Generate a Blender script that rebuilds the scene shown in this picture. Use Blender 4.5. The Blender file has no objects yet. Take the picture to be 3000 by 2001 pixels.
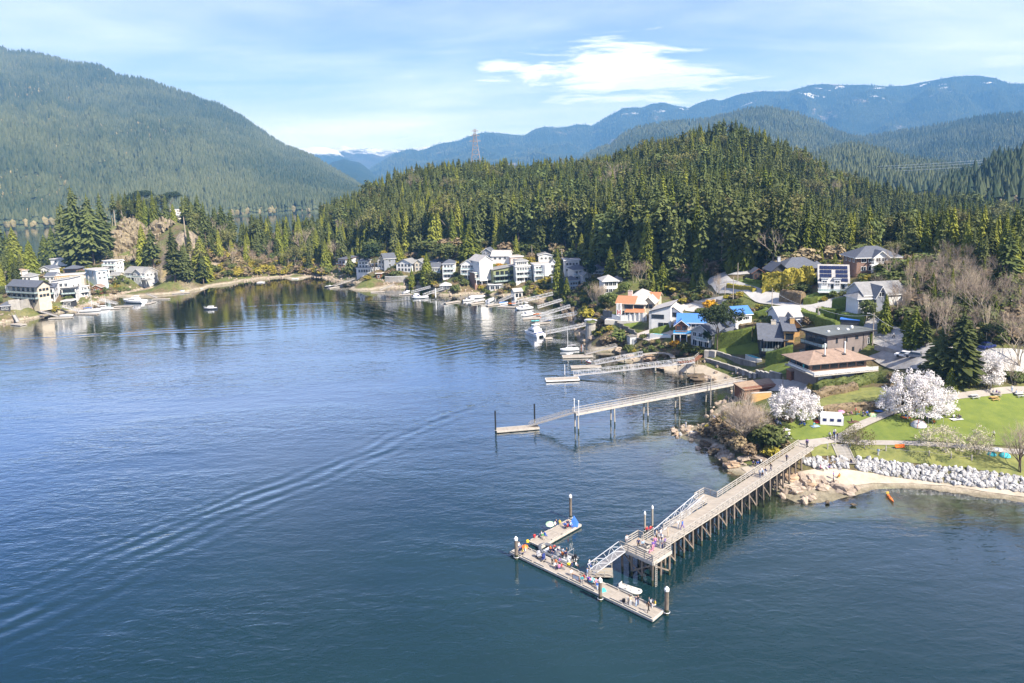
import bpy,bmesh,math,random
import numpy as np
from mathutils import Vector,Matrix,noise,geometry
# ---------------------------------------------------------------- camera, world, sun, exposure
S=bpy.context.scene
COL=S.collection
PI=math.pi
CAM_H=60.0
FPX=2083.0
PPV=850.0
PITCH=math.atan((PPV-520.0)/FPX)
ROLL=0.028
cd=bpy.data.cameras.new('camera')
cam=bpy.data.objects.new('camera',cd)
COL.objects.link(cam)
cd.sensor_width=36.0
cd.lens=36.0*FPX/3000.0
cd.shift_y=-(1000.5-PPV)/3000.0
cd.clip_start=1.0
cd.clip_end=60000.0
RM=(Matrix.Rotation(PI/2-PITCH,3,'X') @ Matrix.Rotation(-ROLL,3,'Z'))
cam.matrix_world=Matrix.Translation((0,0,CAM_H)) @ RM.to_4x4()
S.camera=cam
SUN_EL=math.radians(44.0)
SUN_DIR=Vector((0.72,-0.70,0)).normalized()*math.cos(SUN_EL)+Vector((0,0,math.sin(SUN_EL)))
W=bpy.data.worlds.new('World')
S.world=W
W.use_nodes=True
S.view_settings.view_transform='Standard'
S.view_settings.look='None'
S.view_settings.exposure=1.68
S.view_settings.gamma=1.0
S.view_settings.use_curve_mapping=False
SKY_STRENGTH=0.12
SUN_STRENGTH=3.6
HAZE_DENSITY=0.000125
S.render.engine='CYCLES'
S.cycles.use_denoising=True
S.cycles.max_bounces=6
S.cycles.diffuse_bounces=2
S.cycles.glossy_bounces=2
S.cycles.transparent_max_bounces=8
S.cycles.transmission_bounces=4
S.cycles.volume_bounces=0
S.cycles.caustics_reflective=False
S.cycles.caustics_refractive=False
S.cycles.sample_clamp_indirect=4.0
S.cycles.blur_glossy=1.0
sl=bpy.data.lights.new('sun','SUN')
sl.energy=SUN_STRENGTH
sl.angle=math.radians(0.53)
sl.color=(1.0,0.95,0.87)
so=bpy.data.objects.new('sun',sl)
COL.objects.link(so)
so.rotation_euler=SUN_DIR.to_track_quat('Z','Y').to_euler()
def build_sky():
 nt=W.node_tree;N=nt.nodes;L=nt.links
 N.clear()
 out=N.new('ShaderNodeOutputWorld')
 bg=N.new('ShaderNodeBackground');bg.inputs['Strength'].default_value=SKY_STRENGTH
 sky=N.new('ShaderNodeTexSky');sky.sky_type='NISHITA';sky.sun_disc=False
 sky.sun_elevation=SUN_EL
 sky.sun_rotation=math.atan2(SUN_DIR.x,SUN_DIR.y)
 sky.altitude=50;sky.air_density=1.0;sky.dust_density=0.3;sky.ozone_density=2.0
 tc=N.new('ShaderNodeTexCoord')
 sep=N.new('ShaderNodeSeparateXYZ');L.new(tc.outputs['Generated'],sep.inputs[0])
 def M(op,a=None,b=None,c=None):
  n=N.new('ShaderNodeMath');n.operation=op
  for i,x in enumerate((a,b,c)):
   if x is None:continue
   if isinstance(x,(int,float)):n.inputs[i].default_value=x
   else:L.new(x,n.inputs[i])
  return n.outputs[0]
 X,Y,Z=sep.outputs
 zc=M('ADD',M('MAXIMUM',Z,0.0),0.10)
 comb=N.new('ShaderNodeCombineXYZ')
 L.new(M('DIVIDE',X,zc),comb.inputs[0]);L.new(M('DIVIDE',Y,zc),comb.inputs[1])
 def clouds(scale,lo,hi,detail,rough,stretch,seed,dist=0.3):
  mp=N.new('ShaderNodeMapping');L.new(comb.outputs[0],mp.inputs[0])
  mp.inputs['Scale'].default_value=(stretch[0],stretch[1],1);mp.inputs['Location'].default_value=seed
  nz=N.new('ShaderNodeTexNoise');L.new(mp.outputs[0],nz.inputs['Vector'])
  nz.inputs['Scale'].default_value=scale;nz.inputs['Detail'].default_value=detail
  nz.inputs['Roughness'].default_value=rough;nz.inputs['Distortion'].default_value=dist
  mr=N.new('ShaderNodeMapRange');L.new(nz.outputs['Fac'],mr.inputs[0])
  mr.inputs[1].default_value=lo;mr.inputs[2].default_value=hi;mr.interpolation_type='SMOOTHSTEP'
  return mr.outputs[0],nz.outputs['Fac']
 veil,_=clouds(0.42,0.36,0.74,5,0.55,(0.7,1.0),(3.1,7.7,0))
 streak,_=clouds(0.9,0.40,0.80,7,0.62,(0.5,1.6),(1.3,0.4,0),0.8)
 puff,pf=clouds(2.6,0.30,0.62,8,0.6,(0.8,1.3),(5.0,2.2,0),0.5)
 def blob(u,v,su,sv,k):
  d=(RM @ Vector(((u-1500)/FPX,-(v-PPV)/FPX,-1))).normalized()
  dx=M('DIVIDE',M('SUBTRACT',X,d.x),su);dz=M('DIVIDE',M('SUBTRACT',Z,d.z),sv)
  r=M('SQRT',M('ADD',M('MULTIPLY',dx,dx),M('MULTIPLY',dz,dz)))
  n=M('ADD',r,M('MULTIPLY',M('SUBTRACT',0.5,pf),k))
  mr=N.new('ShaderNodeMapRange');mr.interpolation_type='SMOOTHSTEP'
  L.new(n,mr.inputs[0]);mr.inputs[1].default_value=1.15;mr.inputs[2].default_value=0.25
  front=M('GREATER_THAN',Y,0.0)
  return M('MULTIPLY',mr.outputs[0],front)
 b1=blob(1740,200,0.135,0.034,3.6)
 b2=blob(1880,240,0.17,0.028,3.4)
 b3=blob(2970,175,0.05,0.016,2.2)
 low=N.new('ShaderNodeMapRange');L.new(Z,low.inputs[0]);low.inputs[1].default_value=0.30;low.inputs[2].default_value=0.06
 low.interpolation_type='SMOOTHSTEP'
 amt=M('ADD',M('MULTIPLY',M('MULTIPLY',veil,0.64),M('ADD',0.48,M('MULTIPLY',low.outputs[0],0.52))),M('MULTIPLY',streak,0.22))
 amt=M('ADD',amt,M('MULTIPLY',low.outputs[0],0.12))
 amt=M('MAXIMUM',amt,M('MULTIPLY',b1,0.95));amt=M('MAXIMUM',amt,M('MULTIPLY',b2,0.75));amt=M('MAXIMUM',amt,M('MULTIPLY',b3,0.6))
 amt=M('MINIMUM',amt,0.97)
 mix=N.new('ShaderNodeMixRGB');L.new(amt,mix.inputs[0]);hs=N.new('ShaderNodeHueSaturation');hs.inputs['Saturation'].default_value=1.32;hs.inputs['Hue'].default_value=0.536;hs.inputs['Value'].default_value=0.47;L.new(sky.outputs[0],hs.inputs['Color']);L.new(hs.outputs[0],mix.inputs[1])
 mix.inputs[2].default_value=(5.6,5.8,6.1,1)
 L.new(mix.outputs[0],bg.inputs[0]);L.new(bg.outputs[0],out.inputs[0])
build_sky()
# ---------------------------------------------------------------- helpers
random.seed(7)
NPR=np.random.RandomState(11)
CO=Vector((0,0,CAM_H))
def ray(u,v):
 return (RM @ Vector(((u-1500.0)/FPX,-(v-PPV)/FPX,-1.0)))
def at(u,v,z=0.0):
 d=ray(u,v);t=(z-CAM_H)/d.z
 return CO+d*t
def atd(u,v,dist):
 d=ray(u,v);return CO+d*(dist/math.hypot(d.x,d.y))
def hor(u):return 520.0-(u-1500.0)*math.tan(ROLL)
RT=RM.transposed()
def proj(p):
 c=RT @ (Vector(p)-CO)
 if c.z>-0.5:return None
 return (1500+FPX*c.x/-c.z,PPV-FPX*c.y/-c.z,-c.z)
MATS={}
def mat(name,col,rough=0.8,noise_amt=0.18,noise_scale=1.5,bump=0.0,bump_scale=8.0,metallic=0.0,spec=0.3,col2=None,coord='Object',rand=0.0,stretch=None,trans=0.0,rcol=None):
 """Principled material with noise colour variation, bump and per-object variation."""
 if name in MATS:return MATS[name]
 m=bpy.data.materials.new(name);m.use_nodes=True
 nt=m.node_tree;N=nt.nodes;L=nt.links
 b=N['Principled BSDF']
 b.inputs['Roughness'].default_value=rough;b.inputs['Metallic'].default_value=metallic
 b.inputs['Specular IOR Level'].default_value=spec
 tc=N.new('ShaderNodeTexCoord')
 src=tc.outputs[coord]
 if coord=='World':
  pass
 if stretch:
  mp=N.new('ShaderNodeMapping');L.new(src,mp.inputs[0]);mp.inputs['Scale'].default_value=stretch;src=mp.outputs[0]
 nz=N.new('ShaderNodeTexNoise');nz.inputs['Scale'].default_value=noise_scale;nz.inputs['Detail'].default_value=5
 nz.inputs['Roughness'].default_value=0.65
 L.new(src,nz.inputs['Vector'])
 mx=N.new('ShaderNodeMixRGB');mx.blend_type='MIX'
 c2=col2 if col2 else tuple(c*(1-2*noise_amt) for c in col)
 c1=col if col2 else tuple(min(1,c*(1+noise_amt*0.6)) for c in col)
 mx.inputs[1].default_value=(*c2,1);mx.inputs[2].default_value=(*c1,1)
 mr=N.new('ShaderNodeMapRange');mr.inputs[1].default_value=0.32;mr.inputs[2].default_value=0.68
 L.new(nz.outputs['Fac'],mr.inputs[0]);L.new(mr.outputs[0],mx.inputs[0])
 last=mx.outputs[0]
 if rand>0:
  oi=N.new('ShaderNodeObjectInfo')
  hs=N.new('ShaderNodeHueSaturation')
  r1=N.new('ShaderNodeMapRange');L.new(oi.outputs['Random'],r1.inputs[0]);r1.inputs[3].default_value=1-rand;r1.inputs[4].default_value=1+rand
  r2=N.new('ShaderNodeMapRange');L.new(oi.outputs['Random'],r2.inputs[0]);r2.inputs[3].default_value=0.5-rand*0.05;r2.inputs[4].default_value=0.5+rand*0.05
  L.new(r1.outputs[0],hs.inputs['Value']);L.new(r2.outputs[0],hs.inputs['Hue']);L.new(last,hs.inputs['Color']);last=hs.outputs[0]
 if rcol:
  oi2=N.new('ShaderNodeObjectInfo');rm=N.new('ShaderNodeMapRange');L.new(oi2.outputs['Random'],rm.inputs[0]);rm.inputs[1].default_value=0.35;rm.inputs[4].default_value=0.8
  ge=N.new('ShaderNodeNewGeometry');wn=N.new('ShaderNodeTexNoise');wn.inputs['Scale'].default_value=0.014;wn.inputs['Detail'].default_value=3;L.new(ge.outputs['Position'],wn.inputs['Vector'])
  ad=N.new('ShaderNodeMath');ad.operation='MULTIPLY_ADD';L.new(wn.outputs['Fac'],ad.inputs[0]);ad.inputs[1].default_value=1.6;ad.inputs[2].default_value=-0.8
  su=N.new('ShaderNodeMath');su.operation='ADD';L.new(oi2.outputs['Random'],su.inputs[0]);L.new(ad.outputs[0],su.inputs[1]);L.new(su.outputs[0],rm.inputs[0])
  mr_=N.new('ShaderNodeMixRGB');L.new(rm.outputs[0],mr_.inputs[0]);L.new(last,mr_.inputs[1]);mr_.inputs[2].default_value=(*rcol,1);last=mr_.outputs[0]
 L.new(last,b.inputs['Base Color'])
 if trans>0:
  b.inputs['Subsurface Weight'].default_value=0.0
  tb=N.new('ShaderNodeBsdfTranslucent');L.new(last,tb.inputs[0])
  ms=N.new('ShaderNodeMixShader');ms.inputs[0].default_value=trans
  L.new(b.outputs[0],ms.inputs[1]);L.new(tb.outputs[0],ms.inputs[2])
  L.new(ms.outputs[0],N['Material Output'].inputs[0])
 if bump>0:
  n2=N.new('ShaderNodeTexNoise');n2.inputs['Scale'].default_value=bump_scale;n2.inputs['Detail'].default_value=4
  L.new(src,n2.inputs['Vector'])
  bp=N.new('ShaderNodeBump');bp.inputs['Strength'].default_value=0.6;bp.inputs['Distance'].default_value=bump
  L.new(n2.outputs['Fac'],bp.inputs['Height']);L.new(bp.outputs[0],b.inputs['Normal'])
 MATS[name]=m
 return m
class MB:
 """Mesh builder: collects faces with material indices, then links ONE mesh object."""
 def __init__(s):s.v=[];s.f=[];s.m=[];s.mats=[]
 def mi(s,m):
  if m is None:return 0
  if m not in s.mats:s.mats.append(m)
  return s.mats.index(m)
 def quad(s,pts,m=None):
  n=len(s.v);s.v.extend([tuple(p) for p in pts]);s.f.append(tuple(range(n,n+len(pts))));s.m.append(s.mi(m));return s
 def box(s,c,size,rz=0.0,m=None,taper=1.0):
  cx,cy,cz=c;hx,hy,hz=size[0]/2,size[1]/2,size[2]/2
  ca,sa=math.cos(rz),math.sin(rz);n=len(s.v)
  for dz in (-hz,hz):
   t=taper if dz>0 else 1.0
   for dx,dy in ((-hx,-hy),(hx,-hy),(hx,hy),(-hx,hy)):
    x,y=dx*t,dy*t
    s.v.append((cx+x*ca-y*sa,cy+x*sa+y*ca,cz+dz))
  for q in ((3,2,1,0),(4,5,6,7),(0,1,5,4),(1,2,6,5),(2,3,7,6),(3,0,4,7)):
   s.f.append(tuple(n+i for i in q));s.m.append(s.mi(m))
  return s
 def bar(s,p,q,w,h=None,m=None):
  """box beam from p to q, w wide, h high"""
  p=Vector(p);q=Vector(q);h=h or w
  d=(q-p);L=d.length
  if L<1e-6:return s
  d.normalize();up=Vector((0,0,1)) if abs(d.z)<0.99 else Vector((1,0,0))
  r=d.cross(up).normalized();u=r.cross(d)
  n=len(s.v)
  for b in (p,q):
   for a,c in ((-1,-1),(1,-1),(1,1),(-1,1)):
    s.v.append(tuple(b+r*(a*w/2)+u*(c*h/2)))
  for f in ((0,1,2,3),(7,6,5,4),(0,4,5,1),(1,5,6,2),(2,6,7,3),(3,7,4,0)):
   s.f.append(tuple(n+i for i in f));s.m.append(s.mi(m))
  return s
 def tube(s,pts,radii,k=7,m=None,cap=True):
  pts=[Vector(p) for p in pts];n0=len(s.v);N=len(pts)
  if isinstance(radii,(int,float)):radii=[radii]*N
  for i,p in enumerate(pts):
   d=(pts[min(i+1,N-1)]-pts[max(i-1,0)])
   d=d.normalized() if d.length>1e-9 else Vector((0,0,1))
   up=Vector((0,0,1)) if abs(d.z)<0.95 else Vector((1,0,0))
   r=d.cross(up).normalized();u=r.cross(d)
   for j in range(k):
    a=2*PI*j/k
    s.v.append(tuple(p+(r*math.cos(a)+u*math.sin(a))*radii[i]))
  for i in range(N-1):
   for j in range(k):
    a=n0+i*k+j;b=n0+i*k+(j+1) % k
    s.f.append((a,b,b+k,a+k));s.m.append(s.mi(m))
  if cap:
   s.f.append(tuple(n0+j for j in range(k))[::-1]);s.m.append(s.mi(m))
   s.f.append(tuple(n0+(N-1)*k+j for j in range(k)));s.m.append(s.mi(m))
  return s
 def prism(s,poly,z0,z1,m=None,mtop=None):
  n=len(s.v);k=len(poly)
  area=sum(poly[i][0]*poly[(i+1) % k][1]-poly[(i+1) % k][0]*poly[i][1] for i in range(k))
  if area<0:poly=poly[::-1]
  for z in (z0,z1):
   for p in poly:s.v.append((p[0],p[1],z))
  s.f.append(tuple(range(n,n+k))[::-1]);s.m.append(s.mi(m))
  s.f.append(tuple(range(n+k,n+2*k)));s.m.append(s.mi(mtop or m))
  for i in range(k):
   j=(i+1) % k
   s.f.append((n+i,n+j,n+k+j,n+k+i));s.m.append(s.mi(m))
  return s
 def mesh(s,name,mats=None):
  me=bpy.data.meshes.new(name)
  me.from_pydata(s.v,[],s.f)
  for m in (s.mats or mats or []):me.materials.append(m)
  if s.mats and len(s.mats)>1:me.polygons.foreach_set('material_index',s.m)
  me.update()
  return me
 def build(s,name,m=None,parent=None,smooth=False,loc=None):
  me=s.mesh(name,[m] if m else None)
  if smooth:me.polygons.foreach_set('use_smooth',[True]*len(me.polygons))
  return link(name,me,parent,loc)
def link(name,data,parent=None,loc=None,rz=0.0):
 o=bpy.data.objects.new(name,data);COL.objects.link(o)
 if parent:o.parent=parent
 if loc is not None:o.location=loc
 if rz:o.rotation_euler=(0,0,rz)
 return o
def tag(o,label=None,cat=None,group=None,kind=None):
 if label:o['label']=label
 if cat:o['category']=cat
 if group:o['group']=group
 if kind:o['kind']=kind
 return o
def thing(name,label,cat,loc=(0,0,0),rz=0.0,group=None):
 o=link(name,None,None,loc,rz);o.empty_display_size=0.5
 return tag(o,label,cat,group)
def kids(o):return [c for c in COL.objects if c.parent is o]
def copy_tree(o,parent=None,ch=None):
 c=o.copy();COL.objects.link(c)
 c.parent=parent
 for k in (ch or{}).get(o.name,()):copy_tree(k,c,ch)
 return c
def childmap(o):
 out={}
 for c in o.children_recursive:out.setdefault(c.parent.name,[]).append(c)
 return out
def clone(o,loc,rz=0.0,sc=None,label=None,group=None,cm=None):
 c=copy_tree(o,None,cm if cm is not None else childmap(o));c.location=loc;c.rotation_euler=(0,0,rz)
 if sc is not None:c.scale=(sc,sc,sc) if isinstance(sc,(int,float)) else sc
 if label:c['label']=label
 if group:c['group']=group
 return c
# ---------------------------------------------------------------- terrain: a smooth surface through surveyed heights
CP=[]
def cp(z,*uv):
 for u,v in uv:
  p=at(u,v,z);CP.append((p.x,p.y,z))
def cpd(u,d,z):
 p=atd(u,520,d);CP.append((p.x,p.y,z))
SHORE=[(3300,1500),(3000,1467),(2888,1449),(2773,1429),(2673,1422),(2561,1425),(2525,1443),(2459,1457),(2373,1475),(2304,1457),(2258,1420),
 (2200,1389),(2172,1385),(2149,1380),(2109,1346),(2095,1323),(2072,1314),(2043,1300),(2035,1283),(1975,1272),(1999,1258),(2080,1247),(2090,1225),(2095,1205),
 (2120,1180),(2150,1155),(2142,1132),(2097,1115),(2029,1101),(1989,1089),(1920,1080),(1870,1060),(1843,1049),(1804,1030),(1735,1005),(1693,983),(1680,968),
 (1677,952),(1677,936),(1655,922),(1646,900),(1633,885),(1569,884),(1505,876),(1454,866),(1390,863),(1347,866),(1288,866),(1250,846),(1200,842),(1167,845),(1126,839),
 (1065,834),(1039,829),(1001,826),(985,824),(941,812),(870,809),(781,817),(717,825),(628,830),(564,837),(500,841),(429,848),(367,864),(275,889),(230,910),(138,922),(76,937),(0,948),(-200,975)]
SHORE_W=[at(u,v,0) for u,v in SHORE]
for i in range(len(SHORE_W)-1):
 a,b=SHORE_W[i],SHORE_W[i+1]
 n=max(1,int((b-a).length/9))
 d=(b-a).normalized();nrm=Vector((d.y,-d.x,0))
 for k in range(n):
  p=a.lerp(b,k/n)
  CP.append((p.x,p.y,0.0))
  q=p-nrm*-7 if False else None
OFFW=[]
for i in range(0,len(SHORE_W)-1):
 a,b=SHORE_W[i],SHORE_W[i+1]
 d=(b-a).normalized();n1=Vector((-d.y,d.x,0))
 p=a.lerp(b,0.5)
 q=(p.x+n1.x*8,p.y+n1.y*8)
 if min((q[0]-w.x)**2+(q[1]-w.y)**2 for w in SHORE_W)>30:OFFW.append((*q,-0.6 if i<24 else -1.8))
cp(-9,(300,1100),(700,1000),(1100,950),(1400,1000),(900,1300),(300,1500),(1300,1300),(1600,1080),(1700,1350),(1500,1600),(2000,1650),(2500,1720),(1000,1900),(2000,1980),(2900,1900),(200,1980),(600,900),(1250,900),(1560,960))
cp(-0.8,(2150,1425),(2080,1368),(2010,1308),(2250,1462),(2400,1496),(2560,1475),(2800,1470),(2940,1490));cp(-1.7,(2300,1530),(2600,1530),(2150,1455),(1950,1300),(2060,1160),(1980,1110))
cp(-1.1,(2130,1400),(2200,1415),(2060,1335))
cp(-4.5,(1900,1130),(1980,1200),(1850,1250),(2900,1600),(2600,1620),(2300,1600))
cp(3.2,(2400,1342),(2500,1342),(2687,1362),(2830,1376),(3000,1408))
cp(0.9,(2400,1372),(2500,1376),(2687,1403),(2830,1417),(3000,1432))
cp(0.5,(2300,1400),(2420,1420),(2500,1425))
cp(4.6,(2364,1308),(2450,1285),(2716,1300),(2917,1317),(3100,1320))
cp(5.5,(2560,1250),(2800,1250),(3000,1250),(2300,1265))
cp(7.0,(2618,1208),(2457,1190),(2350,1200))
cp(8.3,(2787,1168),(3000,1145),(2900,1160),(3200,1140))
cp(3.0,(2170,1300),(2200,1330),(2120,1300));cp(1.2,(2070,1262),(2000,1266))
cp(4.5,(2230,1255),(2250,1290),(2180,1262));cp(5.2,(2200,1200),(2260,1180))
cp(4.0,(2290,1135),(2230,1120));cp(2.2,(2180,1118))
cp(1.5,(2150,1100),(2060,1085),(1990,1070));cp(3.6,(2100,1060),(2180,1085),(2240,1105))
cp(7.5,(2280,1080),(2330,1100),(2240,1050),(2140,1020),(2180,1045));cp(8.0,(2420,1125),(2600,1110))
cp(10.0,(2330,1040),(2450,1060),(2560,1050));cp(11.0,(2250,985),(2330,1000))
cp(15.0,(2700,1032));cp(14,(2800,1050),(3000,1080));cp(16.5,(2560,965));cp(17.5,(2450,920));cp(18.5,(2300,892));cp(20,(2160,855));cp(21,(2100,820));cp(21.5,(2150,800))
cp(8.5,(1790,945),(1860,950),(1950,960));cp(5.5,(1730,955),(1760,975));cp(6.0,(1900,990),(1840,1000));cp(7.2,(1990,985),(2060,1000))
cp(3.0,(1830,1030),(1930,1050),(1990,1050));cp(11,(2000,890),(2070,905));cp(13.5,(2120,905),(2180,925));cp(13,(1960,850),(1870,870))
cp(5,(1740,890),(1700,920))
cp(22.5,(2330,830),(2240,815));cp(23,(2460,850));cp(22,(2560,895));cp(21,(2700,900),(2680,960));cp(28,(2575,795));cp(29,(2700,800));cp(24,(2850,900));cp(17,(2880,1000),(3000,1000));cp(26,(3000,850))
cp(2.5,(1690,880),(1600,862),(1520,850),(1440,845),(1370,845),(1310,850));cp(7,(1640,830),(1540,820),(1440,818),(1350,820));cp(10.5,(1640,800),(1560,795),(1450,800),(1350,800))
cp(15,(1440,765),(1540,765),(1700,770));cp(18,(1800,800));cp(16.5,(1250,745),(1350,748),(1450,745));cp(5,(1250,815),(1180,810));cp(9,(1200,785),(1150,790),(1100,795));cp(6,(1030,800));cp(14,(1100,755),(1180,750))
cp(1.2,(985,815),(1050,823),(1120,828));cp(1.0,(870,805),(781,811),(700,818));cp(4,(870,795),(700,803),(600,815));cp(6.5,(640,800))
cp(3.0,(380,850),(280,870),(180,895),(80,915));cp(8,(330,815),(240,830),(150,860),(60,885));cp(11.5,(360,775),(250,790),(150,805),(40,830));cp(13,(380,758),(470,770));cp(17,(345,700),(460,720));cp(36,(350,655));cp(40,(400,632),(470,632));cp(38,(540,652));cp(35,(600,655));cp(24,(640,700))
cp(12,(520,790));
for u,d,z in ((-100,480,9),(60,520,10),(150,540,8),(250,545,14),(350,560,24),(450,570,28),(550,570,26),(700,560,16),(850,560,16),(950,570,20),
    (-300,600,-8),(0,600,-6),(150,610,-6),(300,640,-4),(450,680,-5),(600,690,-5),(750,690,-4),(900,740,-3),(-200,700,-12),(300,760,-12),(800,800,-12),
    (600,520,20),(750,500,12),(900,500,10),(-250,430,8)):cpd(u,d,z)
for u,d,z in ((1000,560,20),(1090,590,36),(1190,610,50),(1300,640,55),(1500,680,48),(1620,660,46),(1760,640,55),(1890,610,62),(2000,590,68),(2150,570,74),(2230,560,67),(2340,520,36),
    (2430,470,13),(2550,440,11),(2700,400,15),(2900,360,15),(3100,350,17),(1100,480,22),(1250,470,26),(1400,470,26),(1550,470,28),(1700,440,32),(1850,420,36),(2000,420,40),(2150,430,44),(2300,420,32),
    (1900,340,23),(2050,320,23),(2200,330,24),(2400,330,25),(2000,500,56),(2150,500,60),(1700,540,44),(1400,560,44),(1200,540,36),
    (1000,760,8),(1300,800,25),(1600,850,20),(2000,820,28),(2300,760,20),(2600,700,14),(2900,700,15),(3200,650,18),(1000,900,-4),(1500,1000,10),(2000,1000,16),(2500,950,14),(3000,950,16)):cpd(u,d,z)
CP+=[q for q in OFFW if min((q[0]-c[0])**2+(q[1]-c[1])**2 for c in CP if c[2]>0.6)>64]
_C=np.array(CP);_P=_C[:,:2]/100.0
_ND=len(CP)
_keep=[]
for i in range(len(_P)):
 if all((_P[i,0]-_P[j,0])**2+(_P[i,1]-_P[j,1])**2>0.0006 for j in _keep):_keep.append(i)
_P=_P[_keep];_Z=_C[_keep,2]
_n=len(_P)
_LAM=np.where(np.isclose(_Z,-1.8) | np.isclose(_Z,-0.6),0.16,np.where(np.isclose(_Z,0.0),0.006,0.015))
_A=np.sqrt(((_P[:,None]-_P[None])**2).sum(-1)+0.0025)
_M=np.zeros((_n+3,_n+3));_M[:_n,:_n]=_A-np.diag(_LAM)
_M[:_n,_n]=1;_M[:_n,_n+1:]=_P;_M[_n,:_n]=1;_M[_n+1:,:_n]=_P.T
_wt=np.linalg.solve(_M,np.concatenate([_Z,np.zeros(3)]))
TX0,TY0,TS,TNX,TNY=-480.0,66.0,2.5,440,330
_gx=TX0+TS*np.arange(TNX);_gy=TY0+TS*np.arange(TNY)
TH=np.zeros((TNY,TNX))
for r in range(TNY):
 q=np.stack([_gx/100,np.full(TNX,_gy[r]/100)],1)
 D=np.sqrt(((q[:,None]-_P[None])**2).sum(-1)+0.0025)
 TH[r]=D @ _wt[:_n]+_wt[_n]+q @ _wt[_n+1:]
def vnoise(shape,cells,seed):
 rs=np.random.RandomState(seed);ny,nx=shape
 g=rs.rand(cells+2,cells+2)
 y=np.linspace(0,cells,ny);x=np.linspace(0,cells,nx)
 yi=y.astype(int);xi=x.astype(int);fy=y-yi;fx=x-xi
 fy=fy*fy*(3-2*fy);fx=fx*fx*(3-2*fx)
 a=g[yi][:,xi];b=g[yi][:,xi+1];c=g[yi+1][:,xi];d=g[yi+1][:,xi+1]
 FX=fx[None];FY=fy[:,None]
 return (a*(1-FX)+b*FX)*(1-FY)+(c*(1-FX)+d*FX)*FY-0.5
_nz=vnoise(TH.shape,130,1)*0.9+vnoise(TH.shape,60,2)*1.6
TH=TH+_nz*np.clip((np.abs(TH))/16.0,0.10,0.9)*np.where(TH>-0.2,1,0.6)
_XX,_YY=np.meshgrid(_gx,_gy)
_d=-TH;_bay=(_XX>14) & (_YY<176) & (TH<0)
TH=np.where(_bay,-np.where(_d<4,.30*_d,1.2+(_d-4)*1.6),TH)
def H(x,y):
 fx=(x-TX0)/TS;fy=(y-TY0)/TS
 fx=min(max(fx,0.0),TNX-1.001);fy=min(max(fy,0.0),TNY-1.001)
 i=int(fx);j=int(fy);a=fx-i;b=fy-j
 return float((TH[j,i]*(1-a)+TH[j,i+1]*a)*(1-b)+(TH[j+1,i]*(1-a)+TH[j+1,i+1]*a)*b)
def gnd(u,v,lift=0.0):
 d=ray(u,v);hl=math.hypot(d.x,d.y);t=70.0/hl;st=1.5/hl
 while t*hl<900:
  p=CO+d*t
  if p.z<max(H(p.x,p.y),0.0)+lift:
   for _ in range(12):
    st*=0.5;p=CO+d*t
    t+=-st if p.z<max(H(p.x,p.y),0.0)+lift else st
   return CO+d*t
  t+=st
 return atd(u,v,900)
# ---------------------------------------------------------------- node shorthand
def nodes(m):
 nt=m.node_tree;N=nt.nodes;L=nt.links
 def M(op,*a):
  n=N.new('ShaderNodeMath');n.operation=op
  for i,x in enumerate(a):
   if isinstance(x,(int,float)):n.inputs[i].default_value=x
   else:L.new(x,n.inputs[i])
  return n.outputs[0]
 def RNG(x,a,b,c=0.0,d=1.0,smooth=True):
  n=N.new('ShaderNodeMapRange')
  if smooth:n.interpolation_type='SMOOTHSTEP'
  L.new(x,n.inputs[0]);n.inputs[1].default_value=a;n.inputs[2].default_value=b;n.inputs[3].default_value=c;n.inputs[4].default_value=d
  return n.outputs[0]
 def NOI(vec,scale,detail=4,rough=0.6,dist=0.0,stretch=None):
  if stretch:
   mp=N.new('ShaderNodeMapping');L.new(vec,mp.inputs[0]);mp.inputs['Scale'].default_value=stretch;vec=mp.outputs[0]
  n=N.new('ShaderNodeTexNoise');L.new(vec,n.inputs['Vector']);n.inputs['Scale'].default_value=scale
  n.inputs['Detail'].default_value=detail;n.inputs['Roughness'].default_value=rough;n.inputs['Distortion'].default_value=dist
  return n.outputs['Fac']
 def MIX(f,a,b):
  n=N.new('ShaderNodeMixRGB')
  for i,x in enumerate((f,a,b)):
   if isinstance(x,(int,float)):n.inputs[i].default_value=x
   elif isinstance(x,tuple):n.inputs[i].default_value=(*x,1)
   else:L.new(x,n.inputs[i])
  return n.outputs[0]
 def BUMP(h,strength,dist):
  n=N.new('ShaderNodeBump');n.inputs['Strength'].default_value=strength;n.inputs['Distance'].default_value=dist;L.new(h,n.inputs['Height'])
  return n.outputs[0]
 return N,L,M,RNG,NOI,MIX,BUMP
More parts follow.
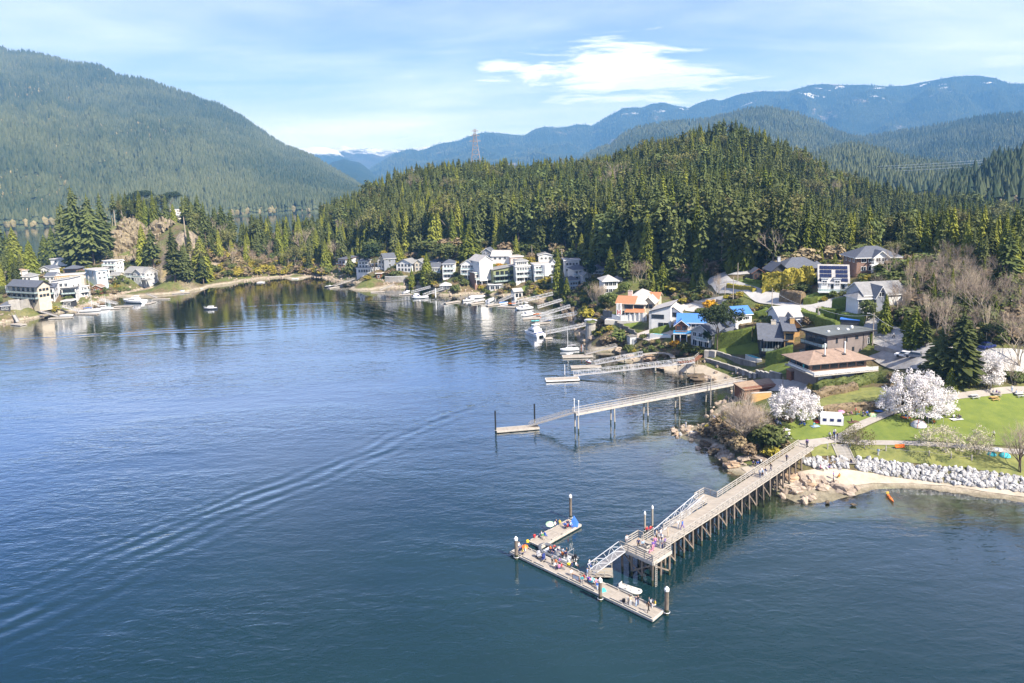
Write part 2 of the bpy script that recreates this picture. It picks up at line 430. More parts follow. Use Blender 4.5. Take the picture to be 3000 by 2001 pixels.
def ground_material():
 m=bpy.data.materials.new('ground');m.use_nodes=True
 N,L,M,RNG,NOI,MIX,BUMP=nodes(m)
 b=N['Principled BSDF'];b.inputs['Roughness'].default_value=0.92;b.inputs['Specular IOR Level'].default_value=0.15
 g=N.new('ShaderNodeNewGeometry');P=g.outputs['Position']
 sp=N.new('ShaderNodeSeparateXYZ');L.new(P,sp.inputs[0]);Z=sp.outputs[2]
 sn=N.new('ShaderNodeSeparateXYZ');L.new(g.outputs['Normal'],sn.inputs[0])
 n1=NOI(P,0.09,6,0.65);n2=NOI(P,0.6,6,0.7);n3=NOI(P,0.03,4)
 soil=MIX(RNG(n2,.35,.65),(0.10,0.075,0.045),(0.17,0.13,0.075))
 green=MIX(RNG(n2,.3,.7),(0.075,0.095,0.028),(0.14,0.15,0.05))
 land=MIX(RNG(n1,.40,.58),soil,green)
 rock=MIX(RNG(n2,.35,.7),(0.16,0.135,0.11),(0.36,0.30,0.22))
 rock=MIX(RNG(n1,.5,.65,0,.7),rock,(0.26,0.21,0.08))
 steep=RNG(sn.outputs[2],0.80,0.62)
 land=MIX(steep,land,rock)
 sand=MIX(RNG(n2,.3,.7),(0.24,0.20,0.15),(0.40,0.35,0.27))
 zz=M('ADD',Z,M('MULTIPLY',M('SUBTRACT',n1,0.5),1.6))
 col=MIX(RNG(zz,0.7,1.5),sand,land)
 wet=MIX(RNG(n2,.3,.7),(0.15,0.13,0.09),(0.26,0.23,0.16))
 col=MIX(RNG(zz,0.02,0.55),wet,col)
 algae=MIX(RNG(n1,.38,.52),(0.27,0.28,0.17),(0.62,0.67,0.30));algae=MIX(RNG(Z,-0.7,-1.9),algae,(0.13,0.17,0.12))
 col=MIX(RNG(zz,-0.35,0.02),algae,col)
 L.new(col,b.inputs['Base Color'])
 L.new(BUMP(NOI(P,1.2,6,0.7),0.8,0.35),b.inputs['Normal'])
 return m
def build_ground():
 vs=[(TX0+i*TS,TY0+j*TS,float(TH[j,i])) for j in range(TNY) for i in range(TNX)]
 fs=[]
 for j in range(TNY-1):
  for i in range(TNX-1):
   if max(TH[j,i],TH[j,i+1],TH[j+1,i],TH[j+1,i+1])<-5.5:continue
   a=j*TNX+i;fs.append((a,a+1,a+TNX+1,a+TNX))
 me=bpy.data.meshes.new('ground');me.from_pydata(vs,[],fs);me.materials.append(ground_material())
 me.polygons.foreach_set('use_smooth',[True]*len(me.polygons));me.update()
 o=link('ground',me);tag(o,'wooded shore land with beaches, rocks and gardens round the cove',kind='structure')
 R=30000
 me=bpy.data.meshes.new('seabed');me.from_pydata([(-R,-R,-14),(R,-R,-14),(R,R,-14),(-R,R,-14)],[],[(0,1,2,3)])
 me.materials.append(mat('seabed',(0.05,0.07,0.06),0.9,noise_scale=0.05))
 tag(link('seabed',me),'dark sea bed under the inlet',kind='structure')
build_ground()
def water_material():
 m=bpy.data.materials.new('water');m.use_nodes=True
 N,L,M,RNG,NOI,MIX,BUMP=nodes(m)
 N.remove(N['Principled BSDF']);out=N['Material Output']
 g=N.new('ShaderNodeNewGeometry');P=g.outputs['Position']
 sp=N.new('ShaderNodeSeparateXYZ');L.new(P,sp.inputs[0]);X,Y=sp.outputs[0],sp.outputs[1]
 at_=N.new('ShaderNodeAttribute');at_.attribute_name='depth';D=at_.outputs['Fac']
 rip=NOI(P,0.42,3,0.55,0.6,(1.0,1.9,1));rip2=NOI(P,0.16,3,0.5,0.4,(0.8,1.7,1));fine=NOI(P,1.3,2,0.5,0.3,(1,1.6,1))
 calm=RNG(NOI(P,0.010,3,0.5,0.8,(1.0,2.4,1)),.40,.62,0.45,1.0)
 h=M('ADD',M('MULTIPLY',rip,0.16),M('ADD',M('MULTIPLY',rip2,0.30),M('MULTIPLY',fine,0.035)))
 h=M('MULTIPLY',M('MULTIPLY',h,calm),RNG(Y,420.0,200.0,0.16,0.62))
 wob=M('MULTIPLY',M('SUBTRACT',NOI(P,0.03,3),0.5),9.0)
 big_=NOI(P,0.055,3,0.6)
 def wake(u0,v0,u1,v1,lam,nw,amp,spread,side):
  a=at(u0,v0);c=at(u1,v1);d=(c-a).normalized();n=Vector((-d.y,d.x,0))
  if n.y>0:n=-n
  along=M('ADD',M('MULTIPLY',M('SUBTRACT',X,a.x),d.x),M('MULTIPLY',M('SUBTRACT',Y,a.y),d.y))
  perp=M('ADD',M('MULTIPLY',M('SUBTRACT',X,a.x),n.x),M('MULTIPLY',M('SUBTRACT',Y,a.y),n.y))
  perp=M('ADD',perp,wob)
  Ln=(c-a).length
  wdt=M('ADD',2.0,M('MULTIPLY',M('MAXIMUM',along,0.0),spread))
  q=M('DIVIDE',M('SUBTRACT',perp,M('MULTIPLY',wdt,side)),wdt)
  env=M('POWER',2.718,M('MULTIPLY',M('MULTIPLY',q,q),-1.6))
  ends=M('MULTIPLY',RNG(along,-12.0,14.0),RNG(along,Ln*1.6,Ln*0.8))
  w=M('SINE',M('MULTIPLY',perp,2*PI/lam))
  return M('MULTIPLY',M('MULTIPLY',M('MULTIPLY',w,env),M('MULTIPLY',ends,RNG(big_,.36,.62,.25,1.15))),amp)
 h=M('ADD',h,wake(1480,1140,-250,1845,3.8,6,0.06,0.075,0.5))
 h=M('ADD',h,wake(620,900,1250,872,5.0,5,0.045,0.06,0.7))
 h=M('ADD',h,wake(1560,960,1280,1010,4.5,5,0.03,0.3,0.4))
 h=M('ADD',h,wake(1000,885,1300,960,4.5,5,0.022,0.3,0.2))
 h=M('ADD',h,wake(-200,1000,700,955,6.0,3,0.07,0.07,0.5))
 nrm=BUMP(h,1.0,1.0)
 fr=N.new('ShaderNodeFresnel');fr.inputs['IOR'].default_value=1.56;L.new(nrm,fr.inputs['Normal'])
 gl=N.new('ShaderNodeBsdfGlossy');gl.inputs['Roughness'].default_value=0.045;L.new(nrm,gl.inputs['Normal'])
 df=N.new('ShaderNodeBsdfDiffuse')
 big=NOI(P,0.018,4,0.6)
 deep=MIX(RNG(big,.35,.65),(0.006,0.024,0.030),(0.009,0.031,0.037))
 L.new(deep,df.inputs['Color'])
 tr=N.new('ShaderNodeBsdfTransparent')
 tint=MIX(RNG(D,0.0,2.6),(0.86,0.92,0.85),(0.42,0.62,0.50));L.new(tint,tr.inputs['Color'])
 body=N.new('ShaderNodeMixShader')
 L.new(RNG(M('ADD',D,M('MULTIPLY',M('SUBTRACT',big,0.5),0.8)),3.2,0.5,0.0,0.97),body.inputs[0]);L.new(df.outputs[0],body.inputs[1]);L.new(tr.outputs[0],body.inputs[2])
 mx=N.new('ShaderNodeMixShader');L.new(RNG(fr.outputs[0],.04,.29,.02,.94),mx.inputs[0]);L.new(body.outputs[0],mx.inputs[1]);L.new(gl.outputs[0],mx.inputs[2])
 L.new(mx.outputs[0],out.inputs[0])
 return m
def build_water():
 st=2
 xs=list(range(0,TNX,st));ys=list(range(0,TNY,st))
 if xs[-1]!=TNX-1:xs.append(TNX-1)
 if ys[-1]!=TNY-1:ys.append(TNY-1)
 vs=[];dep=[];idx={}
 for jj,j in enumerate(ys):
  for ii,i in enumerate(xs):
   idx[(ii,jj)]=len(vs);vs.append((TX0+i*TS,TY0+j*TS,0.0));dep.append(max(0.0,-float(TH[j,i])) if 1 else 9)
 fs=[]
 for jj in range(len(ys)-1):
  for ii in range(len(xs)-1):
   h=TH[ys[jj]:ys[jj+1]+1,xs[ii]:xs[ii+1]+1]
   if h.min()>0.4:continue
   fs.append((idx[ii,jj],idx[ii+1,jj],idx[ii+1,jj+1],idx[ii,jj+1]))
 x0,x1,y0,y1=vs[0][0],TX0+(TNX-1)*TS,vs[0][1],TY0+(TNY-1)*TS
 R=30000.0
 n=len(vs)
 vs+=[(x0,y0,0),(x1,y0,0),(x1,y1,0),(x0,y1,0),(-R,-R,0),(R,-R,0),(R,R,0),(-R,R,0)];dep+=[9.0]*8
 for a in range(4):
  b=(a+1) % 4;fs.append((n+a,n+4+a,n+4+b,n+b))
 me=bpy.data.meshes.new('water');me.from_pydata(vs,[],fs);me.materials.append(water_material())
 a=me.attributes.new('depth','FLOAT','POINT');a.data.foreach_set('value',dep);me.update()
 tag(link('water',me),'rippled blue water of the cove and the inlet',kind='structure')
build_water()
# ---------------------------------------------------------------- distant mountains
def mountain_material(name,c1,c2,snow_z=None,rock=0.0,snow_w=60,snow_noise=0.004,patch=None):
 m=bpy.data.materials.new(name);m.use_nodes=True
 N,L,M,RNG,NOI,MIX,BUMP=nodes(m)
 b=N['Principled BSDF'];b.inputs['Roughness'].default_value=0.95;b.inputs['Specular IOR Level'].default_value=0.05
 g=N.new('ShaderNodeNewGeometry');P=g.outputs['Position']
 sp=N.new('ShaderNodeSeparateXYZ');L.new(P,sp.inputs[0]);Z=sp.outputs[2]
 n1=NOI(P,0.0035,6,0.6);n2=NOI(P,0.035,4,0.7)
 vo=N.new('ShaderNodeTexVoronoi');vo.inputs['Scale'].default_value=0.07;L.new(P,vo.inputs['Vector'])
 col=MIX(RNG(n1,.38,.62),c1,c2)
 col=MIX(RNG(n2,.35,.7,0,.55),col,tuple(x*0.45 for x in c1))
 if rock:
  col=MIX(M('MULTIPLY',RNG(NOI(P,0.0022,8,0.7),.60,.68),rock),col,(0.24,0.20,0.17))
 if snow_z:
  s=RNG(M('ADD',Z,M('MULTIPLY',M('SUBTRACT',NOI(P,snow_noise,7,0.75),0.5),snow_w*6)),snow_z,snow_z+snow_w)
  col=MIX(s,col,(0.56,0.60,0.66))
 if patch:
  col=MIX(M('MULTIPLY',RNG(NOI(P,snow_noise,7,0.7),patch[2],patch[2]+.03),RNG(Z,patch[0],patch[1])),col,(0.75,0.77,0.80))
 L.new(col,b.inputs['Base Color'])
 L.new(BUMP(M('ADD',M('MULTIPLY',vo.outputs['Distance'],-0.5),n2),1.0,14.0),b.inputs['Normal'])
 return m
def ridge(name,sil,dc,db,zb,mtl,rows=40,amp=0.12,freq=0.0016,seed=0,step=14,curve=1.15,label=''):
 """A mountain: its crest follows a skyline at distance dc(u), its foot lies at db(u); gullies run down the slope."""
 us=list(np.arange(sil[0][0],sil[-1][0]+1,step))
 su=[s[0] for s in sil];sv=[s[1] for s in sil]
 vs=[];grid=[]
 rs=random.Random(seed)
 for u in us:
  v=float(np.interp(u,su,sv))
  d1=dc(u) if callable(dc) else dc;d0=db(u) if callable(db) else db
  c=atd(u,v,d1);zc=c.z
  ax=Vector((c.x,c.y,0)).normalized()
  row=[]
  for r in range(rows+7):
   t=r/(rows-1)
   if t<=1:
    d=d0+(d1-d0)*t
    z=zb+(zc-zb)*(t**curve)
   else:
    d=d1*(1+(t-1)*0.8);z=zc-(zc-zb)*min(1.2,(t-1)*3.2)
   p=ax*d
   q=Vector((p.x*freq,p.y*freq,seed*3.7))
   n=noise.fractal(q,0.9,2.1,5)
   gl=abs(noise.noise(Vector((u*0.012+noise.noise(q*1.3)*1.2,t*0.8,seed*1.3))))
   e=4*t*(1-t) if t<=1 else -0.3
   z+=(zc-zb)*amp*e*(n*0.7-gl*1.1)
   if t>0.6 and t<1:
    lim=CAM_H+(zc-CAM_H)*d/d1-2
    z=min(z,lim)
   if t>=1:z+=(zc-zb)*0.0
   if abs(t-1)<1e-6:z+=(noise.noise(Vector((u*0.05,seed,1)))*4+noise.noise(Vector((u*0.17,seed,2)))*2.5)
   row.append(len(vs));vs.append((p.x,p.y,z))
  grid.append(row)
 fs=[]
 for i in range(len(grid)-1):
  for r in range(len(grid[0])-1):
   fs.append((grid[i][r],grid[i+1][r],grid[i+1][r+1],grid[i][r+1]))
 me=bpy.data.meshes.new(name);me.from_pydata(vs,[],fs);me.materials.append(mtl)
 me.polygons.foreach_set('use_smooth',[True]*len(me.polygons));me.update()
 o=link(name,me);tag(o,label,kind='structure')
 return o,np.array(vs).reshape(len(us),rows+7,3),rows
LEFT_SIL=[(-600,120),(-300,118),(-100,128),(0,143),(37,160),(70,160),(103,165),(154,174),(206,191),(248,198),(267,194),(299,204),(337,224),(365,235),(407,239),(449,250),(496,267),(547,281),(590,302),(641,316),(693,342),(749,379),(795,412),(842,442),(875,452),(912,466),(959,496),(1006,524),(1043,547),(1085,575),(1120,600)]
FARL_SIL=[(780,470),(851,439),(880,434),(922,429),(959,432),(987,440),(1006,458),(1040,478),(1080,500),(1130,520)]
SNOW_SIL=[(900,470),(950,440),(978,432),(1001,426),(1030,432),(1062,436),(1090,433),(1118,438),(1165,437),(1200,440),(1245,428),(1300,440),(1340,470)]
MID_SIL=[(930,500),(955,484),(980,473),(1006,466),(1053,476),(1090,504),(1100,514),(1150,540)]
DR_SIL=[(1040,540),(1085,494),(1128,466),(1165,446),(1193,438),(1217,438),(1224,442),(1245,437),(1277,425),(1296,419),(1343,413),(1372,400),(1404,391),(1422,388),(1460,390),(1500,394),(1535,397),(1567,378),(1596,371),(1647,374),(1689,365),(1717,365),(1736,369),(1764,351),(1797,333),(1825,317),(1843,315),(1883,315),(1905,305),(1943,300),(1977,309),(2015,316),(2054,299),(2087,290),(2109,295),(2170,275),(2231,267),(2308,268),(2375,249),(2413,246),(2485,249),(2530,248),(2596,253),(2651,251),(2723,237),(2795,224),(2862,221),(2911,228),(2956,244),(3000,246),(3150,262),(3400,250),(3700,280)]
HB_SIL=[(1700,470),(1755,440),(1788,434),(1822,401),(1866,379),(1949,365),(2060,357),(2142,337),(2198,325),(2253,322),(2297,329),(2336,340),(2391,362),(2436,384),(2485,404),(2530,412),(2580,440),(2640,470),(2720,500)]
HC_SIL=[(2440,450),(2513,412),(2560,402),(2613,395),(2696,382),(2779,368),(2862,351),(2917,343),(3000,340),(3150,315),(3400,300),(3700,320)]
HA_SIL=[(2180,560),(2270,515),(2325,495),(2364,484),(2408,463),(2447,452),(2491,447),(2541,452),(2585,463),(2640,484),(2696,493),(2751,501),(2834,513),(2900,518),(3000,520),(3150,520),(3400,515)]
HE_SIL=[(2760,560),(2830,540),(2889,514),(2944,482),(3000,464),(3200,440),(3500,430)]
m_left=mountain_material('near_mountain_forest',(0.045,0.06,0.03),(0.09,0.10,0.045),rock=0.5,patch=(690,770,.42),snow_noise=.012)
m_blue=mountain_material('blue_mountain_forest',(0.020,0.032,0.020),(0.038,0.050,0.028),rock=1.0,patch=(560,760,.60),snow_noise=.0042)
m_snow=mountain_material('snow_mountain',(0.05,0.055,0.055),(0.09,0.09,0.09),snow_z=400,snow_w=70,snow_noise=0.0035)
m_farl=mountain_material('far_mountain_forest',(0.022,0.034,0.022),(0.036,0.05,0.03),snow_z=350,snow_w=30,snow_noise=.006)
m_mid=mountain_material('hill_forest',(0.026,0.042,0.020),(0.045,0.062,0.026),rock=0.3)
ldb=lambda u:float(np.interp(u,[-600,0,500,1000,1120],[1380,1400,1440,1530,1600]))
ldc=lambda u:float(np.interp(u,[-600,0,500,1000,1120],[4300,4000,3500,3000,2600]))
L_o,L_g,L_r=ridge('mountain',LEFT_SIL,ldc,ldb,-1.0,m_left,56,0.10,0.0014,1,10,1.12,'long wooded mountain falling to the inlet, a little snow on top')
ridge('mountain',SNOW_SIL,9800,7600,0,m_snow,30,0.10,0.0006,2,6,1.0,'snow-covered far mountains at the head of the inlet')
ridge('mountain',FARL_SIL,8600,6600,0,m_farl,30,0.10,0.0008,3,6,1.0,'blue ridge with snow along its top beside the snow-covered mountains')
ridge('mountain',MID_SIL,6000,4000,0,m_mid,20,0.05,0.001,4,6,1.0,'small rounded blue mountain where the inlet turns')
D_o,D_g,D_r=ridge('mountain',DR_SIL,7600,4500,0,m_blue,60,0.24,0.0010,5,8,1.05,'long blue mountain range with small snow patches')
B_o,B_g,B_r=ridge('hill',HB_SIL,3400,2200,10,m_mid,36,0.08,0.0016,6,8,0.8,'broad round wooded hill behind the nearer forest')
C_o,C_g,C_r=ridge('hill',HC_SIL,3600,2300,10,m_mid,36,0.08,0.0016,7,8,0.9,'wooded hill rising to the right edge below the blue range')
A_o,A_g,A_r=ridge('hill',HA_SIL,1900,1000,12,m_mid,30,0.06,0.003,8,8,0.8,'low wooded dome behind the power lines')
E_o,E_g,E_r=ridge('hill',HE_SIL,980,700,18,m_mid,20,0.05,0.005,9,8,0.9,'near slope of pale leafless trees at the right edge')
def build_haze():
 me=MB().box((0,3500,740),(20000,17000,1520)).mesh('haze')
 o=link('haze',me);tag(o,'thin blue air haze over the inlet',kind='stuff')
 m=bpy.data.materials.new('haze');m.use_nodes=True
 N=m.node_tree.nodes;L=m.node_tree.links
 N.remove(N['Principled BSDF'])
 v=N.new('ShaderNodeVolumePrincipled');v.inputs['Color'].default_value=(0.17,0.47,1.0,1);v.inputs['Absorption Color'].default_value=(.25,.25,.25,1);v.inputs['Density'].default_value=HAZE_DENSITY
 v.inputs['Anisotropy'].default_value=0.0
 L.new(v.outputs[0],N['Material Output'].inputs['Volume'])
 me.materials.append(m)
build_haze()
# ---------------------------------------------------------------- plant prototypes (meshes)
M_FIR=mat('fir_needles',(0.135,0.165,0.050),0.85,col2=(0.05,0.072,0.026),noise_scale=0.35,rand=0.34,rcol=(0.145,0.155,0.055),spec=0.1,trans=0.12)
M_CEDAR=mat('cedar_needles',(0.20,0.235,0.038),0.85,col2=(0.085,0.115,0.024),noise_scale=0.45,rand=0.26,rcol=(0.27,0.27,0.05),spec=0.1,trans=0.15)
M_PINE=mat('pine_needles',(0.060,0.085,0.036),0.85,col2=(0.022,0.036,0.018),noise_scale=0.6,rand=0.2,spec=0.1,trans=0.12)
M_BARK=mat('bark',(0.17,0.13,0.10),0.95,noise_scale=2.0,rand=0.2)
M_PALEBARK=mat('pale_bark',(0.40,0.34,0.27),0.95,col2=(0.22,0.18,0.14),noise_scale=1.2,rand=0.25)
M_TWIG=mat('twigs',(0.44,0.36,0.28),0.95,col2=(0.28,0.22,0.165),noise_scale=0.8,rand=0.22)
M_BUD=mat('olive_buds',(0.22,0.21,0.07),0.9,col2=(0.12,0.12,0.05),noise_scale=0.8,rand=0.25,trans=0.2)
M_LEAF=mat('shrub_leaves',(0.16,0.18,0.05),0.8,col2=(0.055,0.078,0.022),noise_scale=1.4,rand=0.25,trans=0.15)
M_HEDGE=mat('hedge_leaves',(0.17,0.21,0.04),0.8,col2=(0.08,0.11,0.022),noise_scale=1.8,rand=0.15,trans=0.12,bump=0.1,bump_scale=5)
M_YELLOW=mat('yellow_leaves',(0.42,0.34,0.05),0.8,col2=(0.20,0.18,0.03),noise_scale=1.2,rand=0.12,trans=0.2)
M_ORANGE=mat('forsythia_flowers',(0.75,0.42,0.02),0.8,col2=(0.45,0.24,0.02),noise_scale=2,rand=0.08,trans=0.2)
M_BLOOM=mat('white_petals',(0.86,0.83,0.82),0.7,col2=(0.66,0.62,0.61),noise_scale=1.5,trans=0.25)
M_PALEBLOOM=mat('cream_petals',(0.62,0.56,0.44),0.8,col2=(0.38,0.35,0.22),noise_scale=1.5,trans=0.25)
M_RUST=mat('rusty_shrub',(0.30,0.235,0.14),0.9,col2=(0.17,0.125,0.075),noise_scale=1.2,rand=0.2,trans=0.1)
def conifer_crown(seed,h=25.0,base=0.16,R=3.6,tiers=24,per=9,droop=0.35,fill=1.0,shape=0.85,ragged=0.3,hang=0.0):
 tiers=int(tiers*1.35);per=int(per*1.35)
 rs=random.Random(seed);b=MB()
 z0=base*h
 for i in range(tiers):
  t=(i+rs.uniform(-0.35,0.35))/tiers;t=min(max(t,0),0.985)
  z=z0+(h-z0)*t
  rad=R*(1-t)**shape*(0.72+0.28*min(1,t*6))
  n=max(4,int(per*(0.55+0.45*(1-t))))
  a0=rs.uniform(0,6.28)
  for k in range(n):
   if rs.random()>fill:continue
   a=a0+2*PI*(k+rs.uniform(-0.35,0.35))/n
   r=rad*rs.uniform(1-ragged*1.3,1+ragged*0.45)
   w=r*rs.uniform(0.22,0.36)+0.20
   ca,sa=math.cos(a),math.sin(a)
   dz=-droop*r*rs.uniform(0.6,1.3)
   def P(s,side,zz):return (ca*r*s-sa*side,sa*r*s+ca*side,z+zz)
   tilt=rs.uniform(-0.35,0.35)*w
   up=0.10*r
   b.quad([P(0.05,-w*.12,0),P(0.05,w*.12,0),P(0.55,w*.5,up+dz*.45+tilt),P(0.55,-w*.5,up+dz*.45-tilt)])
   b.quad([P(0.55,-w*.5,up+dz*.45-tilt),P(0.55,w*.5,up+dz*.45+tilt),P(1.0,w*.10,dz),P(1.0,-w*.10,dz)])
   hh=w*(0.5+hang)
   b.quad([P(0.25,0,0.03*r),P(0.92,0.05*w,dz*.85),P(0.80,rs.uniform(-.3,.3)*w,dz*.8-hh),P(0.35,rs.uniform(-.3,.3)*w,dz*.3-hh*.9)])
 k=7;rings=6;base_i=len(b.v)
 for i in range(rings):
  t=i/(rings-1);z=z0+(h-z0)*(0.02+0.95*t)
  for j in range(k):
   a=2*PI*j/k+i*0.5;r=R*0.50*(1-t)**shape*rs.uniform(0.6,1.15)*fill+0.03
   b.v.append((math.cos(a)*r,math.sin(a)*r,z+rs.uniform(-.5,.5)))
 for i in range(rings-1):
  for j in range(k):
   p=base_i+i*k+j;q=base_i+i*k+(j+1) % k
   b.f.append((p,q,q+k,p+k));b.m.append(0)
 b.quad([(0.25,0,h*.93),(-.2,.2,h*.93),(0,0,h*1.03)]);b.quad([(0,.25,h*.93),(0,-.25,h*.93),(0,0,h*1.03)])
 return b
def trunk_mb(h,r,k=6,lean=0.0,top=0.9):
 return MB().tube([(0,0,-1.5),(0,0,0.4),(lean*h*.4,0,h*.45),(lean*h,0,h*top)],[r*1.35,r,r*.7,r*.12],k)
def branching(seed,h,spread,depth=4,nb=4,r0=0.2,up=0.55,first=0.28,k=3,stems=1,twigs=True):
 """bare broadleaf skeleton: (trunk builder, twig builder, tips)"""
 rs=random.Random(seed);tb=MB();tw=MB();tips=[]
 def grow(p,d,L,r,lev):
  n=2;pts=[p];q=p
  for i in range(n):
   d=(d+Vector((rs.uniform(-.22,.22),rs.uniform(-.22,.22),rs.uniform(-.08,.16)))).normalized()
   q=q+d*(L/n);pts.append(q)
  (tb if lev<2 else tw).tube(pts,[r,r*.8,r*.55],k if lev<2 else 3,cap=False)
  if lev>=depth:
   tips.append(q);return
  m=nb if lev<depth-1 else nb+1
  for i in range(m):
   a=2*PI*(i+rs.random()*.8)/m
   side=Vector((math.cos(a),math.sin(a),0))
   dd=(d*up+side*spread*rs.uniform(.55,1.15)+Vector((0,0,0.18))).normalized()
   t=rs.uniform(0.45,1.0)
   pp=pts[1].lerp(pts[2],(t-.5)*2) if t>.5 else pts[0].lerp(pts[1],t*2)
   grow(pp,dd,L*rs.uniform(.55,.78),r*.5,lev+1)
 for s in range(stems):
  d0=Vector((rs.uniform(-.35,.35),rs.uniform(-.35,.35),1)).normalized() if stems>1 else Vector((rs.uniform(-.06,.06),rs.uniform(-.06,.06),1)).normalized()
  grow(Vector((rs.uniform(-.3,.3)*(stems>1),rs.uniform(-.3,.3)*(stems>1),-0.6)),d0,h*first+.6,r0*(1 if stems==1 else .6),0)
 return tb,tw,tips
def clumps(seed,centres,n,size,rad,flat=0.9,up=0.4):
 """many small leaf-sized faces spread round the centres"""
 rs=random.Random(seed);b=MB()
 for c in centres:
  for _ in range(n):
   o=Vector((rs.gauss(0,1),rs.gauss(0,1),rs.gauss(0,flat)))
   o=o.normalized()*rad*rs.uniform(.35,1.0)**.6
   p=Vector(c)+o
   nn=(o.normalized()+Vector((rs.uniform(-.7,.7),rs.uniform(-.7,.7),rs.uniform(-.2,.7)+up))).normalized()
   t=nn.orthogonal().normalized();s=nn.cross(t);a=rs.uniform(0,6.28)
   x=t*math.cos(a)+s*math.sin(a);y=nn.cross(x);z=size*rs.uniform(.6,1.35)
   b.quad([p-x*z,p+y*z*.7,p+x*z,p-y*z*.7])
 return b
PROTO={}
def proto(key,trunk,crown,mt,mc,extra=None):
 PROTO[key]=(trunk.mesh('trunk',[mt]),crown.mesh('crown',[mc]),extra.mesh('blossom',[mt]) if False else None)
for i in range(5):
 proto(f'fir{i}',trunk_mb(25,.38),conifer_crown(100+i,25,[.10,.16,.30,.22,.38][i],[4.5,3.9,3.5,5.0,4.1][i],[24,25,20,22,17][i],9,.30,[1,1,.9,.95,.8][i],[.62,.72,.55,.78,.48][i],.46),M_BARK,M_FIR)
for i in range(4):
 proto(f'cedar{i}',trunk_mb(20,.36),conifer_crown(200+i,20,.03,[3.9,3.3,4.3,3.6][i],27,11,.55,1,[.72,.8,.66,.9][i],.22,.5),M_BARK,M_CEDAR)
for i in range(2):
 proto(f'gappy{i}',trunk_mb(26,.4,lean=.01),conifer_crown(300+i,26,.5,3.6,15,7,.15,.7,.55,.5),M_PALEBARK,M_FIR)
for i in range(4):
 tb,tw,tips=branching(400+i,14,[.75,.6,.9,.5][i],4,4,.2,.75,.36)
 tw.v,n0=tw.v,len(tw.v)
 proto(f'bare{i}',tb,tw,M_PALEBARK,M_TWIG)
for i in range(2):
 tb,tw,tips=branching(450+i,14,.4,4,4,.17,1.0,.42)
 c=clumps(i,[tuple(t) for t in tips],2,.28,.55)
 tw.v+=[tuple(x) for x in []]
 proto(f'budding{i}',tb,c,M_PALEBARK,M_BUD)
for i in range(2):
 tb,tw,tips=branching(470+i,16,.28,3,5,.16,1.3,.55)
 proto(f'pole{i}',tb,tw,M_PALEBARK,M_TWIG)
def blob_centres(seed,n,rx,rz,zc,lobes=5):
 rs=random.Random(seed);out=[]
 L=[(rs.uniform(-.5,.5)*rx,rs.uniform(-.5,.5)*rx,zc+rs.uniform(-.4,.4)*rz,rs.uniform(.45,.7)) for _ in range(lobes)]
 for _ in range(n):
  l=rs.choice(L);d=Vector((rs.gauss(0,1),rs.gauss(0,1),rs.gauss(0,1)*.9+.25)).normalized()
  out.append((l[0]+d.x*rx*l[3],l[1]+d.y*rx*l[3],max(.2,l[2]+d.z*rz*l[3])))
 return out
for i in range(3):
 proto(f'shrub{i}',trunk_mb(1.2,.08,4),clumps(500+i,blob_centres(i,60,1.2,.9,1.0),9,.20,.35),M_BARK,M_LEAF)
for i in range(2):
 proto(f'round{i}',trunk_mb(5,.2,5),clumps(520+i,blob_centres(20+i,110,2.8,3.2,4.6,7),10,.34,.75),M_BARK,M_LEAF)
tb,tw,tips=branching(600,15,.8,3,5,.26,.8,.5,4)
proto('pine0',tb,clumps(600,[tuple(t) for t in tips if t.z>5],26,.30,1.0,.55),M_BARK,M_PINE)
tb,tw,tips=branching(601,16,.55,3,5,.26,1.0,.42,4)
proto('pine1',tb,clumps(601,[tuple(t) for t in tips if t.z>4],24,.30,1.0,.55),M_BARK,M_PINE)
PH={}
for k in PROTO:PH[k]=max(v.co.z for v in PROTO[k][1].vertices)
def plant(key,p,height,label,cat='tree',name='conifer_tree',group=None,wide=1.0,rz=None,mcrown=None,parts=True):
 t,c,_=PROTO[key]
 s=height/PH[key]
 o=thing(name,label,cat,(p[0],p[1],p[2]),random.uniform(0,6.28) if rz is None else rz,group)
 o.scale=(s*wide,s*wide,s)
 link('trunk',t,o)
 cr=link('crown',c,o)
 if mcrown:
  cr.material_slots[0].link='OBJECT';cr.material_slots[0].material=mcrown
 return o
# ---------------------------------------------------------------- forests
def inpoly(x,y,P):
 c=False;j=len(P)-1
 for i in range(len(P)):
  if (P[i][1]>y)!=(P[j][1]>y) and x<(P[j][0]-P[i][0])*(y-P[i][1])/(P[j][1]-P[i][1])+P[i][0]:c=not c
  j=i
 return c
def W2(p):return (p.x,p.y)
TREES=[]
def scatter(poly,step,keys,hmin,hmax,zone,jit=.45,keep=1.0,zmin=1.2,avoid=None,seed=1):
 rs=random.Random(seed)
 xs=[p[0] for p in poly];ys=[p[1] for p in poly]
 y=min(ys)
 while y<max(ys):
  x=min(xs)
  while x<max(xs):
   px=x+rs.uniform(-jit,jit)*step;py=y+rs.uniform(-jit,jit)*step
   if rs.random()<keep and inpoly(px,py,poly):
    z=H(px,py)
    if z>zmin and not (avoid and avoid(px,py)):
     key=rs.choices([k[0] for k in keys],[k[1] for k in keys])[0]
     cl=noise.noise(Vector((px*.02,py*.02,3)))
     h=hmin+(hmax-hmin)*min(1.1,max(-.25,rs.betavariate(1.6,1.8)+cl*.45))
     h*=(.82 if px/py>.44 else 1)*(1.0+.35*max(0,min(1,(500-math.hypot(px,py))/120))*(zone=='hill' and px/py<.40))
     TREES.append((px,py,z,h,key,zone))
   x+=step
  y+=step
